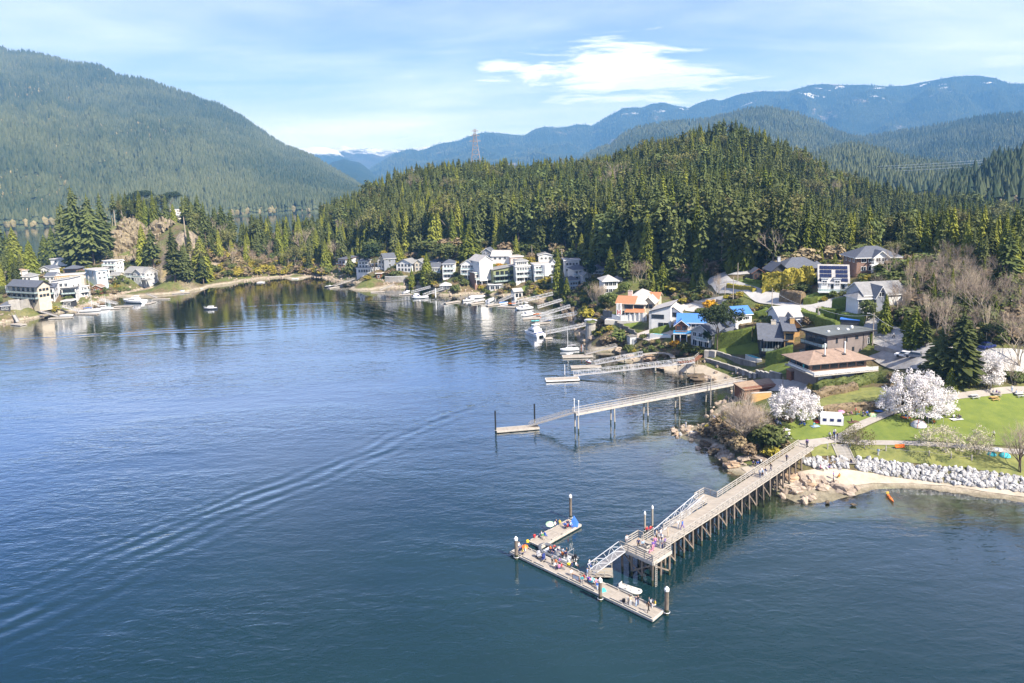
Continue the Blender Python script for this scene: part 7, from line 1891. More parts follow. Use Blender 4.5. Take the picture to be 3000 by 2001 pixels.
for i,(z,x,y,h,w,s,l) in enumerate(((ZM,1500,640,95,.6,1,'tall pale bare alder behind the back beach'),(ZM,855,660,52,.5,1,'bare alder left of the middle of the back beach'),(ZM,700,700,56,.4,1,'thin bare alder at the left of the back beach'),(ZM,950,700,48,.5,1,'bare alder with a pale stem behind the beach'),(ZM,1220,560,70,.6,2,'broad pale bare tree against the firs of the point'),(ZM,1125,660,66,.3,1,'straight pale trunk behind the back beach'),(ZM,1060,700,40,.6,2,'small leaning bare alder on the back beach'),(ZM,620,690,44,.5,1,'bare alder at the left end of the back beach'),(ZO,1950,800,84,.25,4,'clump of tall pale saplings on the bank above the marina'),(ZO,2000,790,80,.25,4,'right-hand clump of pale saplings above the marina'),(ZC,1650,330,70,.5,2,'bare tree in front of the white hillside houses'),(ZT,650,470,60,.5,2,'grey bare tree right of the long grey-roofed house'),(ZT,760,460,72,.6,2,'taller grey bare tree right of the long grey-roofed house'),(ZT,830,420,64,.5,2,'bare brown tree left of the bright cedar'),(ZL,1530,1070,58,.5,2,'reddish bare tree at the water on the wooded point'),(ZL,1605,950,60,.25,1,'pale dead trunk on the wooded point'),(ZN,1080,220,30,.5,2,'bare trees at the edge of the hill clearing'),(ZN,1330,215,34,.5,2,'pale bare trees right of the hill clearing'),(ZD,2140,700,70,.4,2,'bare tree beside the road pole'))):
 bare_tree(l,z(x,y),h,120+i,w,s,4,4,.11)
def single(z,x,y,hpx,key,label,wide=1.0,name='conifer_tree',rz=None):
 u,v=z(x,y);p=gnd(u,v);return plant(key,p,hpx*(p-CO).length/FPX,label,'tree',name,None,wide,rz)
ST=[(ZE,980,1330,190,'fir0','tallest dark fir at the edge of the park',1.75),(ZE,790,1250,125,'fir3','shorter dark fir left of the tallest park fir',2.0),(ZE,890,1380,60,'cedar2','bushy green cedar under the park firs',1.6),(ZE,1060,1370,70,'fir2','low dark fir right of the park fir',1.4),(ZE,290,850,102,'cedar0','dense conical cedar beside the road pole',1.25),(ZE,560,990,104,'cedar2','broad cedar overhanging the road',1.7),(ZE,660,1000,86,'fir3','dark tree right of the broad cedar',1.4),(ZE,470,850,60,'cedar3','green cedar between the conical and the broad one',1.3),(ZE,1390,560,185,'fir1','tall dark fir near the right edge',1.5),(ZE,1290,760,70,'cedar2','bright leafy cedar below the right edge fir',1.4),(ZE,1350,560,130,'fir3','dark fir left of the tall right edge one',1.3),(ZE,1480,560,70,'cedar1','yellow-green cedar at the right edge',1.2),(ZE,1250,980,60,'pine0','round pine above the parked car',1.0),(ZE,440,380,50,'round0','dark rounded tree right of the upper house',1.0),(ZE,740,560,60,'round1','dark rounded evergreen in the bare grove',1.2),(ZE,160,560,44,'cedar2','green cedar behind the grey-roofed house',1.2),(ZE,130,760,60,'round0','dark bushy tree left of the conical cedar',1.0),
 (ZC,1650,1060,138,'pine0','lone tall pine with a bare trunk beside the blue roofs',1.0),(ZC,1500,1050,60,'pine1','small bare-stemmed pine left of the lone pine',.9),
 (ZO,1510,590,128,'cedar1','tall slender cedar in front of the white hillside houses',1.15),(ZO,1610,690,68,'cedar2','bright bushy cedar above the marina gangway',1.35),(ZO,1860,560,90,'pine1','thin dark pine with gaps in front of the pale houses',1.0),(ZO,1860,740,60,'gappy0','wispy pine on the bank by the saplings',1.0),(ZO,2110,470,100,'cedar0','broad yellow-green cedar left of the long grey-roofed house',1.5),(ZO,2290,460,118,'fir0','very dark fir above the long grey-roofed house',1.5),(ZO,1900,270,62,'cedar2','left of the bright cedars behind the pale houses',1.6),(ZO,1780,270,90,'cedar0','middle one of the bright cedars behind the pale houses',1.5),(ZO,1680,270,70,'cedar1','right-hand neighbour of the slender cedar',1.5),(ZO,500,240,110,'cedar2','largest bright cedar at the foot of the hill',1.9),(ZO,200,300,72,'round1','big round leafy tree above the twin gangways',1.35),(ZO,10,520,96,'cedar0','bright cedar on the shore by the twin gangways',1.6),(ZO,60,540,46,'round0','round olive bush-tree at the foot of the shore cedar',1.2),(ZO,1030,170,60,'cedar1','cedar behind the pink flat-roofed house',1.4),(ZO,1270,180,60,'fir2','fir behind the white hillside house',1.5),
 (ZN,300,630,80,'fir3','dark fir standing in front of the waterfront house',1.15),(ZN,580,640,110,'pine1','tall forked dark pine in front of the white lower storey',1.1),(ZN,860,450,64,'cedar2','bright bushy cedar left of the hill clearing',1.5),(ZN,1010,740,58,'cedar3','yellow-green cedar left of the shore cedar',1.6),(ZN,1150,240,24,'cedar2','small round cedar on the hill clearing',1.6),
 (ZM,370,860,118,'cedar2','big bright yellow-green cedar at the back beach',1.7),(ZM,160,880,100,'fir1','blue-green fir left of the bright beach cedar',1.5),(ZM,60,880,110,'fir4','tall fir at the waterside of the point',1.3),(ZM,1590,780,70,'fir0','dark fir at the right end of the back beach',1.4),(ZM,1790,770,96,'cedar0','tall cedar leaning over the right end of the back beach',1.3),(ZM,1330,760,70,'budding0','olive-leafed alder behind the back beach',1.2),(ZM,1420,770,80,'budding1','second olive-leafed alder behind the back beach',1.2),(ZM,620,760,36,'budding0','small greening alder left on the back beach',1.2),(ZM,1010,760,36,'budding1','small greening alder in the middle of the back beach',1.3),(ZM,1680,640,90,'cedar1','bright narrow cedar behind the leaning beach cedar',1.5),(ZM,1240,470,60,'cedar2','bright cedar among the dark firs of the point',1.3),
 (ZL,760,930,210,'fir0','tallest fir on the left shore, against the far mountain',1.25),(ZL,900,910,186,'fir3','tall fir right of the tallest left shore fir',1.3),(ZL,1010,830,168,'fir1','dark tall fir beside the bluff',1.2),(ZL,980,860,120,'fir4','fir in front of the dark tall one by the bluff',1.3),(ZL,600,850,132,'fir1','grey-green fir left of the tallest one',1.0),(ZL,640,860,150,'gappy1','tall thin fir with a bare trunk on the left shore',1.0),(ZL,440,850,62,'cedar2','bright cedar by the inlet water',1.7),(ZL,520,850,84,'cedar0','taller bright cedar by the inlet water',1.5),(ZL,310,1010,90,'cedar2','round yellow-green cedar among the left shore houses',1.5),(ZL,160,960,108,'cedar0','bright pointed cedar at the left',1.7),(ZL,90,930,90,'cedar3','bright cedar second from the left edge',1.4),(ZL,20,960,150,'fir1','dark fir at the left edge',1.1),(ZL,10,1060,70,'cedar1','yellow-green cedar at the left edge above the roofs',1.3),(ZL,210,1020,60,'cedar2','broad low cedar behind the dark roof',1.7),(ZL,1040,880,32,'round0','dark round tree at the foot of the bluff',1.2),(ZL,1390,960,128,'cedar0','tall yellow-green cedar in front of the bluff',1.2),(ZL,1480,1010,130,'fir4','dark fir right of the bluff',1.3),(ZL,1680,1060,150,'fir1','blue-green fir on the shore of the point',1.4),(ZL,1790,1060,110,'fir0','dark fir between the blue-green fir and the bright cedar',1.2),(ZL,1330,380,52,'pine0','flat-topped pine on the summit of the bluff',1.3),(ZL,1250,385,44,'pine1','pine at the left of the bluff summit',1.2),(ZL,1430,385,36,'round1','low olive tree on the bluff summit',1.3),(ZL,1550,390,46,'round0','olive trees left of the bluff house',1.3),(ZL,1620,380,50,'pine0','pine beside the bluff house',1.1),(ZL,1180,420,40,'round1','dark bush-tree at the left shoulder of the bluff',1.2),(ZL,1880,440,50,'fir2','fir right of the bluff house',1.3),
 (ZT,1130,640,95,'cedar2','great bright cedar behind the terracotta house',1.6),(ZT,960,640,60,'cedar3','bright cedar left of the great one behind the terracotta house',1.6),(ZT,820,640,44,'round1','olive tree behind the chimney of the terracotta house',1.4),(ZT,1430,640,34,'yellow0','yellow-green garden tree behind the terracotta roof',1.8),(ZT,1640,590,52,'cedar0','light cedar left of the road bend',1.5),(ZT,1780,640,60,'fir0','feathery dark fir beside the road bend',1.6),(ZT,230,880,44,'round0','dense olive shrub-tree left of the terracotta house',1.6),(ZT,120,880,40,'round1','olive shrub-tree by the saplings',1.4),(ZT,450,640,34,'round1','olive tree below the long grey roof',1.6),(ZT,1480,690,24,'round0','small dark tree in the terracotta house\'s garden',1.2),(ZT,1680,760,22,'round0','round dark bush above the forsythia',1.2),
 (ZD,1430,120,40,'cedar2','round green tree between the two upper houses',1.6),(ZD,1290,110,44,'cedar0','green cedar right of the hipped slate house',1.4),(ZD,900,80,110,'cedar0','tall yellow-green cedar behind the hipped slate house',1.3),(ZD,620,110,120,'cedar1','broad pale green cedar above the road bend',1.4)]
for z,x,y,h,k,l,w in ST:single(z,x,y,h,k,l,w,'fir_tree' if k.startswith(('fir','gappy')) else 'cedar_tree' if k.startswith('cedar') else 'pine_tree' if k.startswith('pine') else 'broadleaf_tree')
# ---------------------------------------------------------------- houses: front foot line from A to B as seen in the photograph
def HS(label,z,A,B,dz=0.0,name='house',cat='house'):
 m=gnd(*z((A[0]+B[0])/2,(A[1]+B[1])/2));zz=m.z+dz
 a,b=at(*z(*A),zz),at(*z(*B),zz);d=b-a
 root=thing(name,label,cat,tuple(a.lerp(b,.5)),math.atan2(d.y,d.x));return root,d.length
V=volume;Wn=windows
def simple(label,z,A,B,d,h,roof='gable',axis='x',rise=2.0,wm=C_WHITE,rm=R_GREY,rows=(1.4,),n=3,ww=1.4,wh=1.2,side=None,bal=(),trim=C_TRIM,dz=0.0,over=.55,chim=None,glassr=True):
 root,w=HS(label,z,A,B,dz)
 v=V(root,0,0,0,w,d,h,roof,axis,rise,over,wm,rm,trim)
 for r in rows:Wn(v,0,r,n,ww,wh,trim=trim)
 for f,zz,k in side or ():Wn(v,f,zz,k,1.2,1.2,trim=trim)
 for zz,dep,x0,x1 in bal:balcony(root,v,0,zz,dep,x0,x1,trim,trim,glassr,posts=min(zz,2.6) if zz>1 else None)
 if chim:chimney(root,chim[0],chim[1],h,chim[2])
 return root,w,v
r,w=HS('modern grey flat-roofed house with two glazed balcony storeys facing the water',ZD,(1345,1095),(1800,1030))
d=(at(*ZD(1345,1095),r.location.z)-at(*ZD(1020,1050),r.location.z)).length
v=V(r,0,0,0,w,d,6.2,'flat',wm=C_TAUPE,rm=R_FLAT,trim=C_DKTRIM,over=1.1)
Wn(v,3,1.5,4,2.0,2.2,.06,.94,C_DKTRIM);Wn(v,3,4.6,4,2.0,2.2,.06,.94,C_DKTRIM)
Wn(v,0,4.7,2,.5,1.3,.1,.55,C_DKTRIM,0);Wn(v,0,1.9,3,.6,1.0,.1,.7,C_DKTRIM,0);Wn(v,0,4.9,1,.9,.8,.6,.75,C_DKTRIM,0);Wn(v,0,3.6,1,.6,1.6,.92,.99,C_TRIM,0)
balcony(r,v,3,3.2,1.7,0,1,C_DKTRIM,C_DKTRIM);balcony(r,v,3,.15,1.9,0,1,C_DKTRIM,C_DKTRIM)
for x,y in ((-.3,.35),(.0,.5),(.12,.3),(.3,.45),(.38,.6)):MB().tube([(0,0,0),(0,0,.35)],[.4,.3],8,C_TRIM).build('roof_vent',None,r,loc=(x*w,y*d,6.6))
for x in (-.12,.33):MB().box((0,0,2.8),(.12,.1,5.6),m=C_DKTRIM).build('downpipe',None,r,loc=(x*w,-.06,0))
r,w=HS('long brown-roofed low house on a broad deck above the park shrubs',ZD,(1235,1368),(1740,1318))
v0=V(r,0,0,0,w,9,2.7,None,wm=C_TAUPE,name='lower_storey');v1=V(r,.4,1.5,2.95,w+2.5,8.5,2.5,'hip','x',1.5,1.5,C_BRICK,R_BROWN,C_DKTRIM,below=0)
MB().box((0.2,4.2,2.83),(w+4.4,12.2,.24),m=C_EDGE).build('deck',None,r)
b=MB()
for i in range(15):b.box((-w/2-1.9+(w+4.2)*i/14,-1.85,3.4),(.07,.07,.95))
b.box((.2,-1.85,3.85),(w+4.3,.09,.08)).box((.2,-1.85,3.4),(w+4.2,.03,.5)).box((-w/2-1.95,3.5,3.85),(.09,10.8,.08)).box((-w/2-1.95,3.5,3.4),(.03,10.6,.5));b.build('railing',C_TRIM,r)
Wn(v1,0,1.35,6,1.9,1.7,.03,.97,C_DKTRIM);Wn(v1,3,1.35,3,2.0,1.7,.05,.95,C_DKTRIM)
for x in (-.33,.14):MB().box((0,0,1.15),(3.6,.08,2.1),m=C_PALEGREY).build('garage_door',None,r,loc=(x*w,-.05,0))
MB().box((0,0,1.1),(1.0,.08,2.1),m=C_REDWOOD).build('door',None,r,loc=(.36*w,-.05,0));MB().box((0,0,1.3),(1.3,.5,2.7),m=C_CONC).build('pillar',None,r,loc=(-.08*w,-.25,0))
stack(r,-.16*w,3.4,6.4,2.6);stack(r,.26*w,3.4,6.4,2.7)
for x in (-.2,.22):MB().box((0,0,0),(.9,.6,.3),m=C_DKTRIM).build('skylight',None,r,loc=(x*w,3.0,6.25))
um=thing('parasol','closed pale blue parasol on the deck of the brown-roofed house','parasol',tuple(at(*ZD(1098,1215),r.location.z+2.95)));MB().tube([(0,0,0),(0,0,2.4)],.04,6,K_STEEL).build('pole',None,um);MB().tube([(0,0,.7),(0,0,1.4),(0,0,2.4)],[.12,.2,.03],8,B_TEAL).build('furled_canopy',None,um)
sh_=thing('garden_shed','small brown flat-topped shed below the deck corner','shed',tuple(gnd(*ZD(1000,1285))),.1);MB().box((0,0,.6),(3.0,2.4,2.6),m=C_REDWOOD).build('wall',None,sh_);MB().box((0,0,2.0),(3.3,2.7,.18),m=R_BROWN).build('roof',None,sh_);MB().box((-.5,-1.23,.6),(.9,.06,1.9),m=C_BRICK).build('door',None,sh_)
r,w=HS('large dark-slate-roofed house with honey cedar walls and tall windows',ZD,(640,1000),(985,1010))
v=V(r,-.12*w,0,0,w*.76,10,3.6,'gable','x',3.2,.8,C_DARK,R_SLATE,C_DKTRIM);Wn(v,0,1.7,4,1.7,2.3,.04,.96,C_PALEGREY)
balcony(r,v,0,.3,2.6,0,.8,C_DKTRIM,C_DKTRIM);MB().box((-.14*w,-1.6,3.5),(w*.6,3.2,.16),m=R_SLATE).box((-.42*w,-3,1.7),(.2,.2,3.6),m=C_DKTRIM).box((.1*w,-3,1.7),(.2,.2,3.6),m=C_DKTRIM).build('verandah_roof',None,r)
v=V(r,.38*w,-.6,0,w*.3,9,5.8,'shed','y',2.2,.6,C_YELLOWWOOD,R_SLATE,C_DKTRIM);Wn(v,0,4.4,1,2.0,1.6,trim=C_DKTRIM);Wn(v,0,1.7,1,2.0,2.0,trim=C_DKTRIM);Wn(v,1,4.2,2,1.0,1.4,trim=C_DKTRIM)
v=V(r,.52*w,6,0,w*.55,8,6.4,'gable','y',2.4,.7,C_YELLOWWOOD,R_SLATE,C_DKTRIM);Wn(v,0,5.0,2,1.4,1.0,.5,.95,C_DKTRIM)
chimney(r,-.05*w,5,5.2,2.6,C_CREAM,1.3);chimney(r,.52*w,4.4,6.2,2.6,C_YELLOWWOOD,1.2)
simple('pale-roofed white gabled house behind the slate-roofed one',ZD,(840,760),(1090,750),8,3.4,'gable','x',2.2,C_WHITE,R_PALE,(1.6,),3,side=((1,1.6,2),))
simple('small white house with a bright blue roof beside the road',ZC,(1905,740),(2125,725),7,3.8,'gable','x',1.9,C_WHITE,R_BLUE,(2.6,),2,1.2,1.0,side=((3,2.5,2),(3,.6,1)),over=.4)
r,w=HS('white and timber house with a long bright blue roof above the raised pool',ZC,(1010,910),(1500,925))
v=V(r,.1*w,2.5,0,w*.8,8,5.2,'gable','x',2.0,.6,C_WHITE,R_BLUE,C_TRIM);Wn(v,0,4.0,4,1.0,1.2,.3,.95);Wn(v,3,4.2,2,1.2,1.3)
v2=V(r,-.2*w,.5,0,w*.34,5,4.6,'gable','y',1.5,.6,C_REDWOOD,R_BLUE,C_TRIM);Wn(v2,0,3.6,2,1.3,1.5,trim=C_REDWOOD);balcony(r,v2,0,2.75,1.4,0,1,C_REDWOOD,C_DKTRIM,False)
MB().quad([(-.42*w,-2.2,2.35),(.12*w,-2.2,2.35),(.12*w,.6,2.85),(-.42*w,.6,2.85)],R_TEAL).quad([(-.42*w,-2.2,2.2),(-.42*w,.6,2.7),(.12*w,.6,2.7),(.12*w,-2.2,2.2)],C_TRIM).box((-.15*w,-2.2,2.28),(.55*w,.12,.22),m=C_TRIM).build('porch_roof',None,r)
for x in (-.4,-.22,-.04,.1):MB().box((0,0,1.0),(.22,.22,2.4),m=C_TRIM).build('porch_post',None,r,loc=(x*w,-2.0,0))
Wn(v2,0,1.2,2,1.7,1.9,trim=C_DKTRIM)
r,w=HS('grey-roofed house with dark lower windows half hidden by the lone pine',ZC,(1290,985),(1560,1035))
v=V(r,0,0,0,w,9,4.6,'gable','y',2.2,.6,C_PALEGREY,R_SLATE,C_TRIM);Wn(v,0,3.6,3,1.3,1.3,.05,.9);Wn(v,0,1.0,3,1.5,1.9,.05,.95);Wn(v,3,3.4,2,1.2,1.3);balcony(r,v,0,2.3,1.4,.35,1)
v=V(r,.85*w,3,0,w*.8,8,3.4,'gable','y',2.3,.5,C_WHITE,R_SLATE,C_TRIM);Wn(v,0,1.9,2,1.0,1.1)
r,w=HS('white house with a long grey roof and a glazed corner beside the terracotta house',ZC,(745,745),(1010,760))
v=V(r,0,0,0,w,11,5.4,'shed','x',2.4,.5,C_WHITE,R_PALE,C_DKTRIM);Wn(v,0,3.8,2,2.2,1.3,.05,.62,C_DKTRIM,2);Wn(v,0,.9,2,1.5,1.6,.35,.9,C_DKTRIM)
v=V(r,.58*w,2.0,0,w*.62,7,5.4,'gable','y',1.4,.7,C_WHITE,R_PALE,C_DKTRIM);Wn(v,0,4.3,2,1.3,1.4,.05,.8,C_DKTRIM);Wn(v,3,4.2,1,1.5,1.4,trim=C_DKTRIM)
MB().box((0,0,1.8),(.9,1.2,7.5),m=C_PALEGREY).build('chimney',None,r,loc=(-.56*w,.6,0))
car_spot=gnd(*ZC(1000,690))
r,w=HS('large cream house with terracotta roofs, white columns and a Canadian flag',ZC,(270,620),(700,640))
v=V(r,-.22*w,0,0,w*.5,8,5.6,'gable','x',1.7,.8,C_CREAM,R_COPPER,C_CREAM);Wn(v,0,1.5,3,1.9,2.4,.35,.95,C_DKTRIM);Wn(v,0,4.4,2,1.6,1.4,.45,.95,C_DKTRIM)
for x in (-.46,-.36):MB().box((0,0,2.7),(.8,.8,5.6),m=C_WHITE).build('column',None,r,loc=(x*w,-.7,0))
v2=V(r,.18*w,1.0,0,w*.36,9,5.6,'hip','x',2.6,.9,C_CREAM,R_PALE,C_CREAM);Wn(v2,0,4.3,3,1.2,1.4,trim=C_DKTRIM)
v3=V(r,.46*w,3.0,0,w*.32,7,5.4,'gable','y',1.8,.7,C_CREAM,R_PALE,C_DARK);Wn(v3,0,4.2,2,1.1,1.3,trim=C_DKTRIM)
V(r,.36*w,13,.5,w*.5,7,4.8,'gable','x',1.6,.6,C_CREAM,R_COPPER,C_CREAM);V(r,.05*w,11,.5,w*.45,8,6.0,'hip','x',1.8,.7,C_CREAM,R_PALE,C_CREAM)
MB().quad([(-.22*w,-2.4,2.7),(.42*w,-1.6,2.7),(.38*w,1.0,3.6),(-.2*w,.5,3.6)],R_COPPER).quad([(-.22*w,-2.4,2.55),(-.2*w,.5,3.45),(.38*w,1.0,3.45),(.42*w,-1.6,2.55)],C_CREAM).build('porch_roof',None,r)
for x in (-.2,-.05,.1,.25,.38):MB().box((0,0,1.2),(.45,.45,2.9),m=C_WHITE).build('column',None,r,loc=(x*w,-1.7,0))
chimney(r,-.18*w,6,6.4,2.6,C_PINK,1.5)
fl=thing('flag','red and white maple leaf flag hanging between the columns of the terracotta house','flag',tuple(r.matrix_basis @ Vector((-.41*w,-1.12,1.6))),r.rotation_euler.z)
MB().box((0,0,.8),(1.15,.03,1.6),m=C_TRIM).build('cloth',None,fl)
for x in (-.43,.43):MB().box((x,-.02,.8),(.29,.03,1.6),m=B_RED).build('red_band',None,fl)
lf_=[(0,.5),(.07,.33),(.16,.36),(.13,.12),(.24,.2),(.27,.12),(.42,.14),(.37,.02),(.42,-.03),(.2,-.2),(.22,-.28),(.03,-.25),(.03,-.48)]
lf_=lf_+[(-x,y) for x,y in lf_[::-1][:-1]]
o=MB().prism([(x*.62,y*.62) for x,y in lf_],-.012,.012,B_RED).build('maple_leaf',None,fl,loc=(0,-.03,.8));o.rotation_euler=(PI/2,0,0)
rk_=thing('terrace','pale paved terrace in front of the terracotta house','terrace',tuple(gnd(*ZC(440,660))));MB().box((0,1.5,-.6),(16,5,1.6),r.rotation_euler.z,C_PALEPATIO).build('paving',None,rk_)
r,w=HS('wide house with a hipped dark slate roof behind the bamboo screen',ZD,(735,250),(1290,235),.6)
v=V(r,.14*w,0,0,w*.72,9,3.9,'hip','x',2.6,.9,C_YELLOWWOOD,R_SLATE,C_DKTRIM);Wn(v,0,2.4,5,1.4,1.3,trim=C_DKTRIM);MB().box((.14*w,-.05,.9),(w*.72,.1,1.6),m=C_PALEGREY).build('lower_wall',None,r)
v=V(r,-.32*w,-1,0,w*.28,7,3.3,'gable','y',2.0,.8,C_DARK,R_SLATE,C_DKTRIM);Wn(v,0,1.6,2,1.6,2.0,trim=C_REDWOOD);V(r,.56*w,4,0,w*.22,6,3.0,'hip','x',1.8,.6,C_PALEGREY,R_SLATE,C_DKTRIM);chimney(r,-.24*w,4,5.4,1.6,C_PALEGREY)
simple('small dark gabled pavilion at the road bend',ZD,(560,250),(680,248),4,2.4,'gable','y',1.4,C_DARK,R_SLATE,(1.2,),2,1.0,1.5,trim=C_REDWOOD)
r,w,v=simple('white house with dark solar panels covering its steep roof',ZD,(1265,370),(1570,378),9,3.0,'gable','x',4.6,C_WHITE,R_PALE,(1.4,),3,1.7,1.8,((1,1.5,3),(1,4.4,2)),((.0,2.0,-.05,1.08),),over=.5)
sm=mat('solar_cells',(.012,.018,.06),.15,.1,3,spec=.6);sl_=math.atan2(4.6,4.5);nn=Vector((0,-math.sin(sl_),math.cos(sl_)))
for i in range(7):
 for j in range(4):
  if i in (3,) and j<3 or (j==0 and 2<=i<=4):continue
  c=Vector(((i-3)/7*(w*.98),-.35+(4.4)*(j+.25)/4+.3,0));c.z=3.0+(c.y+.0)/4.5*4.6+.30
  o=MB().box((0,0,0),(w/7*.92,1.28,.05),m=sm).build('solar_panel',None,r,loc=c+nn*.08);o.rotation_euler=(sl_,0,0)
for x in (-.32,.12):v_=V(r,x*w,-.4,2.4,1.9,3,1.5,'shed','y',.3,.2,C_WHITE,R_SLATE,below=2.4,name='dormer');Wn(v_,0,.3,1,1.3,1.3)
r,w,v=simple('weathered grey-roofed house veiled by bare trees',ZD,(1740,540),(2180,520),9,3.4,'gable','x',2.8,C_PALEGREY,R_GREY,(1.5,),3,1.3,1.2);v=V(r,-.18*w,-1.6,0,w*.22,6,3.4,'gable','y',2.4,.6,C_GREY,R_GREY);Wn(v,0,3.6,1,1.4,1.2);v=V(r,-.52*w,-.5,0,w*.3,6,2.6,'hip','x',1.4,.6,C_WHITE,R_GREY);Wn(v,0,1.4,3,1.4,1.3);MB().box((.28*w,-.06,1.2),(w*.4,.1,2.8),m=C_WHITE).build('white_wall',None,r)
r,w,v=simple('uppermost brick and cream house with a wide hipped roof and white balcony',ZD,(1660,170),(2110,160),10,4.8,'hip','x',2.6,C_BRICK,R_SLATE,(3.6,1.0),5,1.5,1.3,((3,3.4,3),),(),over=.9);MB().box((.18*w,-.06,2.2),(w*.62,.12,5.0),m=C_WHITE).build('cream_front',None,r);v2=V(r,.02*w,-1.4,0,w*.32,4,4.8,'gable','y',1.7,.6,C_WHITE,R_SLATE);Wn(v2,0,3.7,2,1.4,1.5);Wn(v2,0,1.0,2,1.5,1.7);balcony(r,v2,0,2.5,1.6,-.35,1.5,C_TRIM,C_TRIM,False,2.4)
r,w=HS('low brown-roofed boathouse at the head of the narrow pier',ZD,(470,1475),(870,1420));MB().box((0,2.0,.2),(w,4.2,3.0),m=C_REDWOOD).build('wall',None,r);MB().quad([(-w/2-.3,-.5,1.5),(w/2+.3,-.5,1.5),(w/2+.3,4.6,2.1),(-w/2-.3,4.6,2.1)],R_MOSS).quad([(-w/2-.3,-.5,1.3),(-w/2-.3,4.6,1.9),(w/2+.3,4.6,1.9),(w/2+.3,-.5,1.3)],R_MOSS).box((0,-.5,1.4),(w+.6,.08,.24),m=C_REDWOOD).build('roof',None,r);MB().box((-.2*w,-.12,.3),(2.0,.06,1.9),m=C_BRICK).build('door',None,r)
tag(MB().box((0,0,.2),(5.2,.5,3.4),.1,C_YELLOWWOOD).box((0,0,1.95),(5.3,.6,.14),.1,C_EDGE).build('timber_screen',None,None,loc=gnd(*Z3(800,425))),'pale new timber screen between the willow and the boathouse','fence')
b=thing('vehicle_shelter','dark lean-to shelter with a pale van behind the corner hedge','shelter',tuple(gnd(*ZD(1590,760))),-.5);MB().box((0,0,1.2),(4.6,2.6,2.4),m=C_DARK).build('wall',None,b);MB().box((0,0,2.5),(5,3,.15),m=B_BLUE).build('roof',None,b)
sh2=thing('garden_shed','small pale grey shed at the head of the brown gangway','shed',tuple(gnd(*ZB(1270,570))));MB().box((0,0,1.2),(2.6,2.4,3.2),.3,C_PALEGREY).build('wall',None,sh2);MB().box((0,0,2.9),(3.0,2.8,.16),.3,C_OLDCONC).build('roof',None,sh2);MB().box((.3,-1.3,1.0),(.8,.06,1.9),.3,C_GREY).build('door',None,sh2)
simple('low house with a rust-red timber end at the back of the cove',ZN,(165,560),(250,570),10,7.4,'shed','y',1.2,C_PALEGREY,R_SLATE,(5.6,2.6),2,1.6,1.5,bal=((4.2,1.6,0,1),),trim=C_REDWOOD)
r,w,v=simple('wide white house with a long glazed lower storey and pool deck',ZN,(370,595),(640,590),8,3.2,'flat',wm=C_WHITE,rm=R_FLAT,rows=(1.6,),n=8,ww=1.25,wh=1.7,over=.3);v=V(r,-.25*w,3,3.2,w*.45,6,4.2,'hip','x',1.4,.5,C_WHITE,R_SLATE,below=.2);Wn(v,0,2.8,3,1.1,1.2);Wn(v,0,.9,3,1.1,1.4);v=V(r,.2*w,4,3.2,w*.5,5,2.0,'flat',wm=C_WHITE,rm=R_FLAT,below=.2,over=.2);Wn(v,0,1.1,4,1.0,1.3)
simple('slate-blue house with a steep grey gable and white trim',ZN,(690,540),(820,530),8,6.2,'gable','x',2.6,C_GREY,R_SLATE,(4.6,2.2),1,1.3,1.4,((3,4.4,2),),over=.6);simple('white-gabled front wing of the slate-blue house',ZN,(615,545),(705,548),6,5.6,'gable','y',2.2,C_WHITE,R_SLATE,(4.4,1.6),2,1.3,1.5)
simple('white half-timbered house with a light grey roof',ZN,(830,570),(1010,575),9,4.8,'gable','y',2.3,C_WHITE,R_GREY,(3.8,1.3),4,1.2,1.4,trim=C_GREY)
simple('small dark-roofed house behind the shore cedar',ZN,(1225,520),(1300,530),8,3.4,'hip','x',1.6,C_PINK,R_SLATE,(1.6,),2)
simple('three-storey white house with a dark hipped roof at the left end of the white row',ZO,(190,455),(320,452),10,8.2,'hip','x',1.8,C_WHITE,R_SLATE,(6.6,4.0,1.3),3,1.3,1.6,((1,6.2,2),(1,3,2)),((2.7,1.4,0,1),(5.3,1.4,0,1)))
r,w,v=simple('white three-storey house with a glazed front gable',ZO,(400,462),(550,462),10,8.0,'gable','y',2.4,C_WHITE,R_SLATE,(6.6,3.9,1.3),4,1.35,1.8,(),((5.3,1.4,0,1),(2.6,1.4,0,1)),trim=C_TRIM)
simple('tall plain white gable wall with a pale grey roof behind the row',ZO,(610,400),(760,385),12,6.5,'gable','y',2.6,C_WHITE,R_PALE,(),0,dz=1.0)
simple('two-storey white house with deep balconies and a brown flank',ZO,(555,535),(745,515),9,6.6,'flat',wm=C_BRICK,rm=R_PALE,rows=(4.8,1.6),n=5,ww=1.3,wh=1.6,bal=((3.2,1.8,0,1),(5.9,.5,0,1)),over=.3)
simple('olive-green house with a metal shed roof and glass balconies',ZO,(770,510),(1020,490),9,6.8,'shed','x',1.6,C_GREEN,R_GREY,(5.2,2.2),4,1.8,1.9,((1,4.6,2),(1,1.6,1)),((3.5,1.6,0,.75),(.6,1.6,0,.75)),trim=C_DKTRIM)
r,w,v=simple('stepped white four-storey house, tallest of the row',ZO,(1025,500),(1200,490),9,8.2,'flat',wm=C_WHITE,rm=R_GREY,rows=(6.9,4.2,1.4),n=5,ww=1.1,wh=1.5,bal=((5.5,1.3,0,1),(2.9,1.6,0,1)),over=.4);v=V(r,-.04*w,2.2,8.2,w*.8,6,2.6,'hip','x',1.1,.5,C_WHITE,R_GREY,below=.2);Wn(v,0,1.4,5,1.0,1.2)
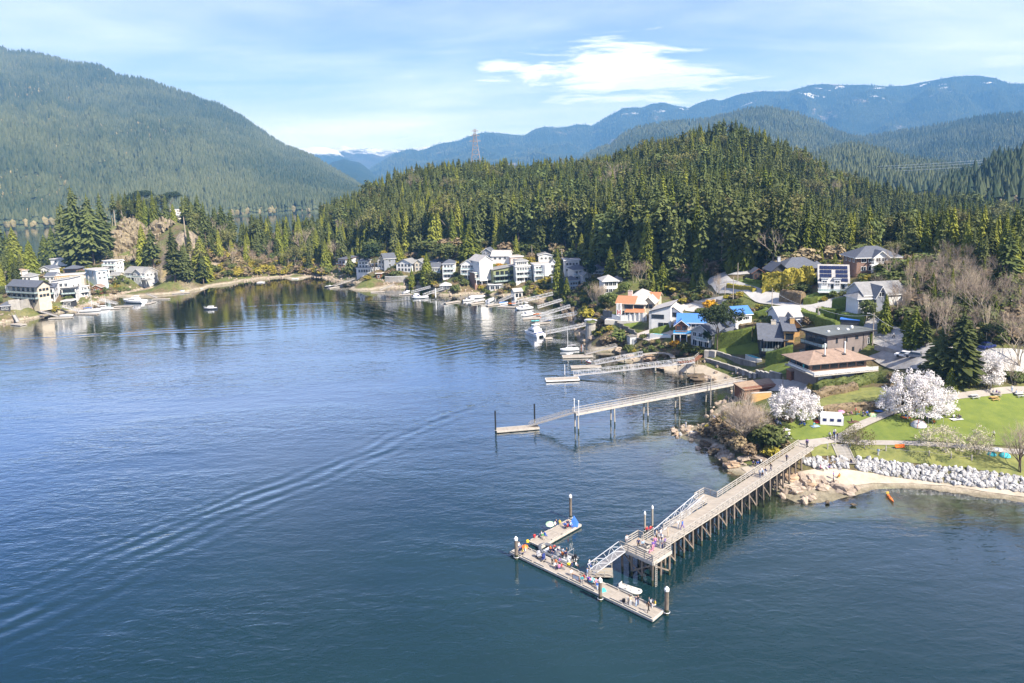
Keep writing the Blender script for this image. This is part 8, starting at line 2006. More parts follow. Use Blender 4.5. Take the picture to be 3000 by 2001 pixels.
r,w,v=simple('white curved-front house with wide white balconies right of the tallest one',ZO,(1240,470),(1430,460),9,7.6,'flat',wm=C_WHITE,rm=R_PALE,rows=(6.0,3.3),n=5,ww=1.2,wh=1.6,side=((3,5.5,2),),bal=((2.2,2.0,-.05,1.0),(5.0,1.2,0,.6)),over=.3);MB().tube([(.2*w,-.4,2),(.2*w,-.4,7.8)],2.4,12,C_WHITE).build('bow_front',None,r)
simple('small grey timber house above the white row',ZO,(635,235),(740,235),8,4.2,'gable','y',1.9,C_GREY,R_SLATE,(3.4,1.3),2,1.1,1.2);simple('white house with a pale hipped roof above the white row',ZO,(745,285),(945,285),9,4.4,'gable','x',2.4,C_WHITE,R_PALE,(3.0,),3,1.4,1.2,((1,3.0,1),));simple('pinkish flat-roofed house above the white row',ZO,(965,305),(1105,295),8,4.4,'flat',wm=C_PINK,rm=R_PALE,rows=(3.0,),n=2,side=((1,3,1),));simple('white flat-roofed house at the top of the lane',ZO,(1285,275),(1450,270),8,4.0,'gable','y',1.0,C_WHITE,R_GREY,(2.4,),3,1.2,1.2)
simple('tall white modern house with a pergola behind the slender cedar',ZO,(1585,415),(1755,410),9,7.4,'flat',wm=C_WHITE,rm=R_PALE,rows=(5.6,2.6),n=4,ww=1.2,wh=1.3,over=.6)
simple('white house with a dark pyramidal roof and a red flag',ZO,(1690,480),(1840,470),9,5.4,'hip','x',2.0,C_WHITE,R_SLATE,(4.0,1.3),3,1.2,1.4,(),((2.6,1.4,0,1),));simple('white cottage with a dark roof right of the thin dark pine',ZO,(1925,430),(2045,425),8,3.6,'hip','x',1.6,C_WHITE,R_SLATE,(2.0,),3,1.3,1.1)
simple('little white boathouse at the foot of the slender cedar',ZO,(1460,530),(1550,525),5,3.4,'flat',wm=C_WHITE,rm=R_PALE,rows=(1.8,),n=2,ww=.9,wh=1.4)
r,w,v=simple('long pale house with a wide weathered grey roof above the saplings',ZT,(110,640),(350,630),9,5.2,'hip','x',1.7,C_WHITE,R_PALE,(3.8,1.0),3,1.5,1.5,over=.8);v=V(r,.85*w,4,1,w*.8,8,3.4,'hip','x',1.6,.8,C_WHITE,R_PALE);Wn(v,0,2.0,3,1.3,1.2)
simple('white boathouse with dark doors at the foot of the steep lawn',ZO,(1010,680),(1100,672),5,3.2,'gable','x',1.2,C_WHITE,R_PALE,(1.3,),2,1.3,1.8,trim=C_DKTRIM);simple('low grey garage under the olive-green house',ZO,(720,590),(850,585),5,2.8,'flat',wm=C_PALEGREY,rm=R_PALE,rows=(1.3,),n=2,ww=2.0,wh=1.8,trim=C_TRIM)
simple('dark open boathouse on the brown bank below the three-storey house',ZO,(160,590),(280,585),5,2.6,'hip','x',1.2,C_DARK,R_PALE,(1.2,),2,1.4,1.3);simple('rust-red shed at the foot of the slate-blue house',ZN,(600,655),(650,655),4,3.2,'flat',wm=C_REDWOOD,rm=R_BROWN,rows=(1.4,),n=1,ww=1.2,wh=1.5)
simple('white cottage between the half-timbered house and the shore cedar',ZN,(1040,560),(1130,560),7,4.6,'gable','y',1.8,C_CREAM,R_GREY,(3.3,1.1),2,1.2,1.3);simple('pale two-storey house behind the round olive bush-tree',ZO,(60,440),(160,436),8,5.6,'gable','x',2.0,C_WHITE,R_SLATE,(4.0,1.4),3,1.2,1.4,bal=((2.7,1.3,0,1),))
simple('narrow white house between the row and the slender cedar',ZO,(1425,420),(1490,418),8,6.4,'gable','y',1.6,C_WHITE,R_GREY,(4.8,2.0),2,1.2,1.5);simple('pale blue cottage below the house with the red flag',ZO,(1640,580),(1740,572),7,4.4,'hip','x',1.6,C_BLUEGREY,R_SLATE,(2.8,.8),3,1.1,1.2);simple('grey cottage half hidden by the thin dark pine',ZO,(1800,520),(1900,515),7,4.2,'gable','y',1.6,C_PALEGREY,R_GREY,(2.7,),2,1.2,1.2)
simple('small cream cottage at the foot of the stacked terraces',ZL,(1060,1050),(1140,1048),5,3.2,'gable','x',1.4,C_CREAM,R_GREY,(1.6,),2,1.2,1.3);simple('brown boathouse beside the tall sailboat mast',ZL,(880,1170),(970,1166),5,3.0,'gable','y',1.3,C_REDWOOD,R_BROWN,(1.5,),2,1.1,1.2);simple('grey-roofed cottage right of the round cedar',ZL,(440,1085),(530,1082),6,4.4,'gable','x',1.6,C_PALEGREY,R_SLATE,(2.9,1.0),2,1.3,1.2);simple('white cottage between two cedars on the left shore',ZL,(220,1085),(310,1082),6,4.2,'hip','x',1.5,C_WHITE,R_GREY,(2.6,),2,1.3,1.3);simple('dark boathouse at the waterline below the stepped white house',ZL,(600,1300),(690,1296),5,2.6,'flat',wm=C_DARK,rm=R_PALE,rows=(1.2,),n=2,ww=1.3,wh=1.4)
r,w,v=simple('big waterfront house with a wide dark roof and timber balconies on the left shore',ZL,(105,1250),(375,1268),6,8.2,'gable','x',2.2,C_CREAM,R_SLATE,(6.4,3.6,1.0),5,1.7,1.7,((1,6.2,3),(1,3.4,3)),((4.6,1.8,0,1),(2.0,1.8,0,1)),trim=C_DKTRIM,over=.9);MB().box((-.58*w,3,2),(2.4,6.2,11.5),m=C_PALEPATIO).build('end_wall',None,r)
simple('small white house with dark balconies right of the big dark-roofed one',ZL,(390,1245),(525,1235),9,6.2,'shed','y',1.0,C_WHITE,R_SLATE,(4.6,1.6),3,1.4,1.7,((1,4.6,2),(1,1.6,2)),((3.0,1.4,0,1),),trim=C_DKTRIM)
simple('white stepped house with a grey shed roof on the left shore',ZL,(510,1195),(680,1190),10,7.4,'shed','x',1.4,C_WHITE,R_GREY,(5.4,2.2),3,1.5,1.7,((1,4.5,2),));simple('white house with dark glass balconies at the left shore beach',ZL,(600,1235),(735,1225),7,5.6,'flat',wm=C_WHITE,rm=R_GREY,rows=(4.2,1.4),n=3,ww=1.9,wh=1.9,bal=((2.8,1.6,0,1),),trim=C_DKTRIM);simple('pale house corner with white balconies beside the sailboat mast',ZL,(740,1215),(850,1200),7,5.4,'flat',wm=C_PALEGREY,rm=R_PALE,rows=(4.0,1.4),n=3,ww=1.2,wh=1.5,bal=((2.8,1.4,0,1),))
r,w,v=simple('beige flat-roofed house with a timber pergola on the left shore',ZL,(540,1105),(810,1085),7,5.6,'flat',wm=C_CREAM,rm=R_PALE,rows=(3.6,),n=3,ww=1.2,wh=1.3,over=.4,side=((1,3.6,2),))
b=MB()
for i in range(9):b.bar((-.48*w+i*.06*w,-3,5.4),(-.48*w+i*.06*w,0,5.6),.15)
for x in (-.48,0):b.bar((x*w,-2.8,0),(x*w,-2.8,5.4),.25)
b.bar((-.5*w,-2.8,5.3),(.02*w,-2.8,5.3),.25);b.build('pergola',C_YELLOWWOOD,r)
simple('pale blue-white house with a square tower front on the left shore',ZL,(825,1070),(930,1085),6,7.6,'flat',wm=C_BLUEGREY,rm=R_PALE,rows=(6.2,3.4),n=2,ww=1.3,wh=1.5,side=((1,6,2),(1,3.2,2)));simple('tall white block with dark square windows joined to the blue-white house',ZL,(930,1090),(1060,1075),6,8.6,'flat',wm=C_WHITE,rm=R_PALE,rows=(7.2,4.6,1.8),n=3,ww=1.5,wh=1.5,side=((1,7,2),(1,4.4,2),(1,1.6,2)),bal=((3.0,1.4,.5,1.1),),trim=C_DKTRIM)
simple('white house with stacked terraces higher up the left shore',ZL,(1000,985),(1115,985),6,7.6,'flat',wm=C_WHITE,rm=R_PALE,rows=(6.2,3.6,1.2),n=3,ww=1.6,wh=1.4,side=((1,6,2),(1,3.4,2)),bal=((5.0,1.5,0,1),(2.4,1.5,0,1)));simple('plain white house beside the stacked terraces',ZL,(1115,955),(1190,945),8,5.4,'flat',wm=C_WHITE,rm=R_PALE,rows=(3.6,),n=2,ww=1.1,wh=1.1,side=((1,3.6,2),))
r,w,v=simple('grey-green house with a steep grey gable above the left shore slope',ZL,(1200,1050),(1390,1060),9,5.2,'gable','x',2.8,C_PALEGREY,R_GREY,(3.6,1.2),4,1.3,1.5,((1,3.6,3),(1,1,2)),((2.5,1.5,0,1),));v=V(r,.22*w,-1.4,0,w*.36,5,5.4,'gable','y',2.0,.6,C_PALEGREY,R_GREY);Wn(v,0,4.0,2,1.2,1.4);Wn(v,0,1.3,2,1.2,1.5);MB().box((.62*w,-1,1.4),(w*.36,4,.2),m=R_GREY).box((.75*w,-2.8,.2),(.2,.2,2.6),m=C_TRIM).box((.5*w,-2.8,.2),(.2,.2,2.6),m=C_TRIM).build('porch_roof',None,r)
simple('white block house above the left shore, left of the tall firs',ZL,(490,920),(655,920),8,5.0,'flat',wm=C_WHITE,rm=R_PALE,rows=(3.6,),n=2,ww=1.5,wh=1.3,side=((1,3.6,2),));simple('small white cottage with a dark gable on the left shore',ZL,(390,995),(480,995),7,3.4,'gable','y',1.6,C_WHITE,R_SLATE,(1.8,),3,1.3,1.5);simple('low brown house with a wide dark roof and deck on the left shore',ZL,(610,990),(745,985),8,3.0,'hip','x',1.6,C_BRICK,R_SLATE,(1.4,),4,1.5,1.3,trim=C_DKTRIM);simple('round-roofed white house behind the bright pointed cedar',ZL,(65,1055),(160,1055),8,5.2,'hip','x',1.6,C_WHITE,R_MOSS,(3.6,),3,1.3,1.3)
simple('dark shed roof over a small hut at the left edge waterline',ZL,(5,1345),(95,1340),5,2.6,'hip','x',1.4,C_DARK,R_SLATE,(1.2,),2,1.0,1.2);
simple('white modern house on stilts at the top of the bluff',ZL,(1640,440),(1835,430),9,7.6,'flat',wm=C_CREAM,rm=R_PALE,rows=(6.0,3.0),n=5,ww=1.6,wh=1.6,bal=((4.4,1.6,.4,1),(1.4,2.0,0,1)),over=.5);simple('small flat-roofed cabin among the pines on the bluff',ZL,(1285,390),(1400,385),6,3.4,'flat',wm=C_PALEGREY,rm=R_GREY,rows=(1.9,),n=3,ww=1.3,wh=1.1)
# ---------------------------------------------------------------- poles, wires, pylon, car
def utility(z,x,y,hpx,label,arm=True,lamp=False):
 u,v=z(x,y);p=gnd(u,v);h=hpx*(p-CO).length/FPX;root=thing('utility_pole',label,'utility pole',tuple(p))
 MB().tube([(0,0,-1),(0,0,h)],[.16,.10],7).build('shaft',K_WOODPOLE,root)
 if arm:MB().box((0,0,h-.5),(2.2,.12,.14),.4).build('crossarm',K_WOODPOLE,root);MB().tube([(.35,0,h-2.6),(.35,0,h-1.7)],.24,8).build('transformer',K_STEEL,root)
 if lamp:MB().tube([(0,0,h-.6),(-1.2,0,h-.1)],.05,5).box((-1.5,0,h-.08),(.7,.25,.12)).build('street_lamp',K_STEEL,root)
 return p+Vector((0,0,h-.5))
UP=[(ZN,775,370,43,'wooden utility pole left of the hill clearing',1,0),(ZN,1485,300,24,'short utility pole beside the round leafy tree',1,0),(ZO,765,160,34,'utility pole behind the white hipped house',1,0),(ZO,1210,235,42,'thin pole on the lane behind the stepped white house',0,0),(ZO,1550,300,48,'utility pole behind the slender cedar',1,0),(ZO,2065,260,40,'utility pole left of the broad shore cedar',1,0),(ZD,402,280,55,'tall utility pole on the road bend',0,0),(ZD,352,505,76,'tall utility pole at the near side of the road bend',0,0),(ZD,266,445,40,'dark street lamp by the road bend',0,1),(ZD,763,570,60,'utility pole beside the rough brown hedge',0,0),(ZD,1247,762,60,'utility pole behind the slate-roofed house',1,0),(ZD,1830,945,86,'tall utility pole with a lamp beside the flat-roofed house',0,1),(ZD,1240,112,34,'pole behind the hipped slate house',1,0),(ZE,1465,680,36,'pale utility pole at the right edge above the parking area',1,0),(ZD,878,1395,30,'dark lamp post on the boathouse apron',0,0)]
tops=[utility(*a) for a in UP]
def wire(a,b,sag,label,r=.03,name='wire'):
 pts=[a.lerp(b,i/10)-Vector((0,0,sag*4*(i/10)*(1-i/10))) for i in range(11)]
 return tag(MB().tube([p-a for p in pts],r,4).build(name,K_WIRE,None,loc=a),label,'cable')
wire(tops[10],tops[11],1.2,'overhead cable from the slate house pole to the lamp pole');wire(tops[11],gnd(*ZE(650,1010))+Vector((0,0,5)),2.0,'overhead cable falling from the lamp pole toward the broad cedar');wire(tops[9],tops[10],1.2,'overhead cable above the clipped road hedge')
for i,(v0,v1) in enumerate(((488,451),(494,459),(503,468))):wire(atd(2325,v0,1500),atd(3080,v1,1000),6,f'{["highest", "middle", "lowest"][i]} high-voltage line crossing in front of the hills',.22,'power_line')
px=atd(1394,470,690);pt=atd(1392,380,690);PY=thing('pylon','tall grey lattice transmission tower rising above the wooded hill','pylon',(px.x,px.y,px.z-12));hh=pt.z-px.z+12
b=MB();lev=[0,.16,.3,.43,.54,.64,.73,.81,.89,.96,1.0];wd=lambda t:5.0*(1-t)**1.15+.75
for i in range(len(lev)-1):
 for k in range(4):
  def c(t,k):s=wd(t);return Vector(((-s,s,s,-s)[k % 4],(-s,-s,s,s)[k % 4],t*hh))
  b.bar(c(lev[i],k),c(lev[i+1],k),.34);b.bar(c(lev[i],k),c(lev[i+1],k+1),.17);b.bar(c(lev[i],k+1),c(lev[i+1],k),.17);b.bar(c(lev[i+1],k),c(lev[i+1],k+1),.25)
b.build('lattice',K_PYLON,PY)
for t,L_ in ((.74,5.5),(.86,4.2),(.97,3.2)):MB().bar((-L_,0,t*hh),(L_,0,t*hh),.4,.5).bar((-L_,0,t*hh),(0,0,t*hh+2),.25).bar((L_,0,t*hh),(0,0,t*hh+2),.25).build('crossarm',K_PYLON,PY)
def car(p,yaw,m,label):
 o=thing('parked_car',label,'car',tuple(p),yaw);pr=[(-2.2,.35),(-2.2,.85),(-1.9,.95),(2.0,.85),(2.2,.7),(2.2,.35)];up=[(-1.8,.93),(-1.2,1.5),(.6,1.5),(1.2,.92)]
 b=MB();k=len(pr)
 for y in (-.9,.9):b.v+=[(x,y,z) for x,z in pr]
 b.f+=[tuple(range(k)),tuple(range(k,2*k))[::-1]]+[(i,k+i,k+(i+1) % k,(i+1) % k) for i in range(k)];b.m+=[0]*(k+2);b.build('body',m,o)
 g=MB();n=4
 for y,s in ((-.84,.8),(.84,.8)):g.v+=[(x,y*(1 if z<1 else s),z) for x,z in up]
 g.f+=[(0,1,2,3),(7,6,5,4),(0,4,5,1),(2,6,7,3)];g.m+=[0]*4;g.build('window',C_GLASS,o);MB().box((-.3,0,1.52),(1.8,1.34,.06)).build('roof',m,o)
 for x in (-1.35,1.35):
  for y in (-.9,.9):MB().tube([(x,y-.1,.33),(x,y+.1,.33)],.33,10).build('wheel',B_BLACK,o)
 for y in (-.6,.6):MB().box((2.2,y,.68),(.06,.35,.14)).build('headlight',C_TRIM,o)
car(gnd(*ZE(1225,1005)),.4,B_NAVY,'blue car parked at the right behind the park fir');car(gnd(*ZE(1150,1125)),1.6,B_WHITE,'white car glimpsed behind the park firs');car(gnd(*ZE(920,1110)),1.2,C_PALEGREY,'silver car between the park firs');car(gnd(*ZC(1000,688))+Vector((0,0,.3)),.2,B_WHITE,'white car beside the white house with the glazed corner');car(gnd(*ZD(830,640))+Vector((0,0,.3)),.3,B_BLUE,'blue car in the small blue-roofed house\'s driveway');car(gnd(*ZE(560,1090)),2.4,C_GREY,'dark car at the edge of the forecourt');car(gnd(*ZE(470,1085)),2.4,B_WHITE,'white car beside the dark car on the forecourt')
# ---------------------------------------------------------------- picnic in the park
def frame_tent(p,yaw,L_,B_,label,walls=True):
 o=thing('canopy_tent',label,'tent',tuple(p),yaw);e,t=1.75,2.5
 r=[(-L_/2,-B_/2,e),(L_/2,-B_/2,e),(L_/2,B_/2,e),(-L_/2,B_/2,e)]
 if L_>B_*1.3:A,B=(-L_/2+.3,0,t),(L_/2-.3,0,t);MB().quad([r[0],r[1],B,A]).quad([r[2],r[3],A,B]).quad([r[3],r[0],A]).quad([r[1],r[2],B]).build('canopy',CLOTH['white'],o)
 else:A=(0,0,t);MB().quad([r[0],r[1],A]).quad([r[1],r[2],A]).quad([r[2],r[3],A]).quad([r[3],r[0],A]).build('canopy',CLOTH['white'],o)
 if walls:
  MB().quad([(-L_/2,-B_/2,0),(L_/2,-B_/2,0),r[1],r[0]]).quad([(-L_/2,B_/2,0),(-L_/2,-B_/2,0),r[0],r[3]]).build('side_wall',CLOTH['white'],o)
  for i in range(3):MB().box(((i-1)*L_/3.2,-B_/2-.03,1.15),(.75,.03,.6)).build('tent_window',CLOTH['navy'],o)
 for x,y,z in r:MB().tube([(x,y,0),(x,y,e)],.03,5).build('pole',K_STEEL,o)
def dome_tent(p,yaw,R_,m,label):
 o=thing('dome_tent',label,'tent',tuple(p),yaw);b=MB()
 for i in range(6):
  for j in range(13):a=j*2*PI/12;e=i/5*PI/2;b.v.append((R_*math.cos(e)*math.cos(a),R_*.85*math.cos(e)*math.sin(a),R_*.75*math.sin(e)))
 for i in range(5):
  for j in range(12):q=i*13+j;b.f.append((q,q+1,q+14,q+13));b.m.append(0)
 b.build('fabric',m,o,smooth=True)
 for s in (0,1):MB().tube([(R_*1.01*math.cos(t)*(math.cos(s*PI/2+.7)),R_*.86*math.cos(t)*math.sin(s*PI/2+.7),R_*.77*math.sin(t)) for t in [i*PI/10 for i in range(11)]],.025,5).build('tent_pole',B_ORANGE,o)
frame_tent(gnd(*Z3(1510,660)),-.25,4.6,2.8,'long white canopy tent with dark windows on the picnic lawn');frame_tent(gnd(*Z4(1155,665)),-.1,3.0,2.8,'open white canopy under the largest magnolia',False)
dome_tent(gnd(*Z4(1015,690)),.3,1.75,C_PALEGREY,'pale grey dome tent in front of the largest magnolia');dome_tent(gnd(*Z4(545,590)),0,1.0,mat('lime_fabric',(.45,.66,.38),.8),'small lime green dome tent by the sloping path')
dome_tent(gnd(*Z4(1760,985)),0,.95,CLOTH['teal'],'low teal sun shelter by the small cream tree');dome_tent(gnd(*Z4(1895,1000)),.2,1.1,B_TEAL,'turquoise sun shelter at the right edge of the lawn path')
umbrella(gnd(*Z4(1812,985)),CLOTH['white'],'white parasol between two turquoise sun shelters',.7,1.7);umbrella(gnd(*Z4(222,575)),CLOTH['pink'],'pink umbrella at the back of the picnic lawn',.7,1.2)
def picnic_table(p,yaw,label,m=C_RAIL):
 o=thing('picnic_table',label,'table',tuple(p),yaw);MB().box((0,0,.74),(1.8,.75,.06)).build('tabletop',m,o)
 for y in (-.72,.72):MB().box((0,y,.44),(1.8,.28,.05)).build('bench_seat',m,o)
 for x in (-.65,.65):MB().bar((x,-.75,0),(x,.25,.72),.08).bar((x,.75,0),(x,-.25,.72),.08).bar((x,-.75,.42),(x,.75,.42),.08).build('leg_frame',m,o)
picnic_table(gnd(*Z4(1580,405)),.1,'grey picnic table with a white cloth at the upper lawn edge',C_PALEGREY);picnic_table(gnd(*Z4(1785,425)),.1,'orange-brown picnic table standing in a worn ring of grass',C_YELLOWWOOD);picnic_table(gnd(*Z4(1800,385)),.1,'crowded picnic table behind the orange-brown one',C_RAIL);picnic_table(gnd(*Z4(2040,390)),.1,'picnic table at the right edge under bags',C_PALEGREY)
bn=thing('park_bench','orange timber bench facing the sea on the rough grass','bench',tuple(gnd(*Z4(825,925))),.0)
MB().box((0,0,.44),(1.9,.45,.07)).build('seat',B_ORANGE,bn);MB().box((0,.22,.72),(1.9,.06,.4)).build('backrest',B_ORANGE,bn)
for x in (-.75,.75):MB().box((x,.05,.2),(.1,.4,.42)).build('leg',C_REDWOOD,bn)
def mat_on(z,x,y,w,d,m,label,yaw=.2):p=gnd(*z(x,y));o=MB().box((0,0,.2),(w,d,.03),m=m).box((w*.3,d*.2,.25),(w*.2,d*.2,.1),m=m).build('picnic_blanket',None,None,loc=p);o.rotation_euler=(0,0,yaw);tag(o,label,'blanket')
mat_on(Z3,1040,735,2.2,1.2,CLOTH['white'],'long white blanket below the brown willow shrubs');mat_on(Z3,1400,650,2.6,1.6,CLOTH['red'],'dark red blanket left of the long canopy tent');mat_on(Z3,1350,700,1.8,1.2,CLOTH['pale blue'],'pale blue blanket under the smaller magnolia');mat_on(Z3,1060,820,1.8,1.2,CLOTH['white'],'white blanket nearest the pier path');mat_on(Z4,345,655,2.4,1.3,CLOTH['brown'],'brown blanket with bags beside the sloping path');mat_on(Z4,1220,575,3.0,1.6,CLOTH['white'],'white blanket right of the largest magnolia');mat_on(Z4,1395,625,2.6,1.5,CLOTH['white'],'white blanket farthest right of the magnolia');mat_on(Z4,610,545,1.6,1.2,B_BLUE,'bright blue mat beside the lime green tent');mat_on(Z4,885,610,1.8,1.2,B_ORANGE,'orange mat left of the grey dome tent');mat_on(Z3,940,770,2.4,1.0,CLOTH['grey'],'grey blanket by the willow shrubs')
PK=[(Z3,930,650,'sit','black','black','at the left group by the willow'),(Z3,960,655,'sit','navy','denim','at the left group by the willow'),(Z3,925,700,'sit','white','grey','in front of the left group by the willow'),(Z3,970,690,'sit','white','navy','in front of the left group by the willow'),(Z3,995,700,'sit','pale blue','black','at the right of the left group'),(Z3,920,730,'sit','grey','black','on the edge of the white blanket'),(Z3,950,780,'sit','white','white','on the grey blanket'),(Z3,975,770,'sit','black','black','on the grey blanket'),(Z3,1035,790,'stand','black','black','between the two white blankets'),(Z3,1085,805,'sit','white','white','on the blanket nearest the pier path'),(Z3,1045,825,'sit','black','white','on the blanket nearest the pier path'),
 (Z3,1205,655,'sit','pink','white','under the smaller magnolia'),(Z3,1230,660,'sit','white','black','under the smaller magnolia'),(Z3,1255,650,'stand','white','navy','under the smaller magnolia'),(Z3,1240,705,'sit','blue','navy','in front of the smaller magnolia'),(Z3,1215,690,'sit','navy','blue','in front of the smaller magnolia'),(Z3,1340,705,'sit','teal','white','on the pale blue blanket'),(Z3,1375,655,'sit','black','red','left of the long canopy tent'),(Z3,1420,645,'sit','red','purple','left of the long canopy tent'),(Z3,1670,590,'sit','brown','beige','right of the long canopy tent'),(Z3,1720,590,'sit','pink','brown','right of the long canopy tent'),(Z3,1765,575,'stand','red','black','behind the lime green tent'),(Z3,1800,585,'sit','orange','teal','behind the lime green tent'),(Z3,1840,590,'sit','navy','white','left of the lime green tent'),(Z3,1860,600,'sit','black','navy','left of the lime green tent'),(Z3,1880,585,'sit','blue','navy','left of the lime green tent'),(Z3,1720,660,'sit','black','brown','on the brown blanket by the path'),
 (Z3,1500,835,'walk','white','black','first of the group on the park path'),(Z3,1542,825,'walk','navy','black','in the group on the park path'),(Z3,1550,800,'walk','white','navy','farther back in the group on the park path'),(Z3,1575,835,'stand','black','navy','last of the group on the park path'),(Z3,1560,850,'stand','pale blue','white','beside the group on the park path'),(Z3,1268,905,'walk','purple','black','at the head of the pier'),
 (Z4,860,605,'sit','white','navy','left of the orange mat'),(Z4,880,620,'sit','blue','white','left of the orange mat'),(Z4,915,605,'stand','yellow','beige','on the orange mat'),(Z4,965,605,'sit','navy','black','behind the grey dome tent'),(Z4,1060,610,'sit','navy','navy','behind the open white canopy'),(Z4,1100,640,'sit','purple','grey','under the open white canopy'),(Z4,1140,660,'sit','navy','white','under the open white canopy'),(Z4,1170,680,'sit','orange','black','at the front of the open white canopy'),(Z4,1160,565,'sit','white','navy','right of the largest magnolia'),(Z4,1190,560,'sit','navy','white','right of the largest magnolia'),(Z4,1220,555,'stand','blue','navy','right of the largest magnolia'),(Z4,1240,575,'sit','black','navy','right of the largest magnolia'),(Z4,1260,570,'sit','white','black','right of the largest magnolia'),(Z4,1270,590,'sit','navy','grey','right of the largest magnolia'),(Z4,1328,590,'walk','black','black','alone right of the largest magnolia'),(Z4,1370,625,'sit','white','navy','on the farthest right blanket'),(Z4,1400,620,'sit','black','grey','on the farthest right blanket'),(Z4,1425,625,'sit','grey','navy','on the farthest right blanket'),(Z4,1445,635,'sit','navy','white','on the farthest right blanket'),
 (Z4,1778,815,'walk','white','black','alone on the open sunny lawn'),(Z4,600,1000,'stand','pale blue','white','on the rough grass by the rope fence'),(Z4,322,1085,'sit','black','navy','at the bottom of the beach steps'),(Z4,143,1240,'stand','purple','navy','on the beach by the rock outcrop'),(Z4,205,1235,'sit','orange','yellow','on the beach by the rock outcrop'),(Z4,145,1285,'stand','white','black','on the rocks of the outcrop'),(Z4,1775,375,'sit','white','navy','at the crowded picnic table'),(Z4,1810,375,'sit','purple','black','at the crowded picnic table'),(Z4,1835,385,'sit','navy','beige','at the crowded picnic table'),(Z4,1750,330,'stand','white','grey','on the upper path by the picnic tables'),(Z4,1965,350,'stand','white','pale blue','by the post at the upper lawn'),(Z4,2010,375,'sit','pale blue','navy','at the right edge picnic table'),(Z4,2060,380,'sit','white','black','at the right edge picnic table'),
 (Z3,720,1100,'sit','navy','black','on the sand left of the pier'),(Z3,765,1100,'sit','blue','navy','on the sand left of the pier'),(Z3,800,1085,'sit','white','black','on the sand left of the pier'),(Z3,1215,1090,'stand','teal','navy','on the rocks below the pier railing'),(Z3,1405,1150,'sit','pink','black','on the beach rocks at the left'),(Z3,1500,1130,'sit','navy','purple','among the boulders left of the steps'),(Z3,322,640,'stand','white','blue','on the point left of the bare willow'),(ZA,1790,605,'stand','white','white','at the tip of the low spit'),(ZE,370,920,'walk','white','black','walking up the road')]
for z,x,y,ps,t,l,wh in PK:person(gnd(*z(x,y))+Vector((0,0,.12)),ps,t,l,wh)
N_SINGLE=300-12-sum(1 for t in ST if t[4].startswith(('fir','cedar','gappy','pine')))
plant_forests()
rs_=random.Random(77);grove=[(p.x,p.y) for p in (gnd(*q) for q in ((2570,830),(2640,800),(2760,800),(3010,860),(3010,1060),(2900,1040),(2800,1010),(2660,985),(2580,940)))];n_=0
while n_<75:
 x,y=rs_.uniform(min(g[0] for g in grove),max(g[0] for g in grove)),rs_.uniform(min(g[1] for g in grove),max(g[1] for g in grove))
 if inpoly(x,y,grove) and not blocked(x,y,.5):
  k=rs_.choice(['pole0','pole1','bare3','bare1','pole0','cedar1']) if n_ % 9 else 'cedar2'
  ev=k.startswith('cedar')
  plant(k,(x,y,H(x,y)),rs_.uniform(6,11) if ev else rs_.uniform(7,12.5),'dark little cedar scattered in the bare grove' if ev else 'slender pale bare tree in the grove behind the park','tree','cedar_tree' if ev else 'bare_tree','cedars in the bare grove' if ev else 'bare trees of the grove');n_+=1
SHB=['shrub0','shrub1','shrub2','rust0','yellow0']
undergrowth('undergrowth','mixed shrubs filling the gardens between the waterfront houses',[(1000,800),(1120,745),(1250,742),(1450,742),(1600,745),(1760,790),(1760,860),(1690,900),(1600,872),(1400,852),(1290,852),(1180,828),(1040,815)],520,SHB+['round0'],1.0,3.6,1)
undergrowth('undergrowth','brown and green scrub under the bare trees on the right-hand slope',[(2560,800),(2700,775),(3020,860),(3020,1080),(2900,1050),(2780,1010),(2640,990),(2560,950),(2680,920)],520,['rust0','shrub0','shrub1','shrub2','bare3','bare0','pole0'],1.0,4.5,2)
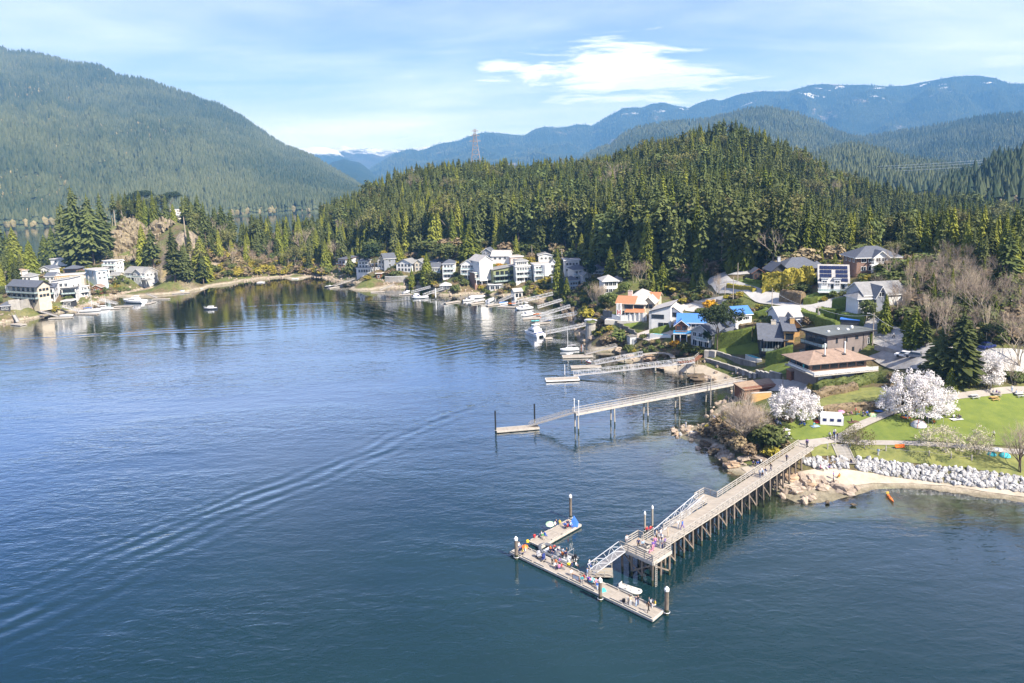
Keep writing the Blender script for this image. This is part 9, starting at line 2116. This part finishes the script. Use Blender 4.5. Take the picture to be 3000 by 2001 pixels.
undergrowth('undergrowth','garden shrubs between the road and the waterfront houses',[(1960,850),(2090,835),(2160,860),(2300,900),(2420,930),(2230,960),(2110,930),(1980,880)],160,SHB,.7,2.2,3)
undergrowth('undergrowth','shrubs on the rocky bank below the near waterfront houses',[(1690,890),(1760,880),(1800,960),(1880,1010),(2060,1000),(2080,1035),(1960,1050),(1850,1040),(1740,995),(1690,960)],190,SHB,.6,2.0,4,.6)
undergrowth('undergrowth','garden shrubs and brush on the left shore slope',[(0,850),(60,800),(150,770),(330,750),(470,770),(440,842),(300,868),(160,905),(0,930)],420,SHB+['round1'],1.0,3.2,5)
undergrowth('undergrowth','tan and olive brush behind the back beach',[(470,825),(560,790),(640,740),(760,740),(870,760),(960,770),(960,806),(870,800),(740,806),(600,820)],620,['rust0','rust0','shrub1','yellow0','bare3','budding0'],1.2,5.0,6)
undergrowth('undergrowth','scrub along the foot of the wooded hill',[(1030,760),(1250,748),(1450,745),(1700,765),(1900,830),(2060,825),(2110,808),(2330,795),(2520,772),(2700,785),(2700,770),(2440,765),(2100,790),(1900,800),(1770,775),(1600,735),(1330,725),(1030,735)],420,['shrub0','shrub1','rust0','cedar2','cedar3','round0','budding1'],2.0,8.0,7)
undergrowth('undergrowth','bramble and scrub round the bare willow on the point',[(2060,1262),(2110,1220),(2180,1190),(2250,1215),(2280,1260),(2290,1300),(2250,1318),(2190,1318),(2110,1300)],210,['rust0','rust0','shrub1','yellow0'],.5,1.8,8,.3)
undergrowth('undergrowth','shrubs round the upper houses and lawns',[(2200,800),(2420,770),(2640,790),(2700,850),(2600,900),(2440,890),(2300,880),(2230,840)],230,SHB+['round0'],.8,2.8,9)
undergrowth('undergrowth','shrubs on the bank behind the park firs',[(2620,1120),(2760,1070),(3020,1090),(3020,1132),(2880,1140),(2760,1165),(2640,1190)],150,['shrub0','shrub1','rust0','round0'],.8,2.6,10)
undergrowth('undergrowth','low trees and brush capping the bluff',[(300,650),(345,640),(400,618),(480,618),(500,628),(420,632),(360,655)],60,['shrub0','yellow0','round1'],1.5,4,11)
